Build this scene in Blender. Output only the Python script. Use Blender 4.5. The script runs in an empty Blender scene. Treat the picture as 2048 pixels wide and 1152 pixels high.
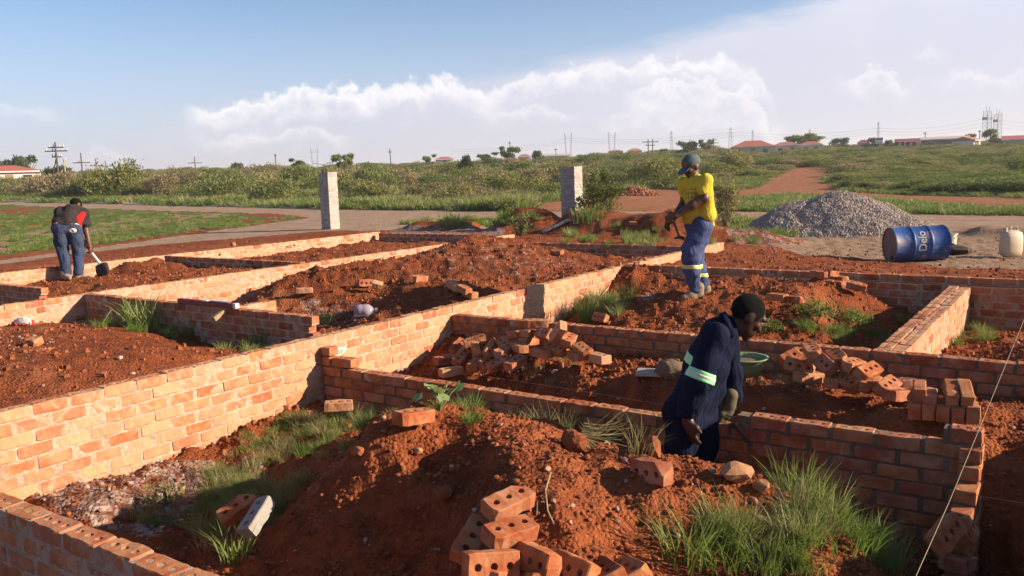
import bpy, bmesh, math, random
import numpy as np
from mathutils import Vector, Matrix, Euler

random.seed(7)
rng = np.random.default_rng(7)
R = math.radians
scene = bpy.context.scene
COL = scene.collection

# ------------------------------------------------------------------ camera
# world: Z up, +X and +Y run along the walls of the house, z = 0 is the finished top of the long wall
EYE = np.array([0.0, 0.0, 1.36])
FOC = 1705.0                                  # focal length in pixels of the 2048 px wide photograph
CXY = np.array([1024.0, 576.0])
CAMM = np.array([[0.82315824, 0.05041982, -0.56556906],
                 [0.56689248, -0.1296395, 0.81352721],
                 [-0.0323022, -0.99027847, -0.13529643]])   # columns: right, down, forward
cam = bpy.data.cameras.new('camera')
cam.sensor_width = 36.0
cam.lens = FOC / 2048 * 36.0
cam.clip_start = 0.05
cam.clip_end = 20000
camo = bpy.data.objects.new('camera', cam)
COL.objects.link(camo)
mw = Matrix.Identity(4)
for i in range(3):
    mw[i][0] = CAMM[i][0]; mw[i][1] = -CAMM[i][1]; mw[i][2] = -CAMM[i][2]; mw[i][3] = EYE[i]
camo.matrix_world = mw
scene.camera = camo

# ------------------------------------------------------------------ light, sky, exposure
SUN_TO = Vector((0.895, 0.447, 0.385)).normalized()
sun = bpy.data.lights.new('sun', 'SUN')
sun.energy = 5.0
sun.angle = R(0.5)
sun.color = (1.0, 0.82, 0.60)
suno = bpy.data.objects.new('sun', sun)
COL.objects.link(suno)
suno.location = (30, 20, 30)
suno.rotation_euler = SUN_TO.to_track_quat('Z', 'Y').to_euler()
scene.view_settings.view_transform = 'Standard'
scene.view_settings.look = 'None'
scene.view_settings.exposure = 1.19
scene.view_settings.gamma = 1.0
scene.view_settings.use_curve_mapping = False
scene.cycles.use_denoising = True
scene.cycles.max_bounces = 5
scene.cycles.diffuse_bounces = 3
scene.cycles.glossy_bounces = 2
scene.cycles.transmission_bounces = 4
scene.cycles.transparent_max_bounces = 8
scene.cycles.caustics_reflective = False
scene.cycles.caustics_refractive = False

VIEW_AZ = math.atan2(CAMM[0, 2], CAMM[1, 2])

class NT:
    """small helper round a node tree"""
    def __init__(self, tree):
        self.t = tree
    def n(self, typ, ins=None, **props):
        nd = self.t.nodes.new(typ)
        for k, v in props.items():
            setattr(nd, k, v)
        for k, v in (ins or {}).items():
            s = nd.inputs[k]
            if isinstance(v, bpy.types.NodeSocket):
                self.t.links.new(v, s)
            else:
                s.default_value = v
        return nd
    def m(self, op, a, b=0.0, c=None, clamp=False):
        nd = self.t.nodes.new('ShaderNodeMath')
        nd.operation = op
        nd.use_clamp = clamp
        for i, v in enumerate((a, b) if c is None else (a, b, c)):
            if isinstance(v, bpy.types.NodeSocket):
                self.t.links.new(v, nd.inputs[i])
            else:
                nd.inputs[i].default_value = v
        return nd.outputs[0]
    def ss(self, x, lo, hi):
        nd = self.n('ShaderNodeMapRange', {'Value': x, 'From Min': lo, 'From Max': hi}, interpolation_type='SMOOTHSTEP')
        return nd.outputs['Result']
    def mix(self, f, a, b, blend='MIX'):
        nd = self.t.nodes.new('ShaderNodeMix')
        nd.data_type = 'RGBA'
        nd.blend_type = blend
        for k, v in ((0, f), (6, a), (7, b)):
            if isinstance(v, bpy.types.NodeSocket):
                self.t.links.new(v, nd.inputs[k])
            else:
                nd.inputs[k].default_value = v if k == 0 else (*v[:3], 1.0)
        return nd.outputs[2]
    def noise(self, vec, scale, detail=4, rough=0.55, dist=0.0, dim='3D'):
        nd = self.n('ShaderNodeTexNoise', {'Scale': scale, 'Detail': detail, 'Roughness': rough, 'Distortion': dist}, noise_dimensions=dim)
        if vec is not None:
            self.t.links.new(vec, nd.inputs['Vector'])
        return nd.outputs['Fac']
    def ramp(self, f, pts):
        nd = self.t.nodes.new('ShaderNodeValToRGB')
        e = nd.color_ramp.elements
        while len(e) < len(pts):
            e.new(0.5)
        for i, (p, c) in enumerate(pts):
            e[i].position = p
            e[i].color = (*c[:3], 1.0)
        self.t.links.new(f, nd.inputs[0])
        return nd.outputs[0]
    def curve(self, x, pts):
        nd = self.t.nodes.new('ShaderNodeFloatCurve')
        c = nd.mapping.curves[0]
        while len(c.points) < len(pts):
            c.points.new(0.5, 0.5)
        for i, p in enumerate(pts):
            c.points[i].location = p
            c.points[i].handle_type = 'AUTO_CLAMPED'
        nd.mapping.update()
        self.t.links.new(x, nd.inputs['Value'])
        return nd.outputs[0]

world = bpy.data.worlds.new('World')
scene.world = world
world.use_nodes = True
wt = world.node_tree
wt.nodes.clear()
W = NT(wt)
sky = W.n('ShaderNodeTexSky', sky_type='NISHITA', sun_disc=False)
sky.sun_elevation = math.asin(SUN_TO.z)
sky.sun_rotation = math.atan2(SUN_TO.x, SUN_TO.y)
sky.altitude = 1000
sky.air_density = 1.0
sky.dust_density = 0.8
sky.ozone_density = 1.6
geo = W.n('ShaderNodeTexCoord')
sep = W.n('ShaderNodeSeparateXYZ', {'Vector': geo.outputs['Generated']})
dx, dy, dz = sep.outputs
# azimuth from the middle of the view and elevation, in degrees
ca, sa = math.cos(VIEW_AZ), math.sin(VIEW_AZ)
fwd = W.m('ADD', W.m('MULTIPLY', dx, sa), W.m('MULTIPLY', dy, ca))
rgt = W.m('SUBTRACT', W.m('MULTIPLY', dx, ca), W.m('MULTIPLY', dy, sa))
AZ = W.m('MULTIPLY', W.m('ARCTAN2', rgt, fwd), 57.2958)
EL = W.m('MULTIPLY', W.m('ARCSINE', dz), 57.2958)
uv = W.n('ShaderNodeCombineXYZ', {'X': AZ, 'Y': EL}).outputs[0]

def azel(px, py):
    d = CAMM @ np.array([px - CXY[0], py - CXY[1], FOC])
    d /= np.linalg.norm(d)
    a = math.degrees(math.atan2(d[0], d[1]) - VIEW_AZ)
    return a, math.degrees(math.asin(d[2]))

def edge(pts):
    """elevation of a cloud edge over azimuth -40..60 deg, from points of the photograph"""
    q = [azel(*p) for p in pts]
    q = [((a + 40) / 100.0, e / 40.0) for a, e in q]
    if q[0][0] > 0: q.insert(0, (0.0, q[0][1]))
    if q[-1][0] < 1: q.append((1.0, q[-1][1]))
    t = W.m('DIVIDE', W.m('ADD', AZ, 40.0), 100.0, clamp=True)
    return W.m('MULTIPLY', W.curve(t, q), 40.0)

nb = W.noise(uv, 0.55, 6, 0.6)                       # billows
nb2 = W.noise(uv, 1.3, 5, 0.6)
vor = W.n('ShaderNodeTexVoronoi', {'Vector': uv, 'Scale': 0.75, 'Detail': 3.0, 'Roughness': 0.55}, feature='SMOOTH_F1', voronoi_dimensions='2D')
bil = vor.outputs['Distance']
soft = W.noise(uv, 0.16, 5, 0.55)
fine = W.noise(W.n('ShaderNodeVectorMath', {0: uv, 1: (0.35, 1.6, 1.0)}, operation='MULTIPLY').outputs[0], 0.5, 6, 0.6)

def band(top, noise_amp, blur_top, fade, noise=None):
    """cloud with a lumpy upper edge that fades out below it over `fade` degrees"""
    d = W.m('SUBTRACT', top, EL)
    if noise is not None:
        d = W.m('ADD', d, W.m('MULTIPLY', W.m('SUBTRACT', noise, 0.5), noise_amp))
    up = W.ss(d, 0.0, blur_top)
    dn = W.m('SUBTRACT', 1.0, W.ss(d, fade * 0.15, fade))
    return W.m('MULTIPLY', up, dn), d

# 1 the anvil: a pale veil below an edge that climbs to the right
anv_top = edge([(-400, 420), (0, 330), (250, 262), (390, 194), (560, 172), (760, 166), (960, 140), (1100, 112), (1250, 76), (1400, 42), (1560, 2), (1750, -60), (2000, -140), (2500, -300), (3200, -420)])
d_anv = W.m('ADD', W.m('SUBTRACT', anv_top, EL), W.m('MULTIPLY', W.m('SUBTRACT', fine, 0.5), 2.2))
anv = W.ss(d_anv, -0.1, 1.7)
anv = W.m('MULTIPLY', anv, W.ss(EL, -2.0, 5.0))
anv = W.m('MULTIPLY', anv, W.m('ADD', 0.62, W.m('MULTIPLY', soft, 0.45)), clamp=True)
# fades towards the left, where the sky under it is blue grey again
anv = W.m('MULTIPLY', anv, W.m('ADD', 0.35, W.m('MULTIPLY', W.ss(AZ, -22.0, 6.0), 0.65)))
col = W.mix(1.0, sky.outputs[0], (1.10, 1.20, 1.36), 'MULTIPLY')
BRIGHT = (10.2, 9.8, 9.8)
GREY = (6.6, 6.7, 7.7)
# low haze of the horizon, a little lilac
hz = W.m('SUBTRACT', 1.0, W.ss(EL, -1.0, 12.0))
col = W.mix(W.m('MULTIPLY', hz, 0.80), col, (5.4, 5.3, 6.9))
lit = W.mix(W.ss(EL, 4.0, 17.0), (6.4, 6.3, 7.5), (8.9, 8.75, 9.1))
col = W.mix(W.m('MULTIPLY', anv, 0.92), col, lit)
# 2 cumulus heads, brightest at their upper edge
def puff(col, pts, amp, blur, fade, strength, lo=None, hi=None):
    m, d = band(edge(pts), amp, blur, fade, W.m('SUBTRACT', 1.15, W.m('ADD', bil, W.m('MULTIPLY', nb2, 0.35))))
    if lo is not None:
        al, ah = azel(lo, 200)[0], azel(hi, 200)[0]
        m = W.m('MULTIPLY', m, W.m('MULTIPLY', W.ss(AZ, al - 0.8, al + 1.0), W.m('SUBTRACT', 1.0, W.ss(AZ, ah - 1.0, ah + 0.8))))
    shade = W.m('ADD', W.m('MULTIPLY', W.ss(d, 0.2, fade * 0.8), 0.75), W.m('MULTIPLY', W.m('SUBTRACT', nb, 0.42), 1.6), clamp=True)
    c = W.mix(shade, BRIGHT, GREY)
    return W.mix(W.m('MULTIPLY', m, strength, clamp=True), col, c)
col = puff(col, [(380, 200), (450, 188), (540, 178), (600, 152), (700, 158), (800, 150), (880, 138), (950, 150), (1000, 172)], 1.3, 0.7, 3.0, 0.85, 380, 1000)
col = puff(col, [(920, 172), (1000, 150), (1100, 128), (1200, 112), (1300, 106), (1400, 96), (1470, 108), (1530, 150), (1570, 200)], 1.0, 0.7, 2.4, 0.7, 930, 1540)
col = puff(col, [(1240, 150), (1330, 132), (1430, 128), (1490, 140), (1560, 210)], 2.2, 1.0, 4.0, 0.6, 1260, 1560)
col = puff(col, [(400, 268), (480, 258), (560, 248), (640, 240), (680, 262)], 0.9, 0.5, 1.6, 0.55, 400, 690)
col = puff(col, [(980, 214), (1040, 200), (1090, 192), (1140, 214)], 1.0, 0.5, 1.7, 0.45, 985, 1145)
col = puff(col, [(1690, 140), (1760, 122), (1810, 150)], 1.2, 0.6, 2.0, 0.5, 1690, 1815)
col = puff(col, [(1880, 140), (1940, 122), (2040, 128)], 1.2, 0.6, 1.6, 0.4, 1880, 2050)
col = puff(col, [(1830, 92), (1855, 82), (1885, 96)], 0.8, 0.5, 1.1, 0.4, 1828, 1888)
col = puff(col, [(1200, 210), (1300, 200), (1400, 205), (1520, 215)], 1.8, 0.8, 2.2, 0.35, 1200, 1560)
col = puff(col, [(-60, 200), (20, 200), (110, 212)], 0.7, 0.6, 1.1, 0.4, -60, 120)
col = puff(col, [(150, 292), (200, 280), (260, 296)], 1.0, 0.6, 2.0, 0.3, 140, 270)
bg = W.n('ShaderNodeBackground', {'Color': col, 'Strength': 0.0515})
W.n('ShaderNodeOutputWorld', {'Surface': bg.outputs[0]})

# ------------------------------------------------------------------ geometry helpers
def ray(px, py):
    return CAMM @ np.array([px - CXY[0], py - CXY[1], FOC])
def P(px, py, z):
    """point of the photograph on the level plane z"""
    d = ray(px, py)
    return EYE + d * ((z - EYE[2]) / d[2])
def PY(px, py, y):
    d = ray(px, py)
    return EYE + d * (y / d[1])
def PX(px, py, x):
    d = ray(px, py)
    return EYE + d * (x / d[0])
def PD(px, py, dist):
    """point of the photograph at a level distance from the eye"""
    d = ray(px, py)
    return EYE + d * (dist / math.hypot(d[0], d[1]))
def proj(x, y, z):
    p = np.stack([x, y, z - EYE[2]], -1) @ CAMM
    w = np.where(p[..., 2] > 0.05, p[..., 2], np.nan)
    return CXY[0] + FOC * p[..., 0] / w, CXY[1] + FOC * p[..., 1] / w
def inpoly(px, py, poly):
    inside = np.zeros(np.shape(px), bool)
    n = len(poly)
    for i in range(n):
        x1, y1 = poly[i]; x2, y2 = poly[(i + 1) % n]
        if y1 == y2: continue
        c = ((y1 > py) != (y2 > py)) & (px < (x2 - x1) * (py - y1) / (y2 - y1) + x1)
        inside ^= c
    return inside
_T = [np.random.default_rng(100 + i).random((256, 256)) for i in range(8)]
def vnoise(x, y, s=0):
    x = np.asarray(x, float) + 1000; y = np.asarray(y, float) + 1000
    xi = np.floor(x).astype(int); yi = np.floor(y).astype(int)
    fx = x - xi; fy = y - yi
    fx = fx * fx * (3 - 2 * fx); fy = fy * fy * (3 - 2 * fy)
    T = _T[s % 8]
    a = T[xi % 256, yi % 256]; b = T[(xi + 1) % 256, yi % 256]; c = T[xi % 256, (yi + 1) % 256]; d = T[(xi + 1) % 256, (yi + 1) % 256]
    return (a * (1 - fx) + b * fx) * (1 - fy) + (c * (1 - fx) + d * fx) * fy - 0.5
def fbm(x, y, s=0, o=4):
    v = 0; a = 1.0
    for i in range(o):
        v = v + a * vnoise(np.asarray(x) * 2 ** i + 17 * i, np.asarray(y) * 2 ** i - 9 * i, s + i); a *= 0.5
    return v
def sstep(x, a, b):
    t = np.clip((np.asarray(x, float) - a) / (b - a), 0, 1)
    return t * t * (3 - 2 * t)

def mesh_np(name, V, F, smooth=False):
    """V (n,3), F (m,k) -> mesh datablock"""
    me = bpy.data.meshes.new(name)
    V = np.asarray(V, np.float32); F = np.asarray(F, np.int32)
    k = F.shape[1]
    me.vertices.add(len(V)); me.vertices.foreach_set('co', V.ravel())
    me.loops.add(F.size); me.loops.foreach_set('vertex_index', F.ravel())
    me.polygons.add(len(F))
    me.polygons.foreach_set('loop_start', np.arange(0, F.size, k, dtype=np.int32))
    me.polygons.foreach_set('use_smooth', np.full(len(F), smooth))
    me.update(calc_edges=True)
    return me
def link(name, me, mat=None, parent=None, loc=None):
    o = bpy.data.objects.new(name, me)
    COL.objects.link(o)
    if mat is not None and me is not None and not me.materials:
        me.materials.append(mat)
    if parent is not None: o.parent = parent
    if loc is not None: o.location = loc
    return o
def tag(o, label=None, cat=None, group=None, kind=None):
    if label: o['label'] = label
    if cat: o['category'] = cat
    if group: o['group'] = group
    if kind: o['kind'] = kind
    return o
def empty(name, loc, rz=0.0, label=None, cat=None, group=None):
    o = bpy.data.objects.new(name, None)
    o.empty_display_size = 0.1
    COL.objects.link(o)
    o.location = loc; o.rotation_euler = (0, 0, rz)
    return tag(o, label, cat, group)
def bm_mesh(name, bm, smooth=False):
    me = bpy.data.meshes.new(name)
    bm.to_mesh(me); bm.free()
    if smooth:
        me.polygons.foreach_set('use_smooth', np.full(len(me.polygons), True))
    return me
def add_box(bm, c, s, M=None, bevel=0.0):
    r = bmesh.ops.create_cube(bm, size=1.0)
    vs = r['verts']
    for v in vs:
        v.co = Vector((v.co.x * s[0], v.co.y * s[1], v.co.z * s[2]))
    if bevel:
        es = list({e for v in vs for e in v.link_edges})
        rr = bmesh.ops.bevel(bm, geom=es, offset=bevel, segments=1, affect='EDGES')
        vs = list({v for f in rr['faces'] for v in f.verts} | {v for v in vs if v.is_valid})
    for v in vs:
        p = v.co.copy()
        if M is not None: p = M @ p
        v.co = p + Vector(c)
    return vs
def add_tube(bm, pts, radii, seg=8, cap=True):
    """tapered tube along points"""
    pts = [Vector(p) for p in pts]
    if not hasattr(radii, '__len__'): radii = [radii] * len(pts)
    rings = []
    prev = None
    for i, p in enumerate(pts):
        d = (pts[min(i + 1, len(pts) - 1)] - pts[max(i - 1, 0)]).normalized()
        a = prev if prev is not None else (Vector((0, 0, 1)) if abs(d.z) < 0.9 else Vector((1, 0, 0)))
        u = d.cross(a).normalized(); v = d.cross(u).normalized()
        prev = -v if prev is None else a
        prev = a
        rings.append([bm.verts.new(p + (u * math.cos(2 * math.pi * k / seg) + v * math.sin(2 * math.pi * k / seg)) * radii[i]) for k in range(seg)])
    for i in range(len(rings) - 1):
        for k in range(seg):
            bm.faces.new((rings[i][k], rings[i][(k + 1) % seg], rings[i + 1][(k + 1) % seg], rings[i + 1][k]))
    if cap:
        bm.faces.new(list(reversed(rings[0]))); bm.faces.new(rings[-1])
def add_lathe(bm, prof, seg=24, M=None):
    """(radius, z) profile revolved round Z"""
    rings = []
    for r, z in prof:
        ring = []
        for k in range(seg):
            a = 2 * math.pi * k / seg
            p = Vector((r * math.cos(a), r * math.sin(a), z))
            ring.append(bm.verts.new(M @ p if M is not None else p))
        rings.append(ring)
    for i in range(len(rings) - 1):
        for k in range(seg):
            bm.faces.new((rings[i][k], rings[i][(k + 1) % seg], rings[i + 1][(k + 1) % seg], rings[i + 1][k]))
    return rings
# ------------------------------------------------------------------ materials
ALB = 0.80          # scale from the tones matched by eye to reflectances
def new_mat(name):
    m = bpy.data.materials.new(name)
    m.use_nodes = True
    t = m.node_tree
    t.nodes.clear()
    return m, NT(t)
def finish(N, color, rough=0.8, spec=0.2, bump=None, bump_d=0.01, bump_s=1.0, metallic=0.0, extra=None):
    if isinstance(color, bpy.types.NodeSocket): color = N.mix(1.0, color, (ALB, ALB, ALB), 'MULTIPLY')
    else: color = tuple(v * ALB for v in color[:3])
    ins = {'Base Color': color if isinstance(color, bpy.types.NodeSocket) else (*color[:3], 1.0), 'Roughness': rough, 'Metallic': metallic}
    b = N.n('ShaderNodeBsdfPrincipled', ins)
    b.inputs['Specular IOR Level'].default_value = spec
    if bump is not None:
        bp = N.n('ShaderNodeBump', {'Height': bump, 'Distance': bump_d, 'Strength': bump_s})
        N.t.links.new(bp.outputs[0], b.inputs['Normal'])
    for k, v in (extra or {}).items():
        b.inputs[k].default_value = v
    N.n('ShaderNodeOutputMaterial', {'Surface': b.outputs[0]})
    return b
def simple(name, c, rough=0.7, var=0.15, scale=30.0, spec=0.3, metallic=0.0, bump=0.0, dirt=None):
    m, N = new_mat(name)
    co = N.n('ShaderNodeTexCoord').outputs['Object']
    f = N.noise(co, scale, 5, 0.6)
    col = N.mix(f, tuple(x * (1 - var) for x in c), tuple(min(1, x * (1 + var)) for x in c))
    if dirt:
        g = N.noise(co, scale * 0.35, 6, 0.65)
        col = N.mix(N.m('MULTIPLY', N.ss(g, 0.52, 0.72), dirt[1]), col, dirt[0])
    finish(N, col, rough, spec, f if bump else None, bump, 1.0, metallic)
    return m

def soil_nodes(N, pos):
    """red crumbly earth: colour and height"""
    a = N.noise(pos, 0.7, 5, 0.6)
    b = N.noise(pos, 5.0, 6, 0.65)
    c = N.noise(pos, 38.0, 4, 0.7)
    base = N.mix(N.ss(b, 0.3, 0.7), (0.165, 0.039, 0.014), (0.335, 0.090, 0.032))
    base = N.mix(N.m('MULTIPLY', N.ss(a, 0.42, 0.68), 0.55), base, (0.36, 0.118, 0.048))
    big = N.noise(pos, 0.45, 4, 0.6)
    base = N.mix(N.m('MULTIPLY', N.ss(big, 0.55, 0.72), 0.55), base, (0.42, 0.165, 0.075))
    base = N.mix(N.m('MULTIPLY', N.ss(big, 0.45, 0.30), 0.5), base, (0.115, 0.030, 0.013))
    vor = N.n('ShaderNodeTexVoronoi', {'Vector': pos, 'Scale': 46.0, 'Randomness': 1.0})
    base = N.mix(N.m('MULTIPLY', N.ss(vor.outputs['Color'], 0.55, 0.95), 0.45), base, (0.38, 0.130, 0.060))
    base = N.mix(N.m('MULTIPLY', N.ss(c, 0.60, 0.72), 0.35), base, (0.10, 0.030, 0.014))
    h = N.m('ADD', N.m('MULTIPLY', b, 0.7), N.m('ADD', N.m('MULTIPLY', vor.outputs['Distance'], -0.35), N.m('MULTIPLY', c, 0.35)))
    return base, h, a, b, c, vor

def make_ground():
    m, N = new_mat('earth')
    pos = N.n('ShaderNodeNewGeometry').outputs['Position']
    base, h, a, b, c, vor = soil_nodes(N, pos)
    def at(nm): return N.n('ShaderNodeAttribute', attribute_name=nm).outputs['Fac']
    def blotch(f, lo=0.35, hi=0.65, amt=0.5):
        return N.ss(N.m('ADD', f, N.m('MULTIPLY', N.m('SUBTRACT', b, 0.5), amt)), lo, hi)
    # pale lime and plaster crumbs
    f = blotch(at('ash'), 0.45, 0.75, 1.3)
    v2 = N.n('ShaderNodeTexVoronoi', {'Vector': pos, 'Scale': 22.0})
    ashc = N.mix(N.ss(v2.outputs['Color'], 0.25, 0.75), (0.20, 0.10, 0.07), (0.43, 0.32, 0.27))
    base = N.mix(f, base, ashc)
    # sandy trodden ground
    f = blotch(at('sand'))
    sandc = N.mix(N.ss(b, 0.3, 0.7), (0.27, 0.155, 0.095), (0.42, 0.29, 0.20))
    base = N.mix(f, base, sandc)
    # dirt road
    f = blotch(at('road'), 0.38, 0.62, 0.25)
    n3 = N.noise(pos, 1.6, 6, 0.7)
    roadc = N.mix(N.ss(n3, 0.3, 0.7), (0.33, 0.215, 0.145), (0.47, 0.33, 0.235))
    base = N.mix(f, base, roadc)
    # orange packed track
    f = blotch(at('track'))
    trc = N.mix(N.ss(n3, 0.3, 0.7), (0.31, 0.115, 0.055), (0.43, 0.20, 0.11))
    base = N.mix(f, base, trc)
    # thin green growth under the grass
    f = blotch(at('green'), 0.35, 0.65, 0.7)
    n4 = N.noise(pos, 0.35, 5, 0.6)
    gr = N.mix(N.ss(b, 0.3, 0.7), (0.085, 0.110, 0.025), (0.175, 0.190, 0.055))
    gr = N.mix(N.m('MULTIPLY', N.ss(n4, 0.5, 0.7), 0.6), gr, (0.27, 0.20, 0.09))
    base = N.mix(f, base, gr)
    finish(N, base, 0.95, 0.08, h, 0.045, 1.0)
    return m
M_EARTH = make_ground()

def make_clod(name, c1, c2, scale=14):
    m, N = new_mat(name)
    co = N.n('ShaderNodeTexCoord').outputs['Object']
    rnd = N.n('ShaderNodeObjectInfo').outputs['Random']
    f = N.noise(co, scale, 4, 0.65)
    col = N.mix(N.m('ADD', N.m('MULTIPLY', f, 0.5), N.m('MULTIPLY', rnd, 0.5)), c1, c2)
    finish(N, col, 0.92, 0.1, f, 0.01, 0.8)
    return m
M_CLOD = make_clod('clod_earth', (0.17, 0.046, 0.019), (0.40, 0.140, 0.062), 9)
M_STONE = make_clod('field_stone', (0.34, 0.135, 0.060), (0.52, 0.29, 0.155))
M_GRAVEL = make_clod('gravel_stone', (0.145, 0.125, 0.118), (0.40, 0.345, 0.325))
M_WHITE_STONE = make_clod('pale_stone', (0.48, 0.33, 0.26), (0.62, 0.48, 0.40))

def make_brick(name, smear=0.0, pale=0.0, grey=False):
    m, N = new_mat(name)
    tc = N.n('ShaderNodeTexCoord').outputs['Object']
    oi = N.n('ShaderNodeObjectInfo')
    rnd = oi.outputs['Random']
    off = N.n('ShaderNodeVectorMath', {0: tc, 1: oi.outputs['Location']}, operation='ADD').outputs[0]
    off = N.n('ShaderNodeVectorMath', {0: off, 1: N.n('ShaderNodeCombineXYZ', {'X': N.m('MULTIPLY', rnd, 57.0)}).outputs[0]}, operation='ADD').outputs[0]
    if grey:
        base = N.ramp(rnd, [(0, (0.34, 0.31, 0.29)), (0.5, (0.44, 0.40, 0.375)), (1, (0.52, 0.475, 0.44))])
    else:
        base = N.ramp(rnd, [(0, (0.30, 0.075, 0.030)), (0.18, (0.40, 0.115, 0.045)), (0.36, (0.47, 0.155, 0.060)), (0.52, (0.43, 0.150, 0.075)),
                            (0.68, (0.50, 0.195, 0.075)), (0.84, (0.46, 0.185, 0.105)), (1, (0.36, 0.10, 0.055))])
    n1 = N.noise(off, 9.0, 5, 0.6)
    n2 = N.noise(off, 60.0, 4, 0.7)
    k = 0.6 if grey else 1.0
    base = N.mix(N.m('MULTIPLY', N.ss(n1, 0.40, 0.68), 0.55 * k), base, (0.55, 0.30, 0.165) if not grey else (0.5, 0.45, 0.42))
    base = N.mix(N.m('MULTIPLY', N.ss(n1, 0.58, 0.30), 0.35 * k), base, (0.27, 0.062, 0.030) if not grey else (0.3, 0.27, 0.25))
    base = N.mix(N.m('MULTIPLY', N.ss(n2, 0.60, 0.75), 0.45), base, (0.14, 0.045, 0.025) if not grey else (0.2, 0.18, 0.17))
    if smear:
        n3 = N.noise(off, 5.5, 6, 0.72, 0.6)
        base = N.mix(N.m('MULTIPLY', N.ss(n3, 0.60 - 0.2 * smear, 0.74 - 0.12 * smear), 0.62), base, (0.62, 0.45, 0.335))
    if pale:
        base = N.mix(N.m('MULTIPLY', N.m('FRACT', N.m('MULTIPLY', rnd, 7.13)), pale * 2.1, clamp=True), base, (0.66, 0.385, 0.225))
    h = N.m('ADD', N.m('MULTIPLY', n1, 0.7), N.m('MULTIPLY', n2, 0.5))
    finish(N, base, 0.9, 0.12, h, 0.006, 0.9)
    return m
M_BRICK = make_brick('fired_clay', 0.15)
M_BRICK_SMEAR = make_brick('fired_clay_mortar_smeared', 0.50, 0.34)
M_BRICK_GREY = make_brick('cement_brick', 0.0, 0.0, True)
def make_mortar(name, c1, c2):
    m, N = new_mat(name)
    pos = N.n('ShaderNodeNewGeometry').outputs['Position']
    n1 = N.noise(pos, 26.0, 6, 0.7)
    n2 = N.noise(pos, 3.0, 4, 0.6)
    col = N.mix(N.ss(N.m('ADD', N.m('MULTIPLY', n1, 0.6), N.m('MULTIPLY', n2, 0.4)), 0.35, 0.65), c1, c2)
    finish(N, col, 0.95, 0.05, n1, 0.02, 1.0)
    return m
M_MORTAR = make_mortar('sand_mortar', (0.40, 0.26, 0.18), (0.62, 0.46, 0.35))
M_MORTAR_DARK = make_mortar('damp_mortar', (0.17, 0.115, 0.080), (0.29, 0.205, 0.150))
M_MORTAR_GREY = make_mortar('grey_mortar', (0.34, 0.31, 0.28), (0.46, 0.42, 0.39))

def make_leaf(name, c1, c2, c3=None, transl=0.35):
    """leaf or blade: colour differs from plant to plant and from leaf to leaf"""
    m, N = new_mat(name)
    rnd = N.n('ShaderNodeObjectInfo').outputs['Random']
    isl = N.n('ShaderNodeNewGeometry').outputs['Random Per Island']
    pos = N.n('ShaderNodeNewGeometry').outputs['Position']
    f = N.m('ADD', N.m('MULTIPLY', rnd, 0.45), N.m('MULTIPLY', isl, 0.55))
    col = N.mix(f, c1, c2)
    if c3:
        col = N.mix(N.m('MULTIPLY', N.ss(N.m('ADD', N.m('MULTIPLY', rnd, 0.5), N.m('MULTIPLY', N.noise(pos, 0.25, 3), 0.5)), 0.45, 0.68), 0.8), col, c3)
    col = N.mix(1.0, col, (ALB, ALB, ALB), 'MULTIPLY')
    d = N.n('ShaderNodeBsdfPrincipled', {'Base Color': col, 'Roughness': 0.6})
    d.inputs['Specular IOR Level'].default_value = 0.25
    t = N.n('ShaderNodeBsdfTranslucent', {'Color': N.mix(0.5, col, (0.20, 0.26, 0.04))})
    mx = N.n('ShaderNodeMixShader', {0: transl, 1: d.outputs[0], 2: t.outputs[0]})
    N.n('ShaderNodeOutputMaterial', {'Surface': mx.outputs[0]})
    return m
M_GRASS = make_leaf('green_grass', (0.100, 0.185, 0.032), (0.215, 0.330, 0.070), (0.35, 0.34, 0.13))
M_GRASS_TALL = make_leaf('long_grass', (0.145, 0.215, 0.048), (0.30, 0.355, 0.110), (0.45, 0.40, 0.19))
M_STRAW = make_leaf('dry_grass', (0.34, 0.26, 0.12), (0.46, 0.38, 0.21))
M_BUSH_OLIVE = make_leaf('olive_leaves', (0.14, 0.15, 0.040), (0.40, 0.37, 0.12), (0.42, 0.33, 0.16))
M_BUSH_GREEN = make_leaf('green_leaves', (0.050, 0.085, 0.024), (0.165, 0.22, 0.062), (0.25, 0.26, 0.09))
M_BUSH_BROWN = make_leaf('brownish_leaves', (0.15, 0.125, 0.060), (0.36, 0.29, 0.155), (0.40, 0.29, 0.18))
M_TREE = make_leaf('dark_tree_leaves', (0.040, 0.070, 0.026), (0.100, 0.140, 0.050), None, 0.25)
M_WEED = make_leaf('weed_leaves', (0.090, 0.150, 0.035), (0.180, 0.250, 0.070))
M_BARK = simple('bark', (0.16, 0.115, 0.08), 0.9, 0.35, 18)
M_TWIG = simple('dry_stem', (0.36, 0.26, 0.15), 0.9, 0.3, 40)

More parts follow.
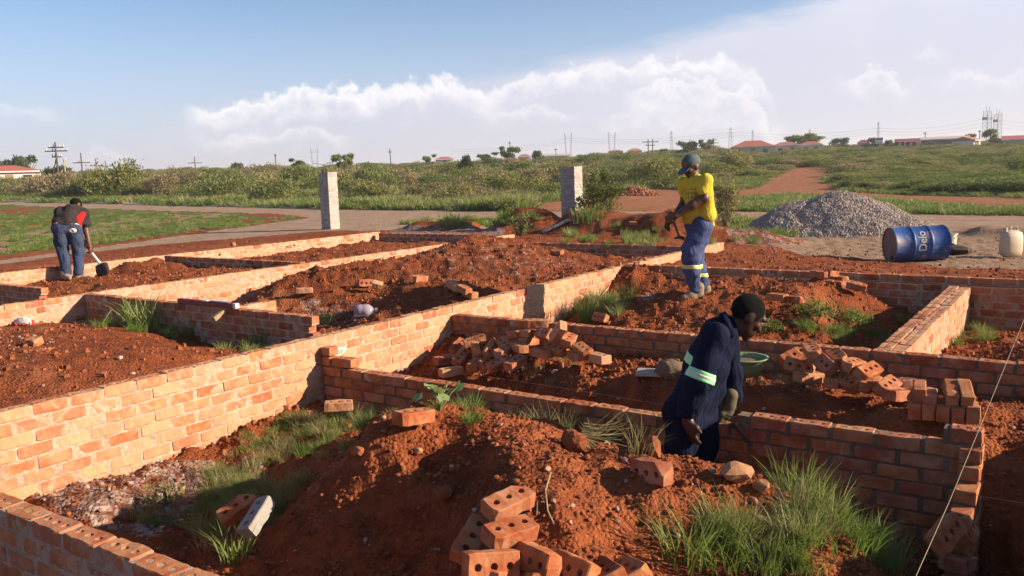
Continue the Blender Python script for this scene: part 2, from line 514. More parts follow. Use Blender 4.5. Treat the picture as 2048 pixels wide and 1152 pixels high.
def make_skin(name, c):
    m, N = new_mat(name)
    co = N.n('ShaderNodeTexCoord').outputs['Object']
    f = N.noise(co, 30, 4, 0.6)
    col = N.mix(f, tuple(x * 0.8 for x in c), tuple(x * 1.2 for x in c))
    finish(N, col, 0.48, 0.4, f, 0.003, 0.4)
    return m
M_SKIN = make_skin('brown_skin', (0.058, 0.027, 0.018))
M_SKIN2 = make_skin('warm_brown_skin', (0.115, 0.050, 0.030))
def make_cloth(name, c, dust=None, damt=0.5, scale=7.0, wr=0.9):
    m, N = new_mat(name)
    co = N.n('ShaderNodeTexCoord').outputs['Object']
    n1 = N.noise(co, scale, 6, 0.65)
    n2 = N.noise(co, 120.0, 3, 0.6)
    n3 = N.noise(N.n('ShaderNodeVectorMath', {0: co, 1: (1.0, 1.0, 0.45)}, operation='MULTIPLY').outputs[0], 13.0, 3, 0.55, 1.2)
    col = N.mix(N.ss(n1, 0.3, 0.7), tuple(x * 0.82 for x in c), tuple(min(1, x * 1.12) for x in c))
    if dust:
        col = N.mix(N.m('MULTIPLY', N.ss(n1, 0.48, 0.72), damt), col, dust)
    h = N.m('ADD', N.m('MULTIPLY', n3, 1.0), N.m('MULTIPLY', n2, 0.06))
    finish(N, col, wr, 0.1, h, 0.03, 0.8)
    return m
M_YELLOW = make_cloth('yellow_cotton', (0.70, 0.56, 0.055), (0.56, 0.43, 0.07), 0.4)
M_DENIM = make_cloth('blue_work_cotton', (0.070, 0.095, 0.215), (0.145, 0.150, 0.235), 0.5)
M_JEANS = make_cloth('dark_jeans', (0.050, 0.068, 0.130), (0.095, 0.105, 0.15), 0.4)
M_NAVY = make_cloth('navy_overall', (0.007, 0.011, 0.034), (0.015, 0.020, 0.042), 0.35)
M_BLACK_SHIRT = make_cloth('charcoal_jersey', (0.045, 0.034, 0.036), (0.07, 0.05, 0.045), 0.3)
M_RED_CLOTH = make_cloth('red_jersey', (0.50, 0.020, 0.022))
M_CAP = make_cloth('grey_green_cap', (0.110, 0.150, 0.160), (0.16, 0.19, 0.20), 0.4, 20)
M_RED_LOGO = simple('red_print', (0.42, 0.035, 0.04), 0.8)
M_BOOT = simple('suede_boot', (0.30, 0.215, 0.135), 0.9, 0.3, 25, 0.1, dirt=((0.32, 0.13, 0.06), 0.6))
M_SHOE = simple('grey_canvas_shoe', (0.33, 0.27, 0.21), 0.9, 0.25, 25, 0.1, dirt=((0.32, 0.13, 0.06), 0.6))
M_SOLE = simple('dark_rubber', (0.045, 0.040, 0.036), 0.8)
M_HAIR = simple('black_hair', (0.010, 0.009, 0.009), 0.95, 0.4, 200, 0.1, bump=0.01)
M_GLOVE = simple('dark_work_glove', (0.055, 0.045, 0.040), 0.9, 0.3, 60)
M_GLOVE_TAN = simple('olive_work_glove', (0.125, 0.105, 0.060), 0.9, 0.3, 60)
M_HIVIS_Y = simple('yellow_reflective_tape', (0.72, 0.70, 0.24), 0.45, 0.1, 60)
M_HIVIS_G = simple('green_reflective_tape', (0.36, 0.86, 0.42), 0.4, 0.1, 60)
M_SILVER = simple('silver_reflective_tape', (0.62, 0.63, 0.60), 0.35, 0.1, 60)
M_STEEL = simple('worn_steel', (0.22, 0.21, 0.20), 0.5, 0.3, 20, 0.5, 0.5, dirt=((0.20, 0.10, 0.06), 0.7))
M_DARK_STEEL = simple('rusty_dark_steel', (0.060, 0.046, 0.040), 0.65, 0.4, 15, 0.4, 0.3)
M_ALU = simple('pale_metal_sleeve', (0.70, 0.69, 0.68), 0.4, 0.1, 20)
M_WOOD = simple('worn_wood', (0.36, 0.24, 0.13), 0.8, 0.3, 14)
M_WOOD_GREY = simple('weathered_timber', (0.42, 0.37, 0.31), 0.85, 0.25, 16)
M_STRING = simple('builders_line', (0.44, 0.35, 0.23), 0.8)
M_WHITE = simple('white_paint', (0.72, 0.69, 0.62), 0.7, 0.08, 20)
M_BLACK = simple('black_paint', (0.02, 0.02, 0.02), 0.7)
M_CREAM_WALL = simple('cream_plaster', (0.66, 0.60, 0.50), 0.9, 0.1, 2)
M_WHITE_WALL = simple('white_plaster', (0.76, 0.73, 0.68), 0.9, 0.08, 2)
M_DULL_WALL = simple('dull_brown_plaster', (0.33, 0.27, 0.21), 0.9, 0.15, 2)
M_ROOF_RED = simple('red_roof_tiles', (0.46, 0.135, 0.095), 0.8, 0.2, 1.2)
M_ROOF_ORANGE = simple('orange_roof_tiles', (0.52, 0.20, 0.125), 0.8, 0.2, 1.2)
M_ROOF_MAROON = simple('maroon_roof_sheet', (0.27, 0.055, 0.060), 0.7, 0.15, 1.2)
M_ROOF_CREAM = simple('pale_roof_sheet', (0.62, 0.50, 0.42), 0.7, 0.12, 1.2)
M_FASCIA = simple('white_fascia', (0.78, 0.76, 0.72), 0.7, 0.05, 3)
M_GLASS = simple('dark_window_glass', (0.05, 0.055, 0.06), 0.15, 0.1, 3, 0.6)
M_PYLON = simple('galvanised_steel', (0.30, 0.32, 0.36), 0.6, 0.1, 1)
M_POLE = simple('tarred_pole', (0.12, 0.10, 0.095), 0.85, 0.2, 2)
M_POLE_PALE = simple('pale_wooden_pole', (0.50, 0.40, 0.24), 0.85, 0.2, 2)
M_VAN = simple('white_vehicle_paint', (0.78, 0.78, 0.77), 0.35, 0.05, 3, 0.5)
M_TYRE = simple('tyre_rubber', (0.03, 0.03, 0.03), 0.85)
def make_drum():
    m, N = new_mat('blue_drum_paint')
    co = N.n('ShaderNodeTexCoord').outputs['Object']
    n1 = N.noise(co, 6.0, 7, 0.7); n2 = N.noise(co, 2.2, 4, 0.6)
    col = N.mix(N.ss(n2, 0.3, 0.7), (0.012, 0.052, 0.215), (0.020, 0.095, 0.34))
    col = N.mix(N.m('MULTIPLY', N.ss(n1, 0.53, 0.63), 0.75), col, (0.32, 0.26, 0.22))
    col = N.mix(N.m('MULTIPLY', N.ss(n1, 0.62, 0.70), 0.8), col, (0.22, 0.095, 0.05))
    nd = N.noise(co, 1.3, 4, 0.6)
    col = N.mix(N.m('MULTIPLY', N.ss(nd, 0.45, 0.75), 0.35), col, (0.30, 0.19, 0.13))
    finish(N, col, 0.5, 0.4, n1, 0.006, 0.5)
    return m
M_DRUM = make_drum()
M_DRUM_END = simple('rusty_drum_end', (0.235, 0.130, 0.095), 0.75, 0.3, 9, 0.3, 0.1, dirt=((0.33, 0.24, 0.19), 0.6))
M_JERRY = simple('stained_pale_plastic', (0.62, 0.50, 0.36), 0.6, 0.15, 6, 0.3, dirt=((0.36, 0.24, 0.14), 0.7))
M_BUCKET = simple('cream_plastic', (0.68, 0.63, 0.53), 0.6, 0.1, 9, 0.3, dirt=((0.40, 0.28, 0.18), 0.6))
M_PAN = simple('green_rubber', (0.225, 0.300, 0.150), 0.7, 0.2, 14, 0.2, dirt=((0.34, 0.24, 0.15), 0.5))
M_LEVEL_RED = simple('red_enamel', (0.26, 0.022, 0.040), 0.45, 0.1, 20, 0.4)
M_LEVEL_BLUE = simple('blue_enamel', (0.15, 0.18, 0.33), 0.45, 0.1, 20, 0.4)
def make_bottle():
    m, N = new_mat('clear_lilac_plastic')
    b = finish(N, (0.80, 0.66, 0.78), 0.18, 0.5)
    b.inputs['Transmission Weight'].default_value = 0.55
    b.inputs['IOR'].default_value = 1.2
    return m
M_BOTTLE = make_bottle()
M_BAG_RED = simple('red_wrapper', (0.55, 0.06, 0.05), 0.6, 0.3, 25)
# ------------------------------------------------------------------ the ground: one height field
class TPS:
    def __init__(self, pts, reg=0.02):
        p = np.array(pts, float)
        self.c = p[:, :2]
        n = len(p)
        K = self.k(self.c, self.c) + reg * np.eye(n)
        A = np.zeros((n + 3, n + 3)); A[:n, :n] = K
        A[:n, n] = 1; A[:n, n + 1:] = self.c; A[n:, :n] = A[:n, n:].T
        b = np.zeros(n + 3); b[:n] = p[:, 2]
        self.w = np.linalg.solve(A, b)
        self.lo, self.hi = p[:, 2].min() - 0.12, p[:, 2].max() + 0.06
    @staticmethod
    def k(a, b):
        r2 = ((a[:, None, :] - b[None, :, :]) ** 2).sum(-1)
        return 0.5 * r2 * np.log(r2 + 1e-9)
    def __call__(self, x, y):
        q = np.stack([x, y], -1)
        out = np.empty(len(q))
        for i in range(0, len(q), 40000):
            s = q[i:i + 40000]
            out[i:i + 40000] = self.k(s, self.c) @ self.w[:-3] + self.w[-3] + s @ self.w[-2:]
        return np.clip(out, self.lo, self.hi)
def pp(l):
    return [tuple(P(*a)) for a in l]

R1 = pp([(700, 880, -.11), (760, 850, -.01), (830, 850, .02), (1000, 850, .0), (1100, 870, -.03), (1180, 896, -.06), (1300, 930, -.08), (1390, 922, -.09), (1450, 958, -.13),
         (1560, 1000, -.24), (1650, 1060, -.34), (1760, 1130, -.47), (1010, 1085, -.20), (1010, 960, -.05), (1030, 1010, -.07), (960, 905, -.01), (930, 985, -.22), (850, 1000, -.36), (760, 1080, -.50), (880, 1090, -.42), (950, 1150, -.32), (1150, 980, -.10), (1060, 1150, -.24), (1300, 1150, -.33),
         (1500, 1150, -.38), (700, 1150, -.57), (560, 1150, -.58), (1300, 1040, -.2), (1450, 1060, -.26), (800, 900, -.06), (860, 930, -.10), (700, 960, -.20), (730, 1000, -.31),
         (650, 950, -.36), (600, 1040, -.44), (560, 1040, -.54), (480, 1130, -.62),
         (100, 985, -.57), (300, 925, -.60), (450, 880, -.62), (600, 815, -.56), (220, 1000, -.54), (300, 1050, -.70), (420, 1070, -.72), (560, 960, -.66), (640, 890, -.6), (700, 835, -.6)])
R1 += [(-5.17, 4.97, -.62), (-4.43, 4.97, -.5), (-3.6, 4.97, -.46), (-2.84, 4.97, -.46), (-2.38, 4.97, -.47), (-2.04, 4.97, -.56), (-1.4, 4.97, -.68), (-.75, 4.97, -.82),
       (-2.1, 4.55, -.50), (-1.2, 4.5, -.62), (-.6, 4.3, -.8), (-.55, 3.2, -.75), (-1.5, 1.75, -.55), (-.6, 1.75, -.65), (-3.5, 1.8, -.72), (-5.0, 1.8, -.62)]
R2 = [(-4.9, 6.0, -.52), (-4.9, 6.4, -.5), (-4.2, 6.0, -.43), (-4.2, 6.4, -.38), (-3.6, 6.1, -.33), (-3.3, 6.1, -.31), (-3.6, 6.5, -.32), (-3, 6.0, -.32), (-2.4, 6.0, -.31), (-1.9, 6.0, -.29), (-1.5, 6.0, -.29),
      (-1.1, 5.95, -.29), (-1.5, 6.4, -.31), (-2.2, 6.4, -.3), (-1.0, 6.4, -.31), (-3.4, 5.72, -.40), (-2.6, 5.75, -.40), (-1.9, 5.75, -.38)]
R2 += [(x, 5.15, -.95) for x in (-5.3, -4.3, -3.3, -2.3, -1.5)] + [(-4, 5.48, -.95), (-3, 5.54, -.95), (-2, 5.6, -.95), (-1.5, 5.5, -.9), (-1.2, 5.2, -.7), (-5.3, 6.7, -.3), (-4, 6.75, -.33), (-3.3, 6.75, -.36),
       (-2.5, 6.75, -.3), (-1.2, 6.75, -.4), (-.5, 6.75, -.38), (-.9, 5.45, -.25), (-.62, 5.45, -.25), (-1.15, 5.7, -.28), (-.3, 5.7, -.3), (.1, 5.6, -.3), (.6, 5.5, .15), (1.5, 5.5, .25),  # the rightmost high points carry on the unseen bank added for shade
       (1.0, 6.6, -.1), (-.2, 5.1, -.62), (.3, 5.1, -.6)]
R0 = [(-.3, 4.9, -.86), (-.3, 4.4, -.9), (-.25, 4.0, -.88), (0.05, 4.7, -.45), (.35, 4.7, .1), (.7, 4.6, .3), (1.2, 4.0, 0.3), (0, 3.0, -.72), (.6, 3.6, .1), (0, 2, -.5), (.8, 2, -.2), (.2, 5.0, -.2), (-.4, 3, -.8), (1.3, 5, .08), (2, 3, 0), (-.3, 1.5, -.45)]  # high points past the right edge: unseen bank, raised to shade the trench
R3 = pp([(1392, 592, -.12), (1300, 582, -.17), (1450, 570, -.12), (1600, 600, -.12), (1700, 590, -.16), (1770, 606, -.28), (1500, 545, -.1), (1350, 550, -.11), (1250, 640, -.33), (1400, 628, -.24),
         (1460, 640, -.27), (1650, 640, -.32), (1750, 660, -.52), (1200, 622, -.5), (1130, 640, -.54), (1260, 600, -.36), (1550, 620, -.2)])
R3 += [(-5.4, 7, -.56), (-5.4, 8.8, -.5), (-5.4, 9.69, -.18), (-5.4, 10.5, -.05), (-5, 6.95, -.6), (-4, 6.95, -.62), (-3, 6.95, -.6), (-2.2, 6.95, -.52), (-1.6, 6.95, -.6), (-3.3, 7.3, -.52),
       (-1.45, 8, -.56), (-1.45, 9, -.56), (-1.5, 10.3, -.46), (-4, 10.6, -.1), (-3, 10.6, -.12), (-2.2, 10.6, -.27), (-1.6, 10.6, -.5)]
R4 = [(-1.1, 7, -.5), (-1.1, 8.6, -.46), (-1.1, 10.3, -.54), (-.6, 10.6, -.6), (-.3, 9, -.34), (-.3, 7.8, -.26), (.5, 8, -.12), (1.5, 8, .02), (0, 10.6, -.56), (2, 10.6, -.3), (-.7, 7.6, -.42), (0.2, 7.0, -.25)]
R5 = pp([(0, 800, -.13), (200, 738, -.12), (300, 710, -.14), (420, 708, -.24), (540, 692, -.38), (130, 652, -.22), (300, 670, -.27), (0, 662, -.22), (450, 690, -.40), (150, 700, -.1), (-150, 720, -.15)])
R5 += [(-5.7, 1.7, -.16), (-5.7, 2.6, -.14), (-5.7, 3.4, -.2), (-5.7, 4.4, -.38), (-5.7, 5.5, -.45), (-10.4, 3, -.22), (-10.4, 4.68, -.23), (-10.4, 5.5, -.34), (-9.16, 5.6, -.32), (-7.78, 5.6, -.43), (-6.4, 5.6, -.42), (-9, 0, -.2), (-6, 0, -.2)]
R6 = pp([(960, 470, .26), (900, 487, .13), (850, 508, -.06), (795, 535, -.30), (1050, 486, .08), (1000, 505, .1), (1130, 510, -.1), (1200, 525, -.12), (1000, 535, -.02), (900, 560, -.1), (1000, 572, -.12),
         (650, 533, .02), (560, 563, -.15), (720, 541, -.02), (500, 598, -.42), (800, 568, .02), (700, 598, -.30), (900, 583, -.03), (760, 610, -.24), (860, 612, -.2), (640, 632, -.43), (725, 632, -.40), (620, 650, -.45)])
R6 += [(-5.75, 5.8, -.45), (-5.75, 6.5, -.45), (-5.75, 7.2, -.32), (-5.75, 8, -.2), (-5.75, 9, -.15), (-5.75, 10, -.1), (-5.75, 12, -.1), (-5.75, 14, -.16), (-7, 5.85, -.45), (-9, 5.85, -.38),
       (-10.5, 5.8, -.4), (-10.5, 8, -.48), (-10.5, 9.26, -.36), (-10.5, 11.25, -.33), (-10.5, 13, -.2), (-9, 14.2, -.2), (-7, 14.2, -.34), (-6, 14.2, -.36)]
R7 = pp([(150, 558, -.2), (50, 562, -.24), (240, 548, -.2), (285, 520, -.03), (262, 530, -.07), (330, 530, -.12), (400, 545, -.14), (470, 540, -.12), (300, 550, -.18), (200, 590, -.12), (350, 565, -.1)])
R7 += [(-14.5, 6.5, -.28), (-14.5, 8, -.22), (-11, 9, -.08), (-10.75, 7, -.1), (-13, 5.9, -.25), (-12, 5.9, -.2), (-11, 5, -.42), (-13, 5.4, -.45), (-12, 4.5, -.45), (-14.4, 4, -.4)]
R8 = [(-14.4, 9.6, -.2), (-14.4, 11.5, -.25), (-14.4, 15, -.22), (-12.6, 11, -.16), (-12.6, 13, -.14), (-12.6, 15, -.2), (-10.75, 9.8, -.2), (-10.75, 12, -.1), (-10.75, 15, -.12)]
RO = [(-15, 8, -.13), (-15, 14, -.13), (-17, 10, -.27), (-20, 14, -.42), (-24, 18, -.48), (-28, 10, -.5), (-22, 2, -.5), (-15.2, 4, -.16), (-8, 14.9, -.12), (-10, 15.7, -.12), (-6, 14.9, -.12), (-5.2, 12, -.12), (-3, 11.2, -.08),
      (0, 11.2, -.08), (3, 11.2, -.05), (-2.8, 15.3, -.33), (-1.3, 17.3, -.4), (0, 15, -.33), (4, 15, -.3), (-5, 18, -.4), (-5, 22, -.42), (2, 24, -.42), (10, 25, -.4), (-12, 24, -.42), (-18, 26, -.45), (-30, 30, -.5),
      (-30, 45, -.5), (-10, 45, -.48), (10, 45, -.4), (30, 40, -.3), (-50, 20, -.5), (-50, 45, -.5), (-45, 5, -.5), (-40, -10, -.5), (5, -3, -.3), (-10, -6, -.4), (6, 8, -.1), (20, 5, -.3), (0, 0, -.3), (-3, 1.4, -.55), (-1, 1.2, -.45), (-6, 1, -.4), (-2, -3, -.35)]
TP = {k: TPS(v) for k, v in dict(R1=R1, R2=R2, R0=R0, R3=R3, R4=R4, R5=R5, R6=R6, R7=R7, R8=R8, RO=RO).items()}
RECTS = [('R1', -5.55, -.5, 1.65, 5.02), ('R2', -5.55, 3.0, 5.02, 6.83), ('R0', -.5, 3.0, 1.2, 5.02), ('R3', -5.55, -1.27, 6.83, 10.78), ('R4', -1.27, 4.0, 6.83, 10.78),
         ('R5', -10.55, -5.55, -3, 5.74), ('R6', -10.55, -5.55, 5.74, 14.38), ('R7', -14.58, -10.55, 3, 9.4), ('R8', -14.58, -10.55, 9.4, 15.2)]
def bump_seg(x, y, a, b, rad, h, s=0.6):
    ax, ay = a[:2]; bx, by = b[:2]
    L2 = (bx - ax) ** 2 + (by - ay) ** 2 + 1e-9
    t = np.clip(((x - ax) * (bx - ax) + (y - ay) * (by - ay)) / L2, 0, 1)
    d = np.hypot(x - ax - t * (bx - ax), y - ay - t * (by - ay))
    d = d + s * rad * fbm(x * 0.9, y * 0.9, 3, 3)
    return h * np.exp(-(d / rad) ** 2 * 1.6)
BANKS = [(P(1050, 462, -.3), P(1090, 462, -.3), 0.85, 0.62), (P(1190, 470, -.3), P(1340, 478, -.3), 1.0, 0.56), (P(1400, 480, -.3), P(1500, 478, -.3), 0.9, 0.26), (P(850, 462, -.35), P(915, 462, -.35), 0.8, 0.30),
         (P(-20, 440, -.5), P(5, 440, -.5), 1.9, 1.0), (P(2000, 466, -.4), P(2120, 470, -.4), 0.8, 0.22), (P(1180, 396, -.45), P(1250, 396, -.45), 2.0, 0.35)]
def far_z(x, y):
    r = np.hypot(x, y)
    az = np.degrees(np.arctan2(x, y)) - math.degrees(VIEW_AZ)
    return -0.5 + (0.02 + 0.007 * sstep(az, -4, 14)) * np.clip(r - 60, 0, 200) + 0.25 * fbm(x / 45.0, y / 45.0, 1, 2) * sstep(r, 40, 120)
def ground_zone(x, y):
    zone = np.full(len(x), 9)
    for i, (k, x0, x1, y0, y1) in enumerate(RECTS):
        zone[(zone == 9) & (x >= x0) & (x < x1) & (y >= y0) & (y < y1)] = i
    return zone
def ground_z(x, y, detail=True):
    x = np.atleast_1d(np.asarray(x, float)); y = np.atleast_1d(np.asarray(y, float))
    z = np.zeros(len(x)); zone = ground_zone(x, y)
    for i, rc in enumerate(RECTS):
        s = zone == i
        if s.any(): z[s] = TP[rc[0]](x[s], y[s])
    s = zone == 9
    if s.any():
        xs, ys = x[s], y[s]; r = np.hypot(xs, ys)
        zo = far_z(xs, ys); near = r < 62
        if near.any():
            zn = TP['RO'](xs[near], ys[near])
            for a, b, rad, h in BANKS: zn = zn + bump_seg(xs[near], ys[near], a, b, rad, h)
            w = sstep(r[near], 42, 62)
            zo[near] = zn * (1 - w) + zo[near] * w
        z[s] = zo
    if detail:
        r = np.hypot(x, y)
        k = np.where(zone == 9, 0.55, np.where(zone == 5, 0.45, 1.0)) * (1 - 0.75 * road_mask(x, y, z)) * (1 - sstep(r, 25, 60))
        z = z + k * (0.075 * fbm(x * 2.2, y * 2.2, 2, 2) + 0.055 * fbm(x * 8, y * 8, 4, 3))
        q = np.abs(fbm(x * 5.0, y * 5.0, 5, 3))
        z = z + k * 0.045 * (0.25 - q)
    return z
# areas of the outside ground, traced as they lie in the photograph and carried onto the ground
ROAD = [(20, 404), (300, 410), (640, 418), (1000, 423), (1440, 422), (1870, 429), (2300, 437), (2300, 470), (1900, 455), (1480, 440), (1240, 439), (1000, 447), (760, 461), (640, 462), (300, 490), (-300, 566), (-300, 545), (0, 521), (330, 476), (520, 450), (620, 434), (560, 428), (200, 418), (20, 411), (-300, 404), (-300, 398)]
TRACK = [(1040, 421), (1050, 408), (1180, 396), (1330, 374), (1400, 384), (1500, 378), (1555, 350), (1590, 334), (1672, 334), (1655, 362), (1700, 384), (1860, 391), (2300, 402), (2300, 416), (1960, 420), (1700, 399), (1560, 392), (1480, 398), (1440, 421)]
GREEN1 = [(-300, 446), (40, 416), (400, 428), (612, 436), (500, 452), (330, 473), (0, 510), (-300, 545)]
GREEN2 = [(1470, 404), (1560, 396), (1700, 402), (1960, 424), (1870, 430), (1440, 423)]
GREEN3 = [(770, 447), (900, 438), (1000, 432), (1105, 430), (1105, 440), (1000, 456), (900, 455)]
SAND = [(1480, 468), (1640, 462), (1870, 446), (2300, 460), (2300, 542), (1920, 538), (1760, 520), (1600, 507)]
def road_mask(x, y, z):
    px, py = proj(x, y, z)
    return np.where((ground_zone(x, y) == 9) & inpoly(px, py, ROAD), 1.0, 0.0)

WALL_LINES = [('y', -5.545, 1.6, 14.5), ('y', -10.6, 2.6, 15.35), ('y', -14.65, 4, 15.4), ('x', 5.02, -5.5, -.5), ('x', 6.83, -5.5, 1.2), ('x', 10.8, -5.5, 2.6), ('y', -1.28, 6.9, 10.7), ('x', 5.74, -10.5, -6.4), ('x', 9.45, -14.5, -10.7), ('x', 15.25, -14.5, -10.7), ('x', 14.41, -10.5, -5.6), ('x', 1.66, -5.5, -.9)]
def build_ground():
    fine = np.arange(-40, 40.01, 0.125)
    coarse = np.concatenate([np.arange(-180, -40, 4.0), fine, np.arange(44, 180, 4.0)])
    th = np.radians(coarse) + VIEW_AZ
    rr = [0.9]
    while rr[-1] < 46: rr.append(rr[-1] * 1.0095)
    while rr[-1] < 2600: rr.append(rr[-1] * 1.03)
    rr = np.array(rr)
    TH, RRm = np.meshgrid(th, rr, indexing='ij')
    x = (RRm * np.sin(TH)).ravel(); y = (RRm * np.cos(TH)).ravel()
    # close to the walls the sheet is nudged so that no triangle bridges two rooms in the open
    z = ground_z(x, y)
    # the height steps inside a wall: carry the vertices there onto the wall's middle line, at the lower of the two levels
    for axis, cpos, s0, s1 in WALL_LINES:
        a, b = (x, y) if axis == 'y' else (y, x)
        tol = np.where(np.hypot(x, y) > 9, 0.075, 0.05)
        s = (np.abs(a - cpos) < tol) & (b > s0) & (b < s1)
        q = np.full(s.sum(), cpos)
        lo = np.minimum(*[(ground_z(q + e, b[s], False) if axis == 'y' else ground_z(b[s], q + e, False)) for e in (-.16, .16)]) - .03
        a[s] = cpos; z[s] = lo
    nt, nr = len(th), len(rr)
    idx = np.arange(nt * nr).reshape(nt, nr)
    nx = np.roll(idx, -1, 0)
    F = np.stack([idx[:, :-1], idx[:, 1:], nx[:, 1:], nx[:, :-1]], -1).reshape(-1, 4)
    F = F[:, ::-1]
    V = np.stack([x, y, z], -1)
    # inner disc
    V = np.concatenate([V, [[0, 0, ground_z(0.0, 0.0)[0]]]])
    px, py = proj(x, y, z)
    zone = ground_zone(x, y)
    out = zone == 9
    r = np.hypot(x, y)
    jx = px + 14 * fbm(x * 0.8, y * 0.8, 6, 3); jy = py + 5 * fbm(x * 0.8, y * 0.8, 7, 3)
    A = {}
    A['road'] = np.where(out & inpoly(px, jy * .5 + py * .5, ROAD), 1.0, 0.0)
    A['track'] = np.where(out & inpoly(jx, jy, TRACK), 1.0, 0.0)
    PATH = [(0, 470), (120, 452), (230, 440), (330, 432), (430, 427), (470, 430), (380, 440), (300, 452), (200, 470), (60, 500), (0, 506)]
    A['sand'] = np.where(out & (inpoly(jx, jy, SAND) | inpoly(jx, jy, PATH)), 0.9, 0.0)
    far_edge = np.interp(px, [-300, 20, 300, 640, 1000, 1440, 1870, 2300], [398, 404, 410, 418, 423, 422, 429, 437])
    g = out & ((py < far_edge) | (r > 50)) & (A['track'] < .5)
    g |= out & (inpoly(jx, jy, GREEN1) | inpoly(jx, jy, GREEN2) | inpoly(jx, jy, GREEN3))
    g &= ~(out & inpoly(jx, jy, PATH))
    g &= ~(out & inpoly(px, py, GREEN1) & (fbm(x / 2.6, y / 2.6, 4, 3) > .05))
    A['green'] = np.where(g & (A['road'] < .5), 1.0, 0.0)
    bk = np.zeros(len(x))
    for a_, b_, rad, h in BANKS[:4]: bk += bump_seg(x, y, a_, b_, rad, h)
    onb = out & (bk > .05) & (r < 30)
    for k_ in ('road', 'green', 'track', 'sand'): A[k_][onb] = 0.0
    ash = np.zeros(len(x))
    def spot(poly, amt, zn):
        nonlocal ash
        ash = np.maximum(ash, np.where((zone == zn) & inpoly(jx, jy, poly), amt, 0))
    spot([(60, 990), (250, 930), (500, 905), (540, 950), (420, 1010), (300, 1080), (150, 1040)], 0.66, 0)
    spot([(600, 600), (680, 590), (760, 640), (700, 670), (620, 650)], 0.55, 6)
    spot([(850, 500), (1000, 480), (1180, 530), (1050, 560), (900, 540)], 0.48, 6)
    spot([(0, 655), (150, 650), (260, 700), (140, 740), (0, 740)], 0.30, 5)
    spot([(780, 452), (1010, 450), (1010, 475), (780, 470)], 0.7, 9)
    spot([(1190, 600), (1330, 580), (1300, 600), (1200, 615)], 0.65, 3)
    spot([(1440, 455), (1760, 480), (1700, 500), (1480, 490)], 0.6, 9)
    A['ash'] = ash
    MASK = {k: np.concatenate([v, [0.0]]) for k, v in A.items()}
    # mounds of dug soil are things of their own; the rest of the sheet is the ground
    mounds = [
        ('large red soil mound in the front room, heap of bricks on its near side', 0, [(470, 1150), (545, 1010), (640, 940), (720, 880), (760, 842), (830, 840), (1000, 842), (1180, 890), (1300, 922), (1450, 952), (1600, 1000), (1790, 1140), (1820, 1400), (400, 1400)]),
        ('smooth rounded red soil mound at the left edge behind the long wall', 5, [(-400, 655), (0, 650), (130, 646), (300, 664), (450, 688), (470, 720), (300, 800), (0, 900), (-400, 900)]),
        ('tallest soil mound, speckled with white lime, in the middle room', 6, [(790, 545), (850, 505), (920, 478), (960, 465), (1050, 485), (1200, 520), (1210, 545), (1000, 590), (900, 575)]),
        ('low brown soil mound against the far wall of the middle room', 6, [(470, 605), (560, 560), (640, 530), (720, 540), (790, 560), (700, 585), (600, 620)]),
        ('dark freshly dug soil mound beside the plastic bottle', 6, [(620, 640), (700, 585), (790, 560), (900, 575), (950, 600), (760, 640)]),
        ('flat topped soil mound under the man in the yellow shirt', 3, [(1140, 600), (1240, 540), (1500, 535), (1700, 570), (1790, 606), (1640, 690), (1200, 690), (1190, 640)]),
        ('soil bank strewn with bricks between the two inner walls', 1, [(850, 740), (1000, 690), (1800, 720), (1850, 850), (1600, 800), (1100, 775)]),
        ('fresh heap of dug soil beside the shovel', 7, [(200, 560), (250, 515), (285, 508), (330, 520), (350, 550), (280, 565)]),
        ('small red soil bank behind the far corner of the house', 9, [(990, 480), (1000, 440), (1060, 430), (1150, 440), (1150, 478)]),
        ('long red soil bank with weeds on its near face behind the house', 9, [(1100, 495), (1160, 450), (1240, 434), (1420, 440), (1570, 470), (1560, 492), (1300, 500)]),
        ('pale sand heap cut off by the left edge of the picture', 9, [(-400, 450), (-400, 400), (45, 405), (45, 440), (0, 446)]),
    ]
    fx = x[F].mean(1); fy = y[F].mean(1)
    fz = zone[F[:, 0]]
    fpx, fpy = proj(fx, fy, z[F].mean(1))
    fpx = np.nan_to_num(fpx, nan=-9999); fpy = np.nan_to_num(fpy, nan=-9999)
    used = np.zeros(len(F), bool)
    def emit(name, sel, **kw):
        f = F[sel]
        ids, inv = np.unique(f, return_inverse=True)
        me = mesh_np(name, V[ids], inv.reshape(f.shape), True)
        for k, v in MASK.items():
            a = me.attributes.new(k, 'FLOAT', 'POINT')
            a.data.foreach_set('value', v[ids].astype(np.float32))
        o = link(name, me, M_EARTH)
        return tag(o, **kw)
    for label, zn, poly in mounds:
        s = (fz == zn) & inpoly(fpx, fpy, poly) & ~used
        used |= s
        emit('soil_mound' if 'sand' not in label else 'sand_heap', s, label=label, cat='soil mound' if 'sand' not in label else 'sand heap', group='mounds of dug soil on the building plot' if 'sand' not in label else None)
    emit('ground', ~used, kind='structure')
build_ground()

def GZ(x, y):
    return float(ground_z(float(x), float(y))[0])
def on_ground(px, py, r0=1.2, r1=420.0):
    """the ground point seen at a pixel of the photograph"""
    d = ray(px, py); d = d / math.hypot(d[0], d[1])
    rs = np.geomspace(r0, r1, 900)
    z = ground_z(d[0] * rs, d[1] * rs)
    below = EYE[2] + d[2] * rs <= z
    k = int(np.argmax(below)) if below.any() else len(rs) - 1
    r = rs[k]
    return np.array([d[0] * r, d[1] * r, z[k]])
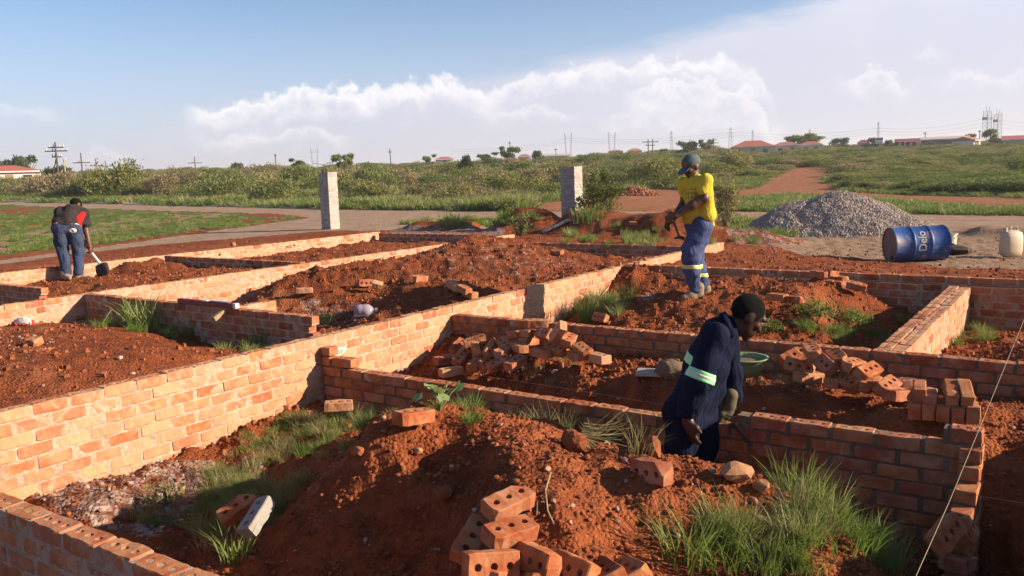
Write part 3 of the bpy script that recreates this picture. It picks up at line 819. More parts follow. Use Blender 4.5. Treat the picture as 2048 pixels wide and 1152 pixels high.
# ------------------------------------------------------------------ bricks and walls
BL, BW, BH = 0.222, 0.106, 0.073
def brick_mesh(name, holes, seed, jit=0.0018, L=BL, Wd=BW, Hh=BH):
    rg = np.random.default_rng(seed)
    bm = bmesh.new()
    xs = np.linspace(-L / 2, L / 2, 7); ys = np.linspace(-Wd / 2, Wd / 2, 3)
    loop = [(i, 0) for i in range(7)] + [(6, 1)] + [(i, 2) for i in range(6, -1, -1)] + [(0, 1)]
    warp = rg.normal(0, jit, (7, 3, 2, 3))
    b = 0.0055
    def pt(i, j, side, inset):
        x, y = xs[i], ys[j]
        w = warp[i, j, side]
        corner = (i in (0, 6)) and (j in (0, 2))
        q = b if inset else (0.004 if corner else 0.0)
        if corner and inset: q = b + 0.004
        xx = x - math.copysign(q, x) if i in (0, 6) else x
        yy = y - math.copysign(q, y) if j in (0, 2) else y
        zz = (Hh / 2 if inset else Hh / 2 - b) * (1 if side else -1)
        return Vector((xx + w[0], yy + w[1], zz + w[2]))
    rings = []
    for side, inset in ((1, True), (1, False), (0, False), (0, True)):
        rings.append({ij: bm.verts.new(pt(*ij, side, inset)) for ij in loop})
    for a, c in ((0, 1), (1, 2), (2, 3)):
        for k in range(len(loop)):
            p, q = loop[k], loop[(k + 1) % len(loop)]
            bm.faces.new((rings[a][p], rings[c][p], rings[c][q], rings[a][q]))
    for side, ring in ((1, rings[0]), (0, rings[3])):
        if not holes:
            vs = [ring[ij] for ij in loop]
            bm.faces.new(vs if side else vs[::-1])
            continue
        mid = {}
        for i in (2, 4):
            mid[(i, 1)] = bm.verts.new(pt(i, 1, side, False) + Vector((0, 0, b if side else -b)))
        for (i0, cx) in ((0, xs[1]), (2, xs[3]), (4, xs[5])):
            cell = [(i0, 0), (i0 + 1, 0), (i0 + 2, 0), (i0 + 2, 1), (i0 + 2, 2), (i0 + 1, 2), (i0, 2), (i0, 1)]
            if i0 == 0: cx = cx - 0.004 + 0.012
            if i0 == 4: cx = cx + 0.004 - 0.012
            cvs = [ring.get(ij) or mid[ij] for ij in cell]
            rr = 0.0155 + rg.normal(0, 0.0008)
            o1, o2 = [], []
            for k in range(8):
                a = math.radians(-135 + 45 * k)
                q = Vector((cx + rr * math.cos(a), rr * math.sin(a), 0))
                z = (Hh / 2 - 0.001) * (1 if side else -1)
                o1.append(bm.verts.new(q + Vector((0, 0, z))))
                o2.append(bm.verts.new(q * 1.0 + Vector((0, 0, z - (0.034 if side else -0.034)))))
            for k in range(8):
                k2 = (k + 1) % 8
                f = (cvs[k], cvs[k2], o1[k2], o1[k])
                g = (o1[k], o1[k2], o2[k2], o2[k])
                bm.faces.new(f if side else f[::-1]); bm.faces.new(g if side else g[::-1])
            bm.faces.new(o2 if side else o2[::-1])
    return bm_mesh(name, bm)
def var_set(mat, holes, n, seed):
    out = []
    for i in range(n):
        me = brick_mesh('brick', holes, seed + i)
        me.materials.append(mat)
        out.append(me)
    return out
BR = {'plain': var_set(M_BRICK, False, 6, 10), 'plain_s': var_set(M_BRICK_SMEAR, False, 6, 30), 'hole': var_set(M_BRICK, True, 6, 50), 'hole_s': var_set(M_BRICK_SMEAR, True, 6, 70), 'grey': var_set(M_BRICK_GREY, False, 4, 90)}
def broken(mat, seed):
    rg = np.random.default_rng(seed)
    me = brick_mesh('brick', True, seed)
    bm = bmesh.new(); bm.from_mesh(me)
    for i in range(int(rg.integers(1, 3))):
        sx, sy, sz = rg.choice([-1, 1], 3)
        n = Vector((sx * rg.uniform(.5, 1), sy * rg.uniform(.4, 1), sz * rg.uniform(.3, 1))).normalized()
        c = Vector((sx * BL / 2, sy * BW / 2, sz * BH / 2)) - n * rg.uniform(.018, .045)
        r = bmesh.ops.bisect_plane(bm, geom=bm.verts[:] + bm.edges[:] + bm.faces[:], plane_co=c, plane_no=n, clear_outer=True)
        ed_ = [e for e in r['geom_cut'] if isinstance(e, bmesh.types.BMEdge)]
        bmesh.ops.holes_fill(bm, edges=[e for e in bm.edges if e.is_boundary])
    bmesh.ops.recalc_face_normals(bm, faces=bm.faces)
    bm.to_mesh(me); bm.free()
    me.materials.append(mat)
    return me
BR['loose'] = BR['hole'] * 2 + BR['hole_s'][:4] + [broken(M_BRICK, 300 + i) for i in range(8)]
GREY_HOLE = brick_mesh('brick', True, 120); GREY_HOLE.materials.append(simple('old_cement', (0.33, 0.30, 0.275), 0.9, 0.25, 40, bump=0.004))
BRICK_COUNT = {}
def brick_wall(label, axis, a0, a1, face, front, ztop, zmin=-0.78, pitch=0.236, course=0.085, smear=True, mortar=None, width=BW, group='foundation walls of the house', recess=0.005, top_fn=None, end_fn=None, first=0, stagger=0.0, cull=True, max_parts=292, brick_set=None, name='brick_wall', extra=(), cat='wall'):
    """one leaf of brickwork. axis 'x' or 'y': direction it runs in; face: coordinate of its visible face; front: side (+1/-1) that face looks to"""
    root = empty(name, ((a0 + a1) / 2, face, 0) if axis == 'x' else (face, (a0 + a1) / 2, 0), 0, label, cat, group)
    ox, oy = root.location.x, root.location.y
    mid = face - front * width / 2
    rg = random.Random(hash(label) % 9999 if False else sum(map(ord, label)))
    n = int((ztop - zmin) / course + 0.999)
    cand = []
    for c in range(n):
        z1 = ztop - c * course
        off = (0.5 * pitch if c % 2 else 0.0) + stagger
        s0 = a0 if end_fn is None else end_fn(c)[0]
        s1 = a1 if end_fn is None else end_fn(c)[1]
        k = math.floor((s0 - a0 - off) / pitch)
        while True:
            b0 = a0 + off + k * pitch; b1 = b0 + pitch
            k += 1
            if b0 >= s1 - 0.02: break
            b0 = max(b0, s0); b1 = min(b1, s1)
            if b1 - b0 < 0.055: continue
            am = (b0 + b1) / 2
            if top_fn is not None and z1 > top_fn(am) + 1e-4: continue
            cand.append((c, b0, b1, am, z1, k))
    cand += [(c, b0, b1, (b0 + b1) / 2, ztop - c * course, 0) for c, b0, b1 in extra]
    if cull:
        am = np.array([q[3] for q in cand]); zz = np.array([q[4] for q in cand])
        def gz(off):
            s = np.full(len(am), mid + off)
            return ground_z(am, s, False) if axis == 'x' else ground_z(s, am, False)
        lo = np.minimum(gz(-width / 2 - 0.06), gz(width / 2 + 0.06))
        cand = [q for q, l in zip(cand, lo) if q[4] > l - 0.10]
    top_of = {}
    for q in cand:
        key = round(q[3] / pitch * 2)
        top_of[key] = max(top_of.get(key, -9), q[4])
    def dist(q):
        x, y = (q[3], mid) if axis == 'x' else (mid, q[3])
        return math.hypot(x, y) + (0 if q[4] > ztop - 0.3 else 0.5)
    cand.sort(key=dist)
    merged = bmesh.new() if len(cand) > max_parts else None
    rest = []
    for i, (c, b0, b1, am, z1, k) in enumerate(cand):
        is_top = z1 > ztop - 1e-3 or (top_fn is not None and z1 > top_fn(am) - course - 1e-3)
        if brick_set: key = brick_set
        else: key = ('hole' if is_top else 'plain') + ('_s' if smear else '')
        me = rg.choice(BR[key])
        L = b1 - b0 - (pitch - BL)
        sx = max(L, 0.04) / BL
        j = lambda s: rg.uniform(-s, s)
        z = z1 - BH / 2 + j(0.0035)
        x, y, rz = (am, mid + j(0.0045), 0) if axis == 'x' else (mid + j(0.0045), am, math.pi / 2)
        rot = Euler((j(0.012), j(0.010), rz + j(0.012) + (math.pi if rg.random() < .5 else 0)))
        sc = (sx, width / BW, 1.0)
        if i < max_parts:
            o = bpy.data.objects.new('brick', me)
            COL.objects.link(o)
            o.parent = root
            o.location = (x - ox, y - oy, z)
            o.rotation_euler = rot
            o.scale = sc
        else:
            M = Matrix.LocRotScale(Vector((x - ox, y - oy, z)), rot, Vector(sc))
            rest.append((BR['plain_s' if smear and not brick_set else (brick_set or 'plain')][0], M))
    if rest:
        for me, M in rest:
            tmp = bmesh.new(); tmp.from_mesh(me)
            bmesh.ops.transform(tmp, matrix=M, verts=tmp.verts)
            t2 = bpy.data.meshes.new('t'); tmp.to_mesh(t2); tmp.free()
            merged.from_mesh(t2); bpy.data.meshes.remove(t2)
        o = link('lower_bricks', bm_mesh('lower_bricks', merged), rest[0][0].materials[0], root)
        o['kind'] = 'stuff'
    # mortar core, with its own uneven face between the bricks
    bm = bmesh.new()
    for c in range(n):
        qs = [q for q in cand if q[0] == c]
        if not qs: continue
        s0 = min(q[1] for q in qs); s1 = max(q[2] for q in qs)
        z1 = ztop - c * course - 0.004; z0 = z1 - course
        w = width / 2 - recess
        segs = max(2, int((s1 - s0) / 0.06))
        prev = None
        for i in range(segs + 1):
            s = s0 + 0.017 + (s1 - s0 - 0.034) * i / segs
            ring = []
            tz = z1
            if top_fn is not None and top_fn(s) < z0 + 0.01 and not any(q[1] <= s <= q[2] for q in qs):
                if prev: bm.faces.new(prev[::-1])
                prev = None
                continue
            if top_fn is not None and not any(q[1] <= s <= q[2] for q in qs if q[5] == 0):
                tz = min(z1, max(z0 + 0.005, top_fn(s) - 0.004))
            for (u, z) in ((-w, z0), (w, z0), (w, (z0 + tz) / 2), (w, tz), (-w, tz), (-w, (z0 + tz) / 2)):
                u2 = u + math.copysign(rg.uniform(-0.004, recess * 0.45), u)
                zz = z + rg.uniform(-0.004, 0.0015)
                ring.append(bm.verts.new((s - ox, mid + u2 - oy, zz) if axis == 'x' else (mid - u2 - ox, s - oy, zz)))
            if prev:
                for k in range(6):
                    bm.faces.new((prev[k], ring[k], ring[(k + 1) % 6], prev[(k + 1) % 6]))
            else:
                bm.faces.new(ring)
            prev = ring
        if prev: bm.faces.new(prev[::-1])
    bmesh.ops.recalc_face_normals(bm, faces=bm.faces)
    link('mortar', bm_mesh('mortar', bm), mortar or (M_MORTAR if smear else M_MORTAR_DARK), root)
    return root

long_wall = brick_wall('longest sunlit brick wall running from the left foreground to behind the man in yellow', 'y', 1.61, 14.53, -5.49, 1, 0.0, recess=0.007)
brick_wall('front brick wall in the bottom left corner, its perforated top seen from above', 'x', -5.49, -0.9, 1.605, -1, 0.0, pitch=0.240, zmin=-0.7, smear=False, mortar=M_MORTAR)
# wall the bricklayer works on: stepped up towards both ends
def b1_top(s):
    if s < -5.23: return -0.17
    if s < -1.80: return -0.255
    if s < -0.69: return -0.17
    return -0.085
brick_wall('brick wall the bricklayer is building, its top stepping up at both ends', 'x', -5.488, -0.45, 4.97, -1, -0.085, pitch=0.243, smear=False, top_fn=b1_top, zmin=-0.95, recess=0.012, stagger=0.0, extra=((0, -5.488, -5.362),))
def stub_end(c):
    return (4.90 - (0.0, 0.05, 0.17, 0.28, 0.40, 0.46, 0.60, 0.68, 0.72, 0.8, 0.8, 0.8)[c], 4.968)
brick_wall('toothed brick stub at the right corner, each course stepping further out', 'y', 4.0, 4.968, -0.455, 1, -0.17, pitch=0.243, smear=False, end_fn=stub_end, zmin=-0.95, recess=0.012)
brick_wall('inner brick wall with a tumbled heap of bricks leaning against it', 'x', -5.488, 1.2, 6.78, -1, -0.085, pitch=0.240, smear=False, zmin=-0.6, recess=0.008)
root = brick_wall('short double brick wall lit by the sun, left face in shade, right side of the plot', 'y', 6.888, 10.69, -1.17, 1, -0.085, pitch=0.236, smear=True, zmin=-0.72)
brick_wall('shaded rear leaf of the short double wall on the right side of the plot', 'y', 6.888, 10.69, -1.282, 1, -0.085, pitch=0.236, smear=True, zmin=-0.72, stagger=0.06)
brick_wall('front leaf of the rear brick wall, one course lower than the leaf behind it', 'x', -5.488, 2.6, 10.70, -1, -0.085, pitch=0.238, smear=False, zmin=-0.75, mortar=M_MORTAR, recess=0.006)
brick_wall('back leaf of the rear brick wall below the oil drum, with bricks left on top', 'x', -5.488, 2.6, 10.815, -1, 0.0, pitch=0.238, smear=False, zmin=-0.3, mortar=M_MORTAR, recess=0.006)
brick_wall('second long sunlit brick wall beyond the middle room', 'y', 2.6, 15.35, -10.55, 1, 0.0, zmin=-0.6, recess=0.004)
brick_wall('outermost sunlit brick wall beside the road', 'y', 4.0, 15.4, -14.6, 1, 0.0, zmin=-0.45, recess=0.004)
brick_wall('short free ended brick wall carrying a spirit level', 'x', -10.55, -6.37, 5.69, -1, 0.0, smear=False, mortar=M_MORTAR, zmin=-0.6, recess=0.006)
brick_wall('low stub of brick wall half buried behind the wall with the spirit level', 'y', 5.80, 6.95, -8.40, 1, -0.13, zmin=-0.5, recess=0.004)
brick_wall('low brick wall ending in a lit end beside the digging man', 'x', -14.5, -11.74, 5.75, -1, 0.0, smear=False, mortar=M_MORTAR, zmin=-0.6, recess=0.006)
brick_wall('dark cross wall between the two outer rooms, behind the digging man', 'x', -14.48, -10.662, 9.40, -1, 0.0, smear=False, mortar=M_MORTAR, zmin=-0.35, recess=0.006)
brick_wall('dark end wall of the outer room near the grey pillar', 'x', -14.48, -10.662, 15.2, -1, -0.02, smear=False, mortar=M_MORTAR, zmin=-0.35, recess=0.006)
brick_wall('front leaf of the far end wall of the middle room', 'x', -10.54, -5.602, 14.30, -1, -0.17, smear=False, mortar=M_MORTAR, zmin=-0.6, recess=0.006)
brick_wall('back leaf of the far end wall of the middle room', 'x', -10.54, -5.602, 14.415, -1, -0.085, smear=False, mortar=M_MORTAR, zmin=-0.35, recess=0.006)

# white paint patch with a plot mark on the face of the long wall
q = PX(674, 703, -5.484)
bm = bmesh.new()
ring = []
for k in range(18):
    a = 2 * math.pi * k / 18
    r = 0.075 * (1 + 0.12 * math.sin(3 * a + 1) + 0.06 * math.sin(7 * a))
    ring.append(bm.verts.new((0.0, r * 1.35 * math.cos(a), r * 0.55 * math.sin(a))))
f = bm.faces.new(ring)
ex = bmesh.ops.extrude_face_region(bm, geom=[f])
for v in [g for g in ex['geom'] if isinstance(g, bmesh.types.BMVert)]: v.co.x += 0.004
bmesh.ops.recalc_face_normals(bm, faces=bm.faces)
patch = link('paint_patch', bm_mesh('paint_patch', bm), M_WHITE, long_wall, Vector(q) - long_wall.location + Vector((0.002, 0, 0)))
def text_mesh(body, size, mat, name, extrude=0.0008):
    cu = bpy.data.curves.new('t', 'FONT'); cu.body = body; cu.size = size; cu.extrude = extrude
    cu.align_x = 'CENTER'; cu.align_y = 'CENTER'
    to = bpy.data.objects.new('t', cu); COL.objects.link(to)
    bpy.context.view_layer.update()
    me = bpy.data.meshes.new_from_object(to.evaluated_get(bpy.context.evaluated_depsgraph_get()))
    bpy.data.objects.remove(to); bpy.data.curves.remove(cu)
    me.name = name
    me.materials.clear(); me.materials.append(mat)
    return me
tm = text_mesh('A07', 0.06, M_BLACK, 'plot_mark')
to = link('plot_mark', tm, None, patch, (0.006, 0.0, -0.012))
to.rotation_euler = (math.pi / 2, 0, math.pi / 2)
to.scale = (1.3, 0.85, 1)

# ---- the two grey pillars
def pillar(px, dist, base_px, top_px, w, label):
    g = PD(px, base_px, dist); g[2] = GZ(g[0], g[1]) - 0.05
    ztop = PD(px, top_px, dist)[2]
    root = empty('brick_pillar', tuple(g), 0, label, 'pillar', 'grey gate pillars beside the road')
    H = ztop - g[2]
    n = int(round(H / 0.085)); course = H / n
    rg = random.Random(int(px))
    bl = (w - 0.012) / 2
    for c in range(n):
        z = (c + 0.5) * course
        for s in range(4):
            a = s * math.pi / 2
            # pinwheel bond: three half lengths a side
            parts = [(-w / 2 + 0.0, w * 0.42), (-w / 2 + w * 0.42, w * 0.36)] if c % 2 else [(-w / 2, w * 0.26), (-w / 2 + w * 0.26, w * 0.52)]
            for (u0, ln) in parts:
                o = bpy.data.objects.new('brick', rg.choice(BR['grey']))
                COL.objects.link(o); o.parent = root
                u = u0 + ln / 2
                d = w / 2 - BW / 2 + rg.uniform(-.007, .006)
                ca_, sa_ = math.cos(a), math.sin(a)
                o.location = (u * ca_ + d * sa_, u * sa_ - d * ca_, z)
                o.rotation_euler = (0, 0, a)
                o.scale = ((ln - 0.010) / BL, 1, (course - 0.011) / BH)
    bm = bmesh.new(); add_box(bm, (0, 0, H / 2), (w - 0.016, w - 0.016, H - 0.004))
    link('mortar', bm_mesh('mortar', bm), M_MORTAR_GREY, root)
    return root
pil1 = pillar(662, 31.0, 457, 344, 0.46, 'grey brick pillar on the left, a bent bar sticking out of its top')
pil2 = pillar(1145, 24.5, 440, 333, 0.46, 'grey brick pillar on the right, with a leafy shrub beside it')
bm = bmesh.new()
h = PD(660, 344, 31.0)[2] - pil1.location.z
add_tube(bm, [(0.0, 0.0, h - .1), (-0.1, -0.05, h + .25), (-.05, .1, h + .33), (.15, .12, h + .30), (.28, .15, h + .46)], 0.012, 5)
add_tube(bm, [(-.1, -.05, h + .25), (-.5, -.2, h + .33)], 0.008, 5)
link('bent_bar', bm_mesh('bent_bar', bm), M_DARK_STEEL, pil1)
# ------------------------------------------------------------------ loose bricks
def zoomer(ox, oy, s):
    return lambda x, y: (ox + x / s, oy + y / s)
def loose(p1, p2, z, roll, label, group, L=BL, me=None, up=0.0, tilt=None, smear=False, yy=None):
    """brick whose long axis runs between two points of the photograph; z: height of its middle (None = on the ground)"""
    p1 = np.array(p1, float); p2 = np.array(p2, float)
    pm = (p1 + p2) / 2
    if yy is not None: z = PY(pm[0], pm[1], yy)[2]
    if z is None:
        g = on_ground(pm[0], pm[1] + (up or 4))
        z = g[2] + BH * 0.42
    ext = (p2 - p1) / 2
    best = None
    for dz in (np.linspace(-0.105, 0.105, 85) if tilt is None else [tilt]):
        a = P(*(pm - ext), z - dz); b = P(*(pm + ext), z + dz)
        v = b - a
        ln = np.linalg.norm(v)
        e = abs(ln - L) + 0.25 * abs(dz)
        if best is None or e < best[0]: best = (e, a, b, v / ln)
    _, a, b, v = best
    c = P(pm[0], pm[1], z)
    X = Vector(v)
    Zr = Vector((0, 0, 1)) - X * X.z
    if Zr.length < 0.1: Zr = Vector((0.3, -0.5, 0.8)) - X * X.dot(Vector((0.3, -0.5, 0.8)))
    Zr.normalize()
    Y = Zr.cross(X)
    M = Matrix((X, Y, Zr)).transposed() @ Matrix.Rotation(R(roll), 3, 'X')
    o = bpy.data.objects.new('brick', me or random.choice(BR['loose']))
    COL.objects.link(o)
    o.location = c
    o.rotation_euler = M.to_euler()
    o.scale = (L / BL, 1, 1)
    return tag(o, label, 'brick', group)

ZA = zoomer(840, 620, 4.876)
GA = 'bricks of the tumbled heap below the inner wall'
for a, b, z, roll, lab in [
    ((150, 505), (330, 470), 6.25, 8, 'brick at the left end of the tumbled heap, lying flat in shade'),
    ((345, 520), (455, 400), 6.2, 25, 'brick sloping up near the left end of the heap, its holes facing up'),
    ((195, 620), (410, 585), 5.95, 0, 'brick lying alone in front of the tumbled heap, holes up, beside the string'),
    ((530, 350), (560, 450), 6.25, 90, 'small pale brick end standing in the middle of the left heap'),
    ((500, 575), (575, 500), 6.05, 5, 'brick showing only its square end at the front of the left heap'),
    ((640, 450), (740, 310), 6.3, 55, 'big brick propped upright with three holes facing the camera, in the left heap'),
    ((680, 570), (860, 465), 6.05, 15, 'left of two parallel bricks with holes up at the front of the heap'),
    ((850, 560), (1010, 470), 6.05, 8, 'right of two parallel bricks with holes up, its right end sunlit'),
    ((430, 340), (640, 270), 6.45, 10, 'brick lying at the back of the left heap against the wall, top corner lit'),
    ((770, 300), (900, 390), 6.35, 30, 'brick with a jagged patch of sunlight on it, top of the left heap'),
    ((925, 340), (1015, 390), 6.3, 0, 'small dark orange brick between the two halves of the left heap'),
    ((890, 240), (985, 235), 6.55, 0, 'half brick leaning against the inner wall left of the stacked pair'),
    ((1010, 128), (1260, 130), 6.5, 0, 'topmost brick of the left heap, balanced level with the wall top'),
    ((1010, 230), (1130, 225), 6.5, 0, 'sunlit brick directly under the topmost one of the left heap'),
    ((1000, 310), (1120, 300), 6.5, 0, 'lower brick of the stack under the topmost one, mostly hidden'),
    ((1150, 220), (1280, 245), 6.45, 50, 'brick tilted behind the upright one, one dark hole showing'),
    ((1290, 290), (1400, 150), 6.25, 62, 'brick standing up on the heap with three round holes in its sunlit face'),
    ((1410, 330), (1480, 260), 6.3, 20, 'ochre brick leaning behind the one with three sunlit holes'),
    ((1090, 400), (1280, 430), 6.2, 0, 'sunlit brick lying flat under the upright one, square end bright'),
    ((1240, 350), (1420, 415), 6.25, 30, 'orange brick wedged under the upright one'),
    ((1530, 350), (1650, 440), 6.2, 12, 'pale brick sliding down the right side of the left heap'),
    ((1670, 450), (1820, 490), 6.15, 0, 'rightmost brick of the left heap, its end bright'),
    ((1480, 420), (1590, 455), 6.2, 15, 'reddish brick in front of the pale sliding one'),
    ((740, 440), (850, 400), 6.2, 10, 'brick half covered by the one with the jagged sunlight'),
    ((590, 560), (710, 480), 6.1, 40, 'brick leaning between the two parallel ones and the square end'),
    ((330, 400), (420, 310), 6.45, 30, 'grey faced half brick at the back left of the heap'),
]:
    loose(ZA(*a), ZA(*b), None, roll, lab, GA, yy=z)
ZB = zoomer(1540, 660, 4.452)
GB = 'bricks of the heap behind the bricklayer'
for a, b, z, roll, lab in [
    ((110, 290), (310, 180), 6.5, 40, 'brick at the back left of the right heap, seen edge on'),
    ((120, 300), (400, 365), 6.3, 62, 'brick leaning at the left of the right heap with three holes facing the camera'),
    ((345, 150), (405, 230), 6.3, 10, 'topmost brick of the right heap, its end pointing at the camera'),
    ((410, 240), (560, 365), 6.2, 48, 'brick with holes on its tilted face in the middle of the right heap'),
    ((555, 200), (645, 290), 6.32, 20, 'pinkish brick with a pale face at the top of the right heap'),
    ((660, 325), (800, 300), 6.2, 15, 'orange brick lying across the middle of the right heap'),
    ((240, 425), (450, 420), 6.28, 0, 'brick lying flat at the lower left of the right heap, partly sunlit on top'),
    ((540, 480), (610, 400), 6.2, 0, 'brick end on at the front of the right heap'),
    ((640, 430), (780, 515), 6.1, 35, 'pinkish brick sliding forward down the right heap'),
    ((800, 405), (950, 340), 6.15, 35, 'brick with a bright speckled face right of the orange one'),
    ((860, 520), (930, 440), 6.1, 8, 'ochre brick standing end on with a sunlit top corner'),
    ((980, 545), (1110, 460), 6.0, 30, 'orange brick tipped on its corner at the right of the heap'),
    ((1060, 585), (1230, 570), 5.95, 0, 'brick lying along the edge of the trench next to the stack'),
    ((700, 400), (780, 380), 6.3, 0, 'brick under the orange one, nearly hidden'),
    ((1120, 470), (1250, 490), 6.25, 5, 'pale brick lying behind the heap towards the stack'),
    ((1330, 560), (1420, 560), 6.1, 0, 'brick lying behind the neat stack, one corner lit'),
]:
    loose(ZB(*a), ZB(*b), None, roll, lab, GB, yy=z)
# neat stack of bricks on edge, ends towards the camera
def on_edge(px, py, y, lab, rx=0.0, rz=0.0):
    c = PY(px, py, y)
    o = bpy.data.objects.new('brick', random.choice(BR['hole']))
    COL.objects.link(o)
    o.location = (c[0], c[1] + BL / 2, c[2])
    o.rotation_euler = (Matrix.Rotation(R(rz), 3, 'Z') @ Matrix.Rotation(R(rx), 3, 'X') @ Matrix.Rotation(R(90), 3, 'Z') @ Matrix.Rotation(R(90), 3, 'X')).to_euler()
    return tag(o, lab, 'brick', 'bricks of the neat stack on edge near the corner')
for (x, y, lab, rx, rz) in [
    (1262, 730, 'leftmost brick in the bottom row of the neat stack on edge', 0, 8), (1390, 735, 'second brick from the left in the bottom row of the neat stack', 0, 6),
    (1512, 752, 'middle brick in the bottom row of the neat stack', 0, 9), (1645, 765, 'second brick from the right in the bottom row of the neat stack', 2, 10),
    (1772, 770, 'rightmost and tallest standing brick of the neat stack, holes on its lit top', -3, 12)]:
    px, py = ZB(x, y)
    on_edge(px, py, 5.48, lab, rx, rz)
for (x, y, lab, rx, rz) in [
    (1302, 592, 'left brick in the upper row of the neat stack, top and side lit', 4, 10), (1400, 660, 'dark notched brick in the upper row of the neat stack', 0, 8),
    (1590, 610, 'upper brick with a bright white patched top on the neat stack', 14, 12), (1715, 615, 'upper brick leaning to the right on the neat stack', 16, 16)]:
    px, py = ZB(x, y)
    on_edge(px, py, 5.50, lab, rx, rz)
ZC = zoomer(880, 940, 4.655)
GC = 'bricks of the small heap in the foreground'
for a, b, z, roll, lab in [
    ((440, 400), (830, 215), -.01, 18, 'topmost brick of the foreground heap, two of its three holes broken into one'),
    ((440, 640), (860, 520), -.075, 14, 'yellowish brick in the middle of the foreground heap with three round holes'),
    ((190, 840), (400, 470), -.14, 24, 'dull pinkish brick at the left of the foreground heap, three holes facing left'),
    ((225, 900), (720, 870), -.135, 78, 'pale brick lying on its side at the bottom of the foreground heap'),
    ((740, 770), (1060, 920), -.15, 72, 'yellow brick sticking out to the right from under the middle one'),
    ((1090, 850), (1420, 1010), -.22, 60, 'brick with a pale edge and shaded holes, right of the yellow one'),
    ((1420, 900), (1640, 1030), -.24, 20, 'orange brick with two holes showing at the bottom edge of the picture'),
    ((1660, 900), (1880, 1010), -.26, 20, 'rightmost brick of the foreground heap, one big hole and a grass shadow on it'),
    ((430, 1010), (720, 1000), -.21, 0, 'orange brick cut off by the bottom edge, under the pale one'),
    ((790, 1010), (980, 1030), -.22, 0, 'lowest brick of the foreground heap, only its top showing at the picture edge'),
]:
    loose(ZC(*a), ZC(*b), z, roll, lab, GC)
GS = 'single bricks lying about the plot'
for a, b, z, roll, lab, kw in [
    ((794, 838), (860, 829), None, 0, 'orange brick with three holes lying alone on top of the front mound', {}),
    ((648, 813), (706, 810), None, 0, 'pinkish brick lying on the grass below the white paint patch', {}),
    ((1270, 936), (1336, 950), None, 86, 'brick half sunk in the front mound, its square end bright', {}),
    ((752, 733), (789, 737), -.50, 90, 'brick lying in the trench behind the painted corner', {}),
    ((590, 582), (628, 580), None, 0, 'brick in shade with a lit end beside the scatter of white lime', {}),
    ((716, 566), (746, 566), None, 85, 'sunlit brick lying on its side on the low brown mound', {}),
    ((744, 566), (766, 572), None, 20, 'broken brick touching the sunlit one on the low brown mound', {'L': .14}),
    ((826, 558), (852, 556), None, 10, 'brick half buried at the foot of the tallest mound', {}),
    ((897, 566), (922, 580), None, 0, 'uppermost of three bricks in a row sliding off the dark mound', {}),
    ((919, 574), (938, 584), None, 0, 'middle of three bricks in a row sliding off the dark mound', {'L': .18}),
    ((930, 586), (950, 592), None, 0, 'lowest of three bricks in a row sliding off the dark mound', {'L': .18}),
    ((1022, 494), (1052, 490), None, 0, 'brick lying on the right shoulder of the tallest mound', {}),
    ((1104, 504), (1124, 505), None, 15, 'brick lying further down the right slope of the tallest mound', {}),
    ((1188, 634), (1214, 638), None, 60, 'brick with holes tipped on edge in the grassy hollow', {}),
    ((1624, 546), (1654, 550), .04, 0, 'upper left brick of the little pile on the rear wall', {}),
    ((1654, 547), (1671, 548), .04, 0, 'upper right brick of the little pile on the rear wall', {'L': .16}),
    ((1668, 556), (1692, 560), -.03, 0, 'brick behind the lower row of the little pile at the rear wall', {}),
    ((1630, 564), (1667, 567), -.06, 0, 'lower left brick of the little pile at the rear wall', {}),
    ((1666, 566), (1688, 570), -.07, 0, 'lower middle brick of the little pile at the rear wall', {'L': .18}),
    ((1693, 567), (1733, 577), -.07, 10, 'lower right brick of the little pile, sliding off to the right', {}),
    ((1538, 592), (1572, 596), None, 0, 'pinkish brick lying on the flat mound behind the bricklayer', {}),
    ((1572, 598), (1606, 600), None, 0, 'orange brick lying end to end with the pinkish one on the flat mound', {}),
    ((602, 680), (626, 682), None, 20, 'broken orange brick at the foot of the free wall end', {'L': .15}),
    ((578, 672), (588, 676), None, 60, 'rounded half brick standing in the corner beside the free wall end', {'L': .12}),
    ((60, 682), (78, 684), None, 15, 'half brick with a lit end on the smooth mound', {'L': .14}),
    ((1084, 440), (1106, 434), .19, 10, 'pale brick on top of the long red bank', {}),
    ((1258, 446), (1276, 447), None, 10, 'brick in the weeds on the long red bank', {'L': .2}),
]:
    loose(a, b, z, roll, lab, GS, **kw)
loose((440, 1042), (512, 992), -.44, 20, 'dull red perforated brick leaning on the left foot of the front mound', GS)
loose((492, 1068), (533, 1000), -.42, -22, 'grey cement brick with dark holes standing against the left foot of the front mound', None, me=GREY_HOLE, L=.24)
loose((1872, 1092), (1910, 1042), -.36, 58, 'brick with two dark holes leaning on the toothed stub', GS, me=BR['hole'][0])
loose((1897, 1128), (1934, 1122), -.66, 0, 'brick at the foot of the toothed stub by the bottom edge', GS)
loose((1922, 1078), (1936, 1050), -.47, 60, 'orange half brick hidden behind the leaning one at the toothed stub', GS, L=.15)

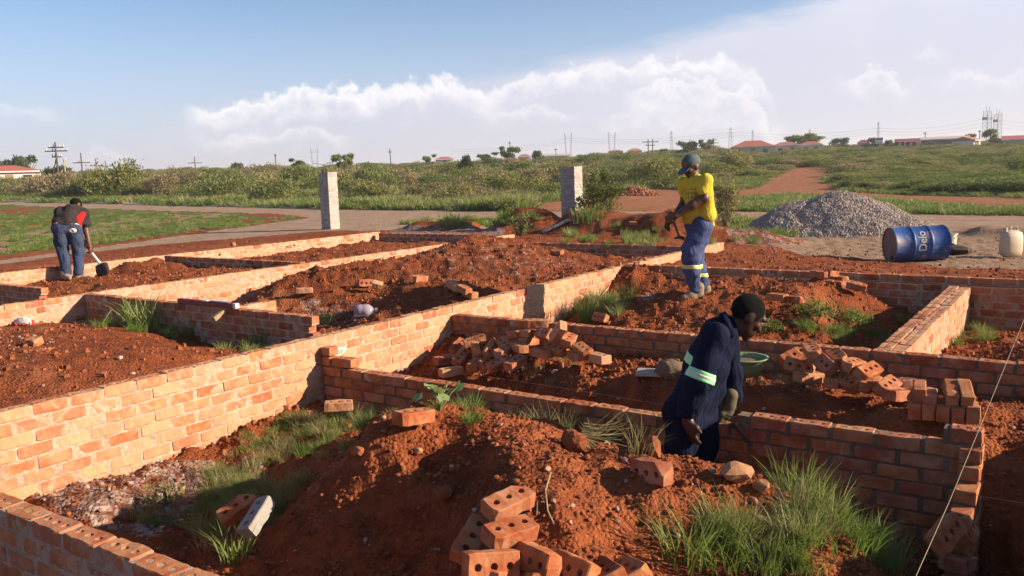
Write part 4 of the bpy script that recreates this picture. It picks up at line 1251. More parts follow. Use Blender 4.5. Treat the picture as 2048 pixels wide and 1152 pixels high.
# ---- stones and clods one can point at
def rock(px, py, w, label, mat, flat=0.7, z=None, seed=0, name='stone', cat='stone', sub=2):
    g = on_ground(px, py + w * 0.3) if z is None else P(px, py, z)
    d = math.hypot(g[0], g[1])
    s = w / FOC * math.hypot(d, 1.4) / 2
    bm = bmesh.new()
    bmesh.ops.create_icosphere(bm, subdivisions=sub, radius=1.0)
    rg = np.random.default_rng(seed + int(px))
    dirs = rg.normal(0, 1, (14, 3)); dirs /= np.linalg.norm(dirs, axis=1)[:, None]
    cut = rg.uniform(0.62, 1.0, 14)
    for v in bm.verts:
        p = np.array(v.co)
        for k in range(14):
            t = p @ dirs[k]
            if t > cut[k]: p = p - dirs[k] * (t - cut[k])
        p = p * (1 + 0.05 * rg.normal())
        v.co = Vector(p * s * np.array([1, 0.85, flat]))
    o = link(name, bm_mesh(name, bm), mat, None, (g[0], g[1], g[2] + s * flat * 0.45))
    o.rotation_euler = (rg.uniform(-.2, .2), rg.uniform(-.2, .2), rg.uniform(0, 6))
    return tag(o, label, cat, 'stones lying about the plot')
rock(1302, 890, 58, 'big reddish rock beside the bricklayer, its right side lit', M_CLOD, 0.85, name='rock')
rock(1474, 942, 70, 'largest pale orange rock below the bricklayer', M_STONE, 0.75, name='rock', seed=3)
rock(1522, 975, 38, 'flat pale stone right of the largest rock', M_STONE, 0.6)
rock(1566, 993, 44, 'lumpy pale stone at the edge of the grass by the shaded wall', M_STONE, 0.7)
rock(718, 896, 36, 'brown stone on the left shoulder of the front mound', M_CLOD, 0.6)
rock(240, 716, 14, 'pale stone in the middle of the smooth mound', M_WHITE_STONE, 0.7)
rock(1508, 1006, 22, 'small square stone on the right slope of the front mound', M_STONE, 0.8)
rock(836, 912, 22, 'pale chip of brick in the shadow on the front mound', M_STONE, 0.7)
rock(892, 985, 46, 'rounded orange clod left of the foreground heap', M_CLOD, 0.8)
rock(265, 746, 12, 'flat pale chip on the smooth mound', M_WHITE_STONE, 0.5)
rock(1468, 1070, 16, 'bright yellow chip above the foreground grass', M_STONE, 0.8)
rock(1345, 826, 20, 'pale chip on the trench floor behind the bricklayer', M_WHITE_STONE, 0.6, z=-.5)
rock(1110, 742, 16, 'pale pebble on the bank between the inner walls', M_WHITE_STONE, 0.7)
rock(1290, 520, 12, 'pale stone lying on the wall near the man in yellow', M_STONE, 0.7, z=0.03)
rock(466, 488, 14, 'lump of brick on the soil strip by the road', M_STONE, 0.8)
# ------------------------------------------------------------------ things on the plot
# gravel heap
def gravel_heap():
    c = P(1665, 470, -.42); d = math.hypot(c[0], c[1]); base = c + np.array([c[0] / d, c[1] / d, 0]) * 1.3
    ux = np.array([math.cos(VIEW_AZ), -math.sin(VIEW_AZ)]); uy = np.array([math.sin(VIEW_AZ), math.cos(VIEW_AZ)])
    n = 130
    s = np.linspace(-3.6, 3.6, n); X, Y = np.meshgrid(s, s * 0.8, indexing='ij')
    def hz(X, Y):
        a = np.hypot(X * 0.80 - 0.10, Y * 1.0); b = np.hypot((X - 1.15) * 0.95, (Y - .1) * 1.25)
        z = np.maximum(1.22 - 0.64 * np.sqrt(a * a + 0.06), 0.90 - 0.62 * np.sqrt(b * b + .09))
        z = np.maximum(z, 1.04 - 0.70 * np.sqrt(((X + .75) * .85) ** 2 + (Y - .1) ** 2 + .1))
        return z + 0.16 * fbm(X * 1.1 + 3, Y * 1.1, 2, 4) + 0.03 * fbm(X * 7, Y * 7, 3, 3)
    def hw(X, Y):
        wx = base[0] + X * ux[0] + Y * uy[0]; wy = base[1] + X * ux[1] + Y * uy[1]
        return wx, wy
    Z = hz(X, Y); wx, wy = hw(X, Y)
    gz = ground_z(wx.ravel(), wy.ravel()).reshape(X.shape)
    zz = np.where(Z > 0.0, Z - .42, gz - 0.15)
    keep = Z > -0.06
    idx = np.arange(n * n).reshape(n, n)
    F = np.stack([idx[:-1, :-1], idx[1:, :-1], idx[1:, 1:], idx[:-1, 1:]], -1)
    kf = keep[:-1, :-1] | keep[1:, 1:]
    F = F[kf]
    zz = np.maximum(np.where(keep, Z - .42, gz - .15), gz - .2)
    V = np.stack([wx.ravel() - base[0], wy.ravel() - base[1], zz.ravel()], -1)
    ids, inv = np.unique(F, return_inverse=True)
    me = mesh_np('gravel_heap', V[ids], inv.reshape(F.shape), True)
    o = link('gravel_heap', me, M_GRAVEL_BED, None, (base[0], base[1], 0))
    tag(o, 'big heap of grey crushed stone left of the oil drum', 'gravel heap')
    # loose stones over its surface
    N = 26000
    rx = rng.uniform(-3.2, 3.2, N * 3); ry = rng.uniform(-2.6, 1.2, N * 3)
    z = hz(rx, ry); ok = z > -0.03
    rx, ry, z = rx[ok][:N], ry[ok][:N], z[ok][:N]
    wx, wy = hw(rx, ry)
    return o, np.stack([wx - base[0], wy - base[1], np.maximum(z - .42, ground_z(wx, wy) )], -1)
m_, N_ = new_mat('gravel_bed')
_pos = N_.n('ShaderNodeTexCoord').outputs['Object']
_v = N_.n('ShaderNodeTexVoronoi', {'Vector': _pos, 'Scale': 26.0})
_c = N_.mix(_v.outputs['Color'], (0.20, 0.165, 0.15), (0.55, 0.47, 0.43))
finish(N_, _c, 0.9, 0.1, _v.outputs['Distance'], 0.03, 1.0)
M_GRAVEL_BED = m_

def joined_stones(name, pts, smin, smax, mat, parent=None, loc=None, power=2.0, shapes=5, sub=1, flat=0.75, seed=1):
    """many small angular stones as one mesh"""
    rg = np.random.default_rng(seed)
    lib = []
    for i in range(shapes):
        bm = bmesh.new(); (bmesh.ops.create_icosphere(bm, subdivisions=sub, radius=1.0) if sub else [bmesh.ops.create_cone(bm, segments=4, radius1=1, radius2=.55, depth=1.4, cap_ends=True), bmesh.ops.triangulate(bm, faces=bm.faces)])
        for v in bm.verts: v.co *= rg.uniform(0.65, 1.15)
        bm.verts.ensure_lookup_table()
        lib.append((np.array([v.co[:] for v in bm.verts]), np.array([[v.index for v in f.verts] for f in bm.faces])))
        bm.free()
    n = len(pts)
    which = rg.integers(0, shapes, n)
    s = smin + (smax - smin) * rg.random(n) ** power
    ang = rg.uniform(0, 6.283, n)
    VV, FF, off = [], [], 0
    for k in range(shapes):
        i = np.where(which == k)[0]
        if not len(i): continue
        v, f = lib[k]
        c, d = np.cos(ang[i]), np.sin(ang[i])
        st = np.stack([s[i] * rg.uniform(.8, 1.2, len(i)), s[i] * rg.uniform(.7, 1.0, len(i)), s[i] * flat * rg.uniform(.7, 1.1, len(i))], -1)
        q = v[None] * st[:, None, :]
        x = q[..., 0] * c[:, None] - q[..., 1] * d[:, None]; y = q[..., 0] * d[:, None] + q[..., 1] * c[:, None]
        w = np.stack([x, y, q[..., 2]], -1) + np.asarray(pts)[i][:, None, :] + np.array([0, 0, 1]) * (s[i] * flat * 0.35)[:, None, None]
        VV.append(w.reshape(-1, 3))
        FF.append((f[None] + (np.arange(len(i)) * len(v))[:, None, None] + off).reshape(-1, 3))
        off += len(i) * len(v)
    me = mesh_np(name, np.concatenate(VV), np.concatenate(FF))
    return link(name, me, mat, parent, loc)
heap, hp = gravel_heap()
def island_mat(name, c1, c2, sc=30):
    m, N = new_mat(name)
    isl = N.n('ShaderNodeNewGeometry').outputs['Random Per Island']
    pos = N.n('ShaderNodeNewGeometry').outputs['Position']
    f = N.noise(pos, sc, 3, 0.6)
    col = N.mix(N.m('ADD', N.m('MULTIPLY', isl, 0.75), N.m('MULTIPLY', f, 0.25)), c1, c2)
    finish(N, col, 0.92, 0.1, f, 0.008, 0.6)
    return m
M_GRAVEL_ISL = island_mat('crushed_stone', (0.21, 0.165, 0.142), (0.62, 0.51, 0.445))
M_CRUMB = island_mat('soil_crumbs', (0.165, 0.045, 0.018), (0.385, 0.130, 0.056))
M_CHIPS = island_mat('pale_chips', (0.36, 0.16, 0.10), (0.56, 0.40, 0.32))
so = joined_stones('crushed_stone', hp, 0.012, 0.034, M_GRAVEL_ISL, heap, None, 1.3, seed=4, flat=.8, sub=0)
so['kind'] = 'stuff'

def vis_scatter(n, r0, r1, accept, seed, az=(-33, 33)):
    """ground points, denser near the camera"""
    rg = np.random.default_rng(seed)
    r = np.exp(rg.uniform(math.log(r0), math.log(r1), n)); th = np.radians(rg.uniform(az[0], az[1], n)) + VIEW_AZ
    x, y = r * np.sin(th), r * np.cos(th)
    z = ground_z(x, y)
    px, py = proj(x, y, z)
    ok = accept(x, y, z, px, py)
    return np.stack([x, y, z], -1)[ok]
def acc_soil(x, y, z, px, py):
    zn = ground_zone(x, y)
    r = np.hypot(x, y)
    far = (zn == 9) & (inpoly(px, py, ROAD) | inpoly(px, py, GREEN1) | inpoly(px, py, GREEN3) | (r > 27))
    d = fbm(x * 1.3, y * 1.3, 6, 3) + 0.62
    d = d * np.where(zn == 9, np.where(inpoly(px, py, SAND), .16, .5), np.where(zn == 5, .35, 1.0))
    return ~far & (np.random.default_rng(5).random(len(x)) < d)
pts = vis_scatter(95000, 1.8, 26, acc_soil, 21)
d_ = np.hypot(pts[:, 0], pts[:, 1])
near = pts[d_ < 6.5]; mid_ = pts[(d_ >= 6.5)]
tag(joined_stones('soil_crumbs', near, 0.004, 0.022, M_CRUMB, seed=8, power=3.0), 'loose crumbs and clods of red earth over the near mounds', None, None, 'stuff')
tag(joined_stones('soil_crumbs', mid_, 0.009, 0.040, M_CRUMB, seed=9, power=3.5, sub=0), 'loose crumbs and clods of red earth over the farther rooms', None, None, 'stuff')
pts = vis_scatter(1800, 1.8, 24, acc_soil, 31)
tag(joined_stones('pale_chips', pts, 0.005, 0.022, M_CHIPS, seed=10, power=2.5), 'pale chips of brick and mortar scattered over the red earth', None, None, 'stuff')
def acc_ash(x, y, z, px, py):
    zn = ground_zone(x, y)
    a = ((zn == 0) & inpoly(px, py, [(60, 990), (250, 930), (500, 905), (540, 950), (420, 1010), (300, 1080), (150, 1040)])) | ((zn == 6) & inpoly(px, py, [(600, 600), (680, 590), (760, 640), (700, 670), (620, 650)])) | \
        ((zn == 6) & inpoly(px, py, [(850, 500), (1000, 480), (1180, 530), (1050, 560), (900, 540)])) | ((zn == 9) & inpoly(px, py, [(1440, 455), (1760, 480), (1720, 520), (1480, 500)])) | ((zn == 5) & inpoly(px, py, [(0, 665), (60, 660), (130, 690), (60, 720), (0, 715)]))
    return a
pts = vis_scatter(11000, 2.5, 20, acc_ash, 41)
tag(joined_stones('lime_rubble', pts, 0.005, 0.024, island_mat('lime_crumbs', (0.24, 0.13, 0.09), (0.58, 0.47, 0.41)), seed=11, power=2.0), 'pale lime and plaster crumbs lying in patches', None, None, 'stuff')

# heap of broken bricks beyond the road
def rubble_heap(px0, px1, py, peak, n, label, seed):
    a, b = on_ground(px0, py), on_ground(px1, py)
    c = (a + b) / 2; w = np.linalg.norm((b - a)[:2]) / 2
    hgt = abs(PD(0, py, np.hypot(*c[:2]))[2] - PD(0, peak, np.hypot(*c[:2]))[2])
    rg = np.random.default_rng(seed)
    bm = bmesh.new()
    for i in range(n):
        rr = math.sqrt(rg.random()); th = rg.uniform(0, 6.28)
        x, y = rr * math.cos(th) * w, rr * math.sin(th) * w * .7
        z = hgt * max(0.0, 1 - rr ** 1.2) * rg.uniform(.75, 1.05)
        M = Euler(tuple(rg.uniform(0, 6.28, 3))).to_matrix()
        add_box(bm, (x, y, z), (rg.uniform(.09, .22), .1, .07), M)
    o = link('brick_rubble_heap', bm_mesh('brick_rubble_heap', bm), M_RUBBLE, None, (c[0], c[1], c[2]))
    return tag(o, label, 'rubble heap')
M_RUBBLE = island_mat('broken_brick', (0.28, 0.075, 0.040), (0.50, 0.225, 0.14), 6)
rubble_heap(1225, 1312, 392, 370, 520, 'heap of broken red bricks on the orange dirt beyond the road, right of the shrub', 1)
rubble_heap(1168, 1215, 388, 371, 260, 'smaller heap of broken red bricks between the grey pillar and the shrub', 2)

# oil drum lying on its side
D0 = 15.5
pa, pb = PD(1778.6, 490.5, D0), PD(1884, 483, D0 + 0.36)
ax = Vector(pb - pa); ax.normalize()
Rd = 0.292
pa[2] = GZ(pa[0], pa[1]) + Rd - 0.01
pa[2] = max(pa[2], PD(1778.6, 490.5, D0)[2])
drum = empty('oil_drum', tuple(pa), 0, 'dented blue oil drum lying on its side, white lettering on it', 'drum')
ax.z = 0.02; ax.normalize()
up = Vector((0, 0, 1)); sd = up.cross(ax).normalized(); up = ax.cross(sd)
Mx = Matrix((sd, up, ax)).transposed().to_4x4()
prof = [(Rd + .006, 0.0), (Rd + .006, .018), (Rd - .003, .03)]
for zc in (.30, .585):
    prof += [(Rd, zc - .03), (Rd + .004, zc - .015), (Rd + .013, zc), (Rd + .004, zc + .015), (Rd, zc + .03)]
prof += [(Rd - .003, .855), (Rd + .006, .867), (Rd + .006, .885)]
bm = bmesh.new(); add_lathe(bm, prof, 40, Mx)
link('drum_body', bm_mesh('drum_body', bm, True), M_DRUM, drum)
bm = bmesh.new(); r_ = add_lathe(bm, [(Rd + .004, .002), (Rd - .01, .002), (Rd - .012, .016), (Rd * .6, .014), (Rd * .25, .012)], 40, Mx); bm.faces.new(r_[-1])
link('drum_end', bm_mesh('drum_end', bm, False), M_DRUM_END, drum)
bm = bmesh.new(); r_ = add_lathe(bm, [(Rd + .004, .883), (Rd - .01, .883), (Rd - .012, .868), (Rd * .5, .870)], 40, Mx); bm.faces.new(r_[-1])
link('drum_end', bm_mesh('drum_end', bm, False), M_DRUM_END, drum)
bm = bmesh.new(); add_lathe(bm, [(.0, -.002), (.036, -.002), (.036, .014), (0.0, .014)], 14, Mx @ Matrix.Translation((-.08, -.20, 0)))
link('bung', bm_mesh('bung', bm), M_BLACK, drum)
bm = bmesh.new(); add_lathe(bm, [(.0, 0.004), (.020, 0.004), (.020, .018), (0.0, .018)], 12, Mx @ Matrix.Translation((.0, .07, 0)))
link('vent_plug', bm_mesh('vent_plug', bm), M_DRUM_END, drum)
tm = text_mesh('Delo', 0.22, M_WHITE, 'lettering')
# wrap the lettering round the drum: text runs up the side, letters' tops point to the far end... read from below upwards
toc = Vector((EYE - pa)); toc -= ax * toc.dot(ax); toc.normalize()
ph0 = math.atan2(toc.dot(up), toc.dot(sd))
bmx = bmesh.new(); bmx.from_mesh(tm)
bmesh.ops.triangulate(bmx, faces=bmx.faces)
bmesh.ops.subdivide_edges(bmx, edges=[e for e in bmx.edges if e.calc_length() > 0.03], cuts=2)
sgn = 1.0 if up.dot(Vector((0, 0, 1))) > 0 and Vector(sd).dot(toc) < 0 else -1.0
for v in bmx.verts:
    s, t, e = v.co.x, v.co.y, v.co.z
    # direction round the drum that climbs on the camera side
    climb = 1.0 if (Matrix.Rotation(0.05, 3, ax) @ toc).z > toc.z else -1.0
    q = Matrix.Rotation(climb * (s * 0.80 + 0.045) / Rd, 3, ax) @ toc
    v.co = q * (Rd + 0.0035 + (0.001 if e > 0 else 0)) + ax * (0.43 - t * 0.85)
bmesh.ops.recalc_face_normals(bmx, faces=bmx.faces)
tm2 = bm_mesh('lettering', bmx); tm2.materials.append(M_WHITE)
link('lettering', tm2, None, drum)

# bucket behind the drum
g = PD(1897, 470, 18.3); g[2] = GZ(g[0], g[1])
bk = empty('bucket', tuple(g), 0, 'cream plastic bucket standing just behind the right end of the oil drum', 'bucket')
bm = bmesh.new()
add_lathe(bm, [(0.0, 0.0), (.125, 0.0), (.155, .36), (.165, .36), (.165, .375), (.150, .375), (.12, .03), (0, .03)], 26)
link('bucket_body', bm_mesh('bucket_body', bm, False), M_BUCKET, bk)
bm = bmesh.new()
add_tube(bm, [(.165 * math.cos(a), .02 + .165 * math.sin(a) * .2, .35 - .10 * math.sin(a)) for a in np.linspace(0, math.pi, 12)], .004, 5)
ho = link('handle', bm_mesh('handle', bm), M_STEEL, bk); ho.location = (0, -.14, 0)
# dark wet mortar lump by the drum
rock(1905, 490, 62, 'dark lump of wet mortar right of the oil drum', simple('wet_mortar', (0.07, 0.055, 0.047), 0.9, 0.3, 20), 0.45, name='mortar_lump', cat='mortar lump', seed=6, sub=3)

# jerry can
g = PD(2021, 512, 17.0); g[2] = GZ(g[0], g[1])
jc = empty('jerry_can', tuple(g), VIEW_AZ * -1 + R(12), 'stained pale plastic jerry can standing near the right edge', 'jerry can')
bm = bmesh.new()
add_box(bm, (0, 0, .245), (.42, .26, .49), None, .075)
jb = link('can_body', bm_mesh('can_body', bm, True), M_JERRY, jc)
md = jb.modifiers.new('round', 'SUBSURF'); md.levels = 1; md.render_levels = 1
bm = bmesh.new(); add_lathe(bm, [(0, .53), (.035, .53), (.035, .47), (.04, .46)], 14)
link('cap', bm_mesh('cap', bm), M_JERRY, jc).location = (-.13, 0, 0)
bm = bmesh.new(); add_tube(bm, [(-.04, 0, .47), (-.03, 0, .53), (.10, 0, .53), (.12, 0, .47)], .017, 8)
link('handle', bm_mesh('handle', bm), M_JERRY, jc)

# green mortar pan
g = PY(1489, 752, 6.2); d_ = math.hypot(*g[:2])
g[2] = max(g[2], GZ(g[0], g[1]) - .03)
pn = empty('mortar_pan', tuple(g), 0, 'round green rubber mortar pan standing on the bank behind the bricklayer', 'pan')
bm = bmesh.new()
add_lathe(bm, [(0, .0), (.07, .0), (.115, .03), (.150, .085), (.165, .14), (.178, .143), (.178, .150), (.158, .150), (.14, .085), (.105, .04), (0, .025)], 30)
link('pan_shell', bm_mesh('pan_shell', bm, True), M_PAN, pn)
bm = bmesh.new(); r_ = add_lathe(bm, [(.147, .105), (.1, .12), (.03, .125)], 20); bm.faces.new(r_[-1])
link('mortar_fill', bm_mesh('mortar_fill', bm, True), M_MORTAR_DARK, pn)

# mortar board with a spread of mortar and a shovel blade, left of the bricklayer
g = PY(1306, 750, 6.05)
mb = empty('mortar_board', tuple(g), VIEW_AZ * -1 - R(15), 'weathered board with a heap of grey mortar left of the bricklayer', 'mortar board')
bm = bmesh.new(); add_box(bm, (.0, 0, .02), (.26, .17, .03), None, .004); link('board', bm_mesh('board', bm), M_WOOD_GREY, mb)
bm = bmesh.new(); bmesh.ops.create_icosphere(bm, subdivisions=3, radius=1.0)
for v in bm.verts:
    v.co = Vector((v.co.x * .125, v.co.y * .10, v.co.z * .09)) * (1 + .12 * math.sin(9 * v.co.x + 5 * v.co.y)) + Vector((.14, -.02, .04))
link('mortar_heap', bm_mesh('mortar_heap', bm, True), M_MORTAR_DARK, mb)

# spirit level on the short wall
a, b = PY(359, 606, 5.735), PY(470, 618, 5.735)
a[2] = b[2] = 0.002
cx = (a + b) / 2
L_ = np.linalg.norm((b - a)[:2])
lv = empty('spirit_level', (cx[0], 5.735, 0.003), 0, 'long red and blue spirit level lying on top of the free ended wall', 'spirit level')
bm = bmesh.new(); add_box(bm, (0, 0, .026), (L_, .05, .05), None, .003); link('level_body', bm_mesh('level_body', bm), M_LEVEL_RED, lv)
bm = bmesh.new(); add_box(bm, (L_ / 2 + .02, 0, .026), (.05, .054, .054), None, .004); link('end_cap', bm_mesh('end_cap', bm), M_WHITE, lv)
bm = bmesh.new(); add_box(bm, (L_ * .24, 0.004, .054), (L_ * .34, .04, .006), None, .001); link('blue_band', bm_mesh('blue_band', bm), M_LEVEL_BLUE, lv)
bm = bmesh.new(); add_box(bm, (0, -.004, .054), (.09, .045, .007), None, .001); link('vial_window', bm_mesh('vial_window', bm), M_ALU, lv)
# wooden peg on the face of that wall
a = PY(441, 630, 5.62)
bm = bmesh.new(); add_box(bm, (0, 0, 0), (.05, .16, .05), Matrix.Rotation(R(25), 3, 'X'), .004)
o = link('wooden_peg', bm_mesh('wooden_peg', bm), M_WOOD, None, (a[0], 5.60, a[2]))
tag(o, 'short sunlit wooden peg sticking out of the face of the free ended wall', 'peg')

# crushed clear plastic bottle
g = on_ground(727, 634)
bm = bmesh.new()
M3 = Matrix.Rotation(R(62), 4, 'Y')
M3 = Matrix.Rotation(VIEW_AZ * -1, 4, 'Z') @ Matrix.Rotation(R(90), 4, 'Y')
add_lathe(bm, [(.0, -.11), (.055, -.11), (.075, -.09), (.078, -.02), (.070, 0.0), (.078, .02), (.076, .07), (.05, .11), (.028, .125), (.026, .15), (0, .15)], 18, M3)
for v in bm.verts: v.co *= 1 + .07 * math.sin(30 * v.co.x + 21 * v.co.z)
bt = empty('plastic_bottle', (g[0], g[1], g[2] + .075), 0, 'crumpled clear plastic bottle lying in the shade of the dark mound', 'bottle')
link('bottle_body', bm_mesh('bottle_body', bm, True), M_BOTTLE, bt)
bm = bmesh.new(); add_lathe(bm, [(0, .175), (.03, .175), (.03, .148), (0, .148)], 12, M3); link('bottle_cap', bm_mesh('bottle_cap', bm), M_WHITE, bt)
# red and white wrapper
g = on_ground(46, 652)
bm = bmesh.new(); bmesh.ops.create_icosphere(bm, subdivisions=3, radius=1.0)
for v in bm.verts:
    q = 1 + .25 * math.sin(7 * v.co.x + 2) * math.sin(8 * v.co.y)
    v.co = Vector((v.co.x * .12 * q, v.co.y * .07 * q, max(v.co.z, -.4) * .06 * q))
bag = empty('plastic_bag', (g[0], g[1], g[2] + .02), VIEW_AZ * -1, 'crumpled red and white plastic bag at the left edge by the sunlit wall', 'plastic bag')
link('red_sheet', bm_mesh('red_sheet', bm, False), M_BAG_RED, bag)
bm = bmesh.new(); bmesh.ops.create_icosphere(bm, subdivisions=2, radius=1.0)
for v in bm.verts: v.co = Vector((v.co.x * .10 + .02, v.co.y * .05 - .02, v.co.z * .06 + .02)) * (1 + .12 * math.sin(11 * v.co.x))
link('white_sheet', bm_mesh('white_sheet', bm, False), M_WHITE, bag)
# timber offcuts on the bank
a = on_ground(1112, 458)
bm = bmesh.new(); add_box(bm, (0, 0, 0), (.75, .12, .05), None, .005)
o = link('timber_plank', bm_mesh('timber_plank', bm), M_WOOD_GREY, None, (a[0], a[1], a[2] + .06)); o.rotation_euler = (0.1, R(-22), VIEW_AZ * -1 + R(10))
tag(o, 'grey timber plank lying between the two red soil banks', 'plank')

# builder's lines
def line_obj(pts, r, label, cat='string'):
    bm = bmesh.new(); add_tube(bm, [Vector(p) - Vector(pts[0]) for p in pts], r * .5, 5)
    o = link('builders_line', bm_mesh('builders_line', bm), M_STRING, None, tuple(pts[0]))
    return tag(o, label, cat)
a = PX(857, 735, -5.40); b = PY(1345, 812, 5.00)
mid3 = (a + b) / 2; mid3[2] -= .012
line_obj([PY(860, 736, 5.06), PY(1100, 772, 5.02), PY(1345, 812, 5.0), PY(1500, 838, 4.985)], .0022, 'thin line stretched along the back edge of the wall being built')
line_obj([PD(1832, 1152, 2.9), PD(1900, 1000, 3.5), PD(2048, 640, 5.9), PD(2062, 606, 6.3)], .0022, 'taut string rising steeply across the right corner of the picture')
line_obj([PY(1953, 991, 4.6), PY(2070, 1010, 4.5)], .0022, 'short string running right from the toothed stub')

# pale kerb along the far side of the dirt road
def kerb():
    ptsx = np.linspace(-250, 640, 40)
    ys = np.interp(ptsx, [-300, 20, 300, 640], [397.5, 403.5, 409.5, 417.5])
    root = empty('kerb', tuple(on_ground(300, 409.5)), 0)
    root['kind'] = 'structure'
    g = np.array([on_ground(x, y) for x, y in zip(ptsx, ys)])
    bm = bmesh.new(); prev = None
    o0 = np.array(root.location)
    for i, p in enumerate(g):
        t = g[min(i + 1, len(g) - 1)] - g[max(i - 1, 0)]; t /= np.linalg.norm(t)
        nrm = np.array([-t[1], t[0], 0])
        ring = [bm.verts.new(p - o0 + nrm * u + np.array([0, 0, z])) for u, z in ((-.15, -.1), (-.15, .07), (.15, .07), (.15, -.1))]
        if prev:
            for k in range(4): bm.faces.new((prev[k], ring[k], ring[(k + 1) % 4], prev[(k + 1) % 4]))
        prev = ring
    bmesh.ops.recalc_face_normals(bm, faces=bm.faces)
    link('kerb_stone', bm_mesh('kerb_stone', bm), M_CREAM_WALL, root)
kerb()
# ------------------------------------------------------------------ people: one smooth skin grown round a skeleton
CR = np.array([math.cos(VIEW_AZ), -math.sin(VIEW_AZ), 0.0])   # right
CF = np.array([math.sin(VIEW_AZ), math.cos(VIEW_AZ), 0.0])    # away
UP = np.array([0, 0, 1.0])
def cap(a, ra, b, rb): return ('c', np.array(a), ra, np.array(b), rb)
def chain(*pr):
    return [cap(pr[i][0], pr[i][1], pr[i + 1][0], pr[i + 1][1]) for i in range(len(pr) - 1)]
def ell(c, r, ax=None):
    A = np.eye(3) if ax is None else np.array(ax)
    return ('e', np.array(c), np.array(r), A)
def prim_d(p, q):
    if p[0] == 'c':
        _, a, ra, b, rb = p
        ab = b - a; L2 = ab @ ab + 1e-9
        t = np.clip(((q - a) @ ab) / L2, 0, 1)
        return np.linalg.norm(q - a - t[..., None] * ab, axis=-1) - (ra + (rb - ra) * t)
    if p[0] == 's':                                     # slab between two planes
        _, a, n, h = p
        return np.abs((q - a) @ n) - h
    _, c, r, A = p
    l = (q - c) @ A.T / r
    k = np.linalg.norm(l, axis=-1)
    return (k - 1) * r.min() * 0.5 + (k - 1) * 0.5 * k * r.min()
def prim_box(p, m):
    if p[0] == 'c':
        return np.minimum(p[1] - p[2], p[3] - p[4]) - m, np.maximum(p[1] + p[2], p[3] + p[4]) + m
    R_ = p[2].max() + m
    return p[1] - R_, p[1] + R_
def surface_nets(D, o, h):
    s = D < 0
    nx, ny, nz = D.shape
    c = np.zeros((nx - 1, ny - 1, nz - 1), np.int8)
    for i in (0, 1):
        for j in (0, 1):
            for k in (0, 1):
                c += s[i:nx - 1 + i, j:ny - 1 + j, k:nz - 1 + k]
    act = (c > 0) & (c < 8)
    ids = -np.ones(act.shape, int)
    I = np.argwhere(act)
    ids[act] = np.arange(len(I))
    acc = np.zeros((len(I), 3)); cnt = np.zeros(len(I))
    corners = [(i, j, k) for i in (0, 1) for j in (0, 1) for k in (0, 1)]
    for a in corners:
        for ax in range(3):
            if a[ax]: continue
            b = list(a); b[ax] = 1
            da = D[I[:, 0] + a[0], I[:, 1] + a[1], I[:, 2] + a[2]]; db = D[I[:, 0] + b[0], I[:, 1] + b[1], I[:, 2] + b[2]]
            x = (da < 0) != (db < 0)
            t = np.where(x, da / np.where(x, da - db, 1), 0)
            p = np.tile(np.array(a, float), (len(I), 1)); p[:, ax] += t
            acc[x] += p[x]; cnt[x] += 1
    V = (I + acc / cnt[:, None]) * h + o
    F = []
    for ax in range(3):
        sl0 = [slice(None)] * 3; sl1 = [slice(None)] * 3
        sl0[ax] = slice(0, -1); sl1[ax] = slice(1, None)
        s0, s1 = s[tuple(sl0)], s[tuple(sl1)]
        E_ = np.argwhere(s0 != s1)
        u, v = [(1, 2), (2, 0), (0, 1)][ax]
        ok = (E_[:, u] > 0) & (E_[:, v] > 0) & (E_[:, u] < D.shape[u] - 1) & (E_[:, v] < D.shape[v] - 1)
        E_ = E_[ok]
        q = []
        for du, dv in ((-1, -1), (0, -1), (0, 0), (-1, 0)):
            e = E_.copy(); e[:, u] += du; e[:, v] += dv
            q.append(ids[e[:, 0], e[:, 1], e[:, 2]])
        q = np.stack(q, -1)
        neg = s0[E_[:, 0], E_[:, 1], E_[:, 2]]
        q[~neg] = q[~neg][:, ::-1]
        F.append(q)
    F = np.concatenate(F)
    return V, F[(F >= 0).all(1)]
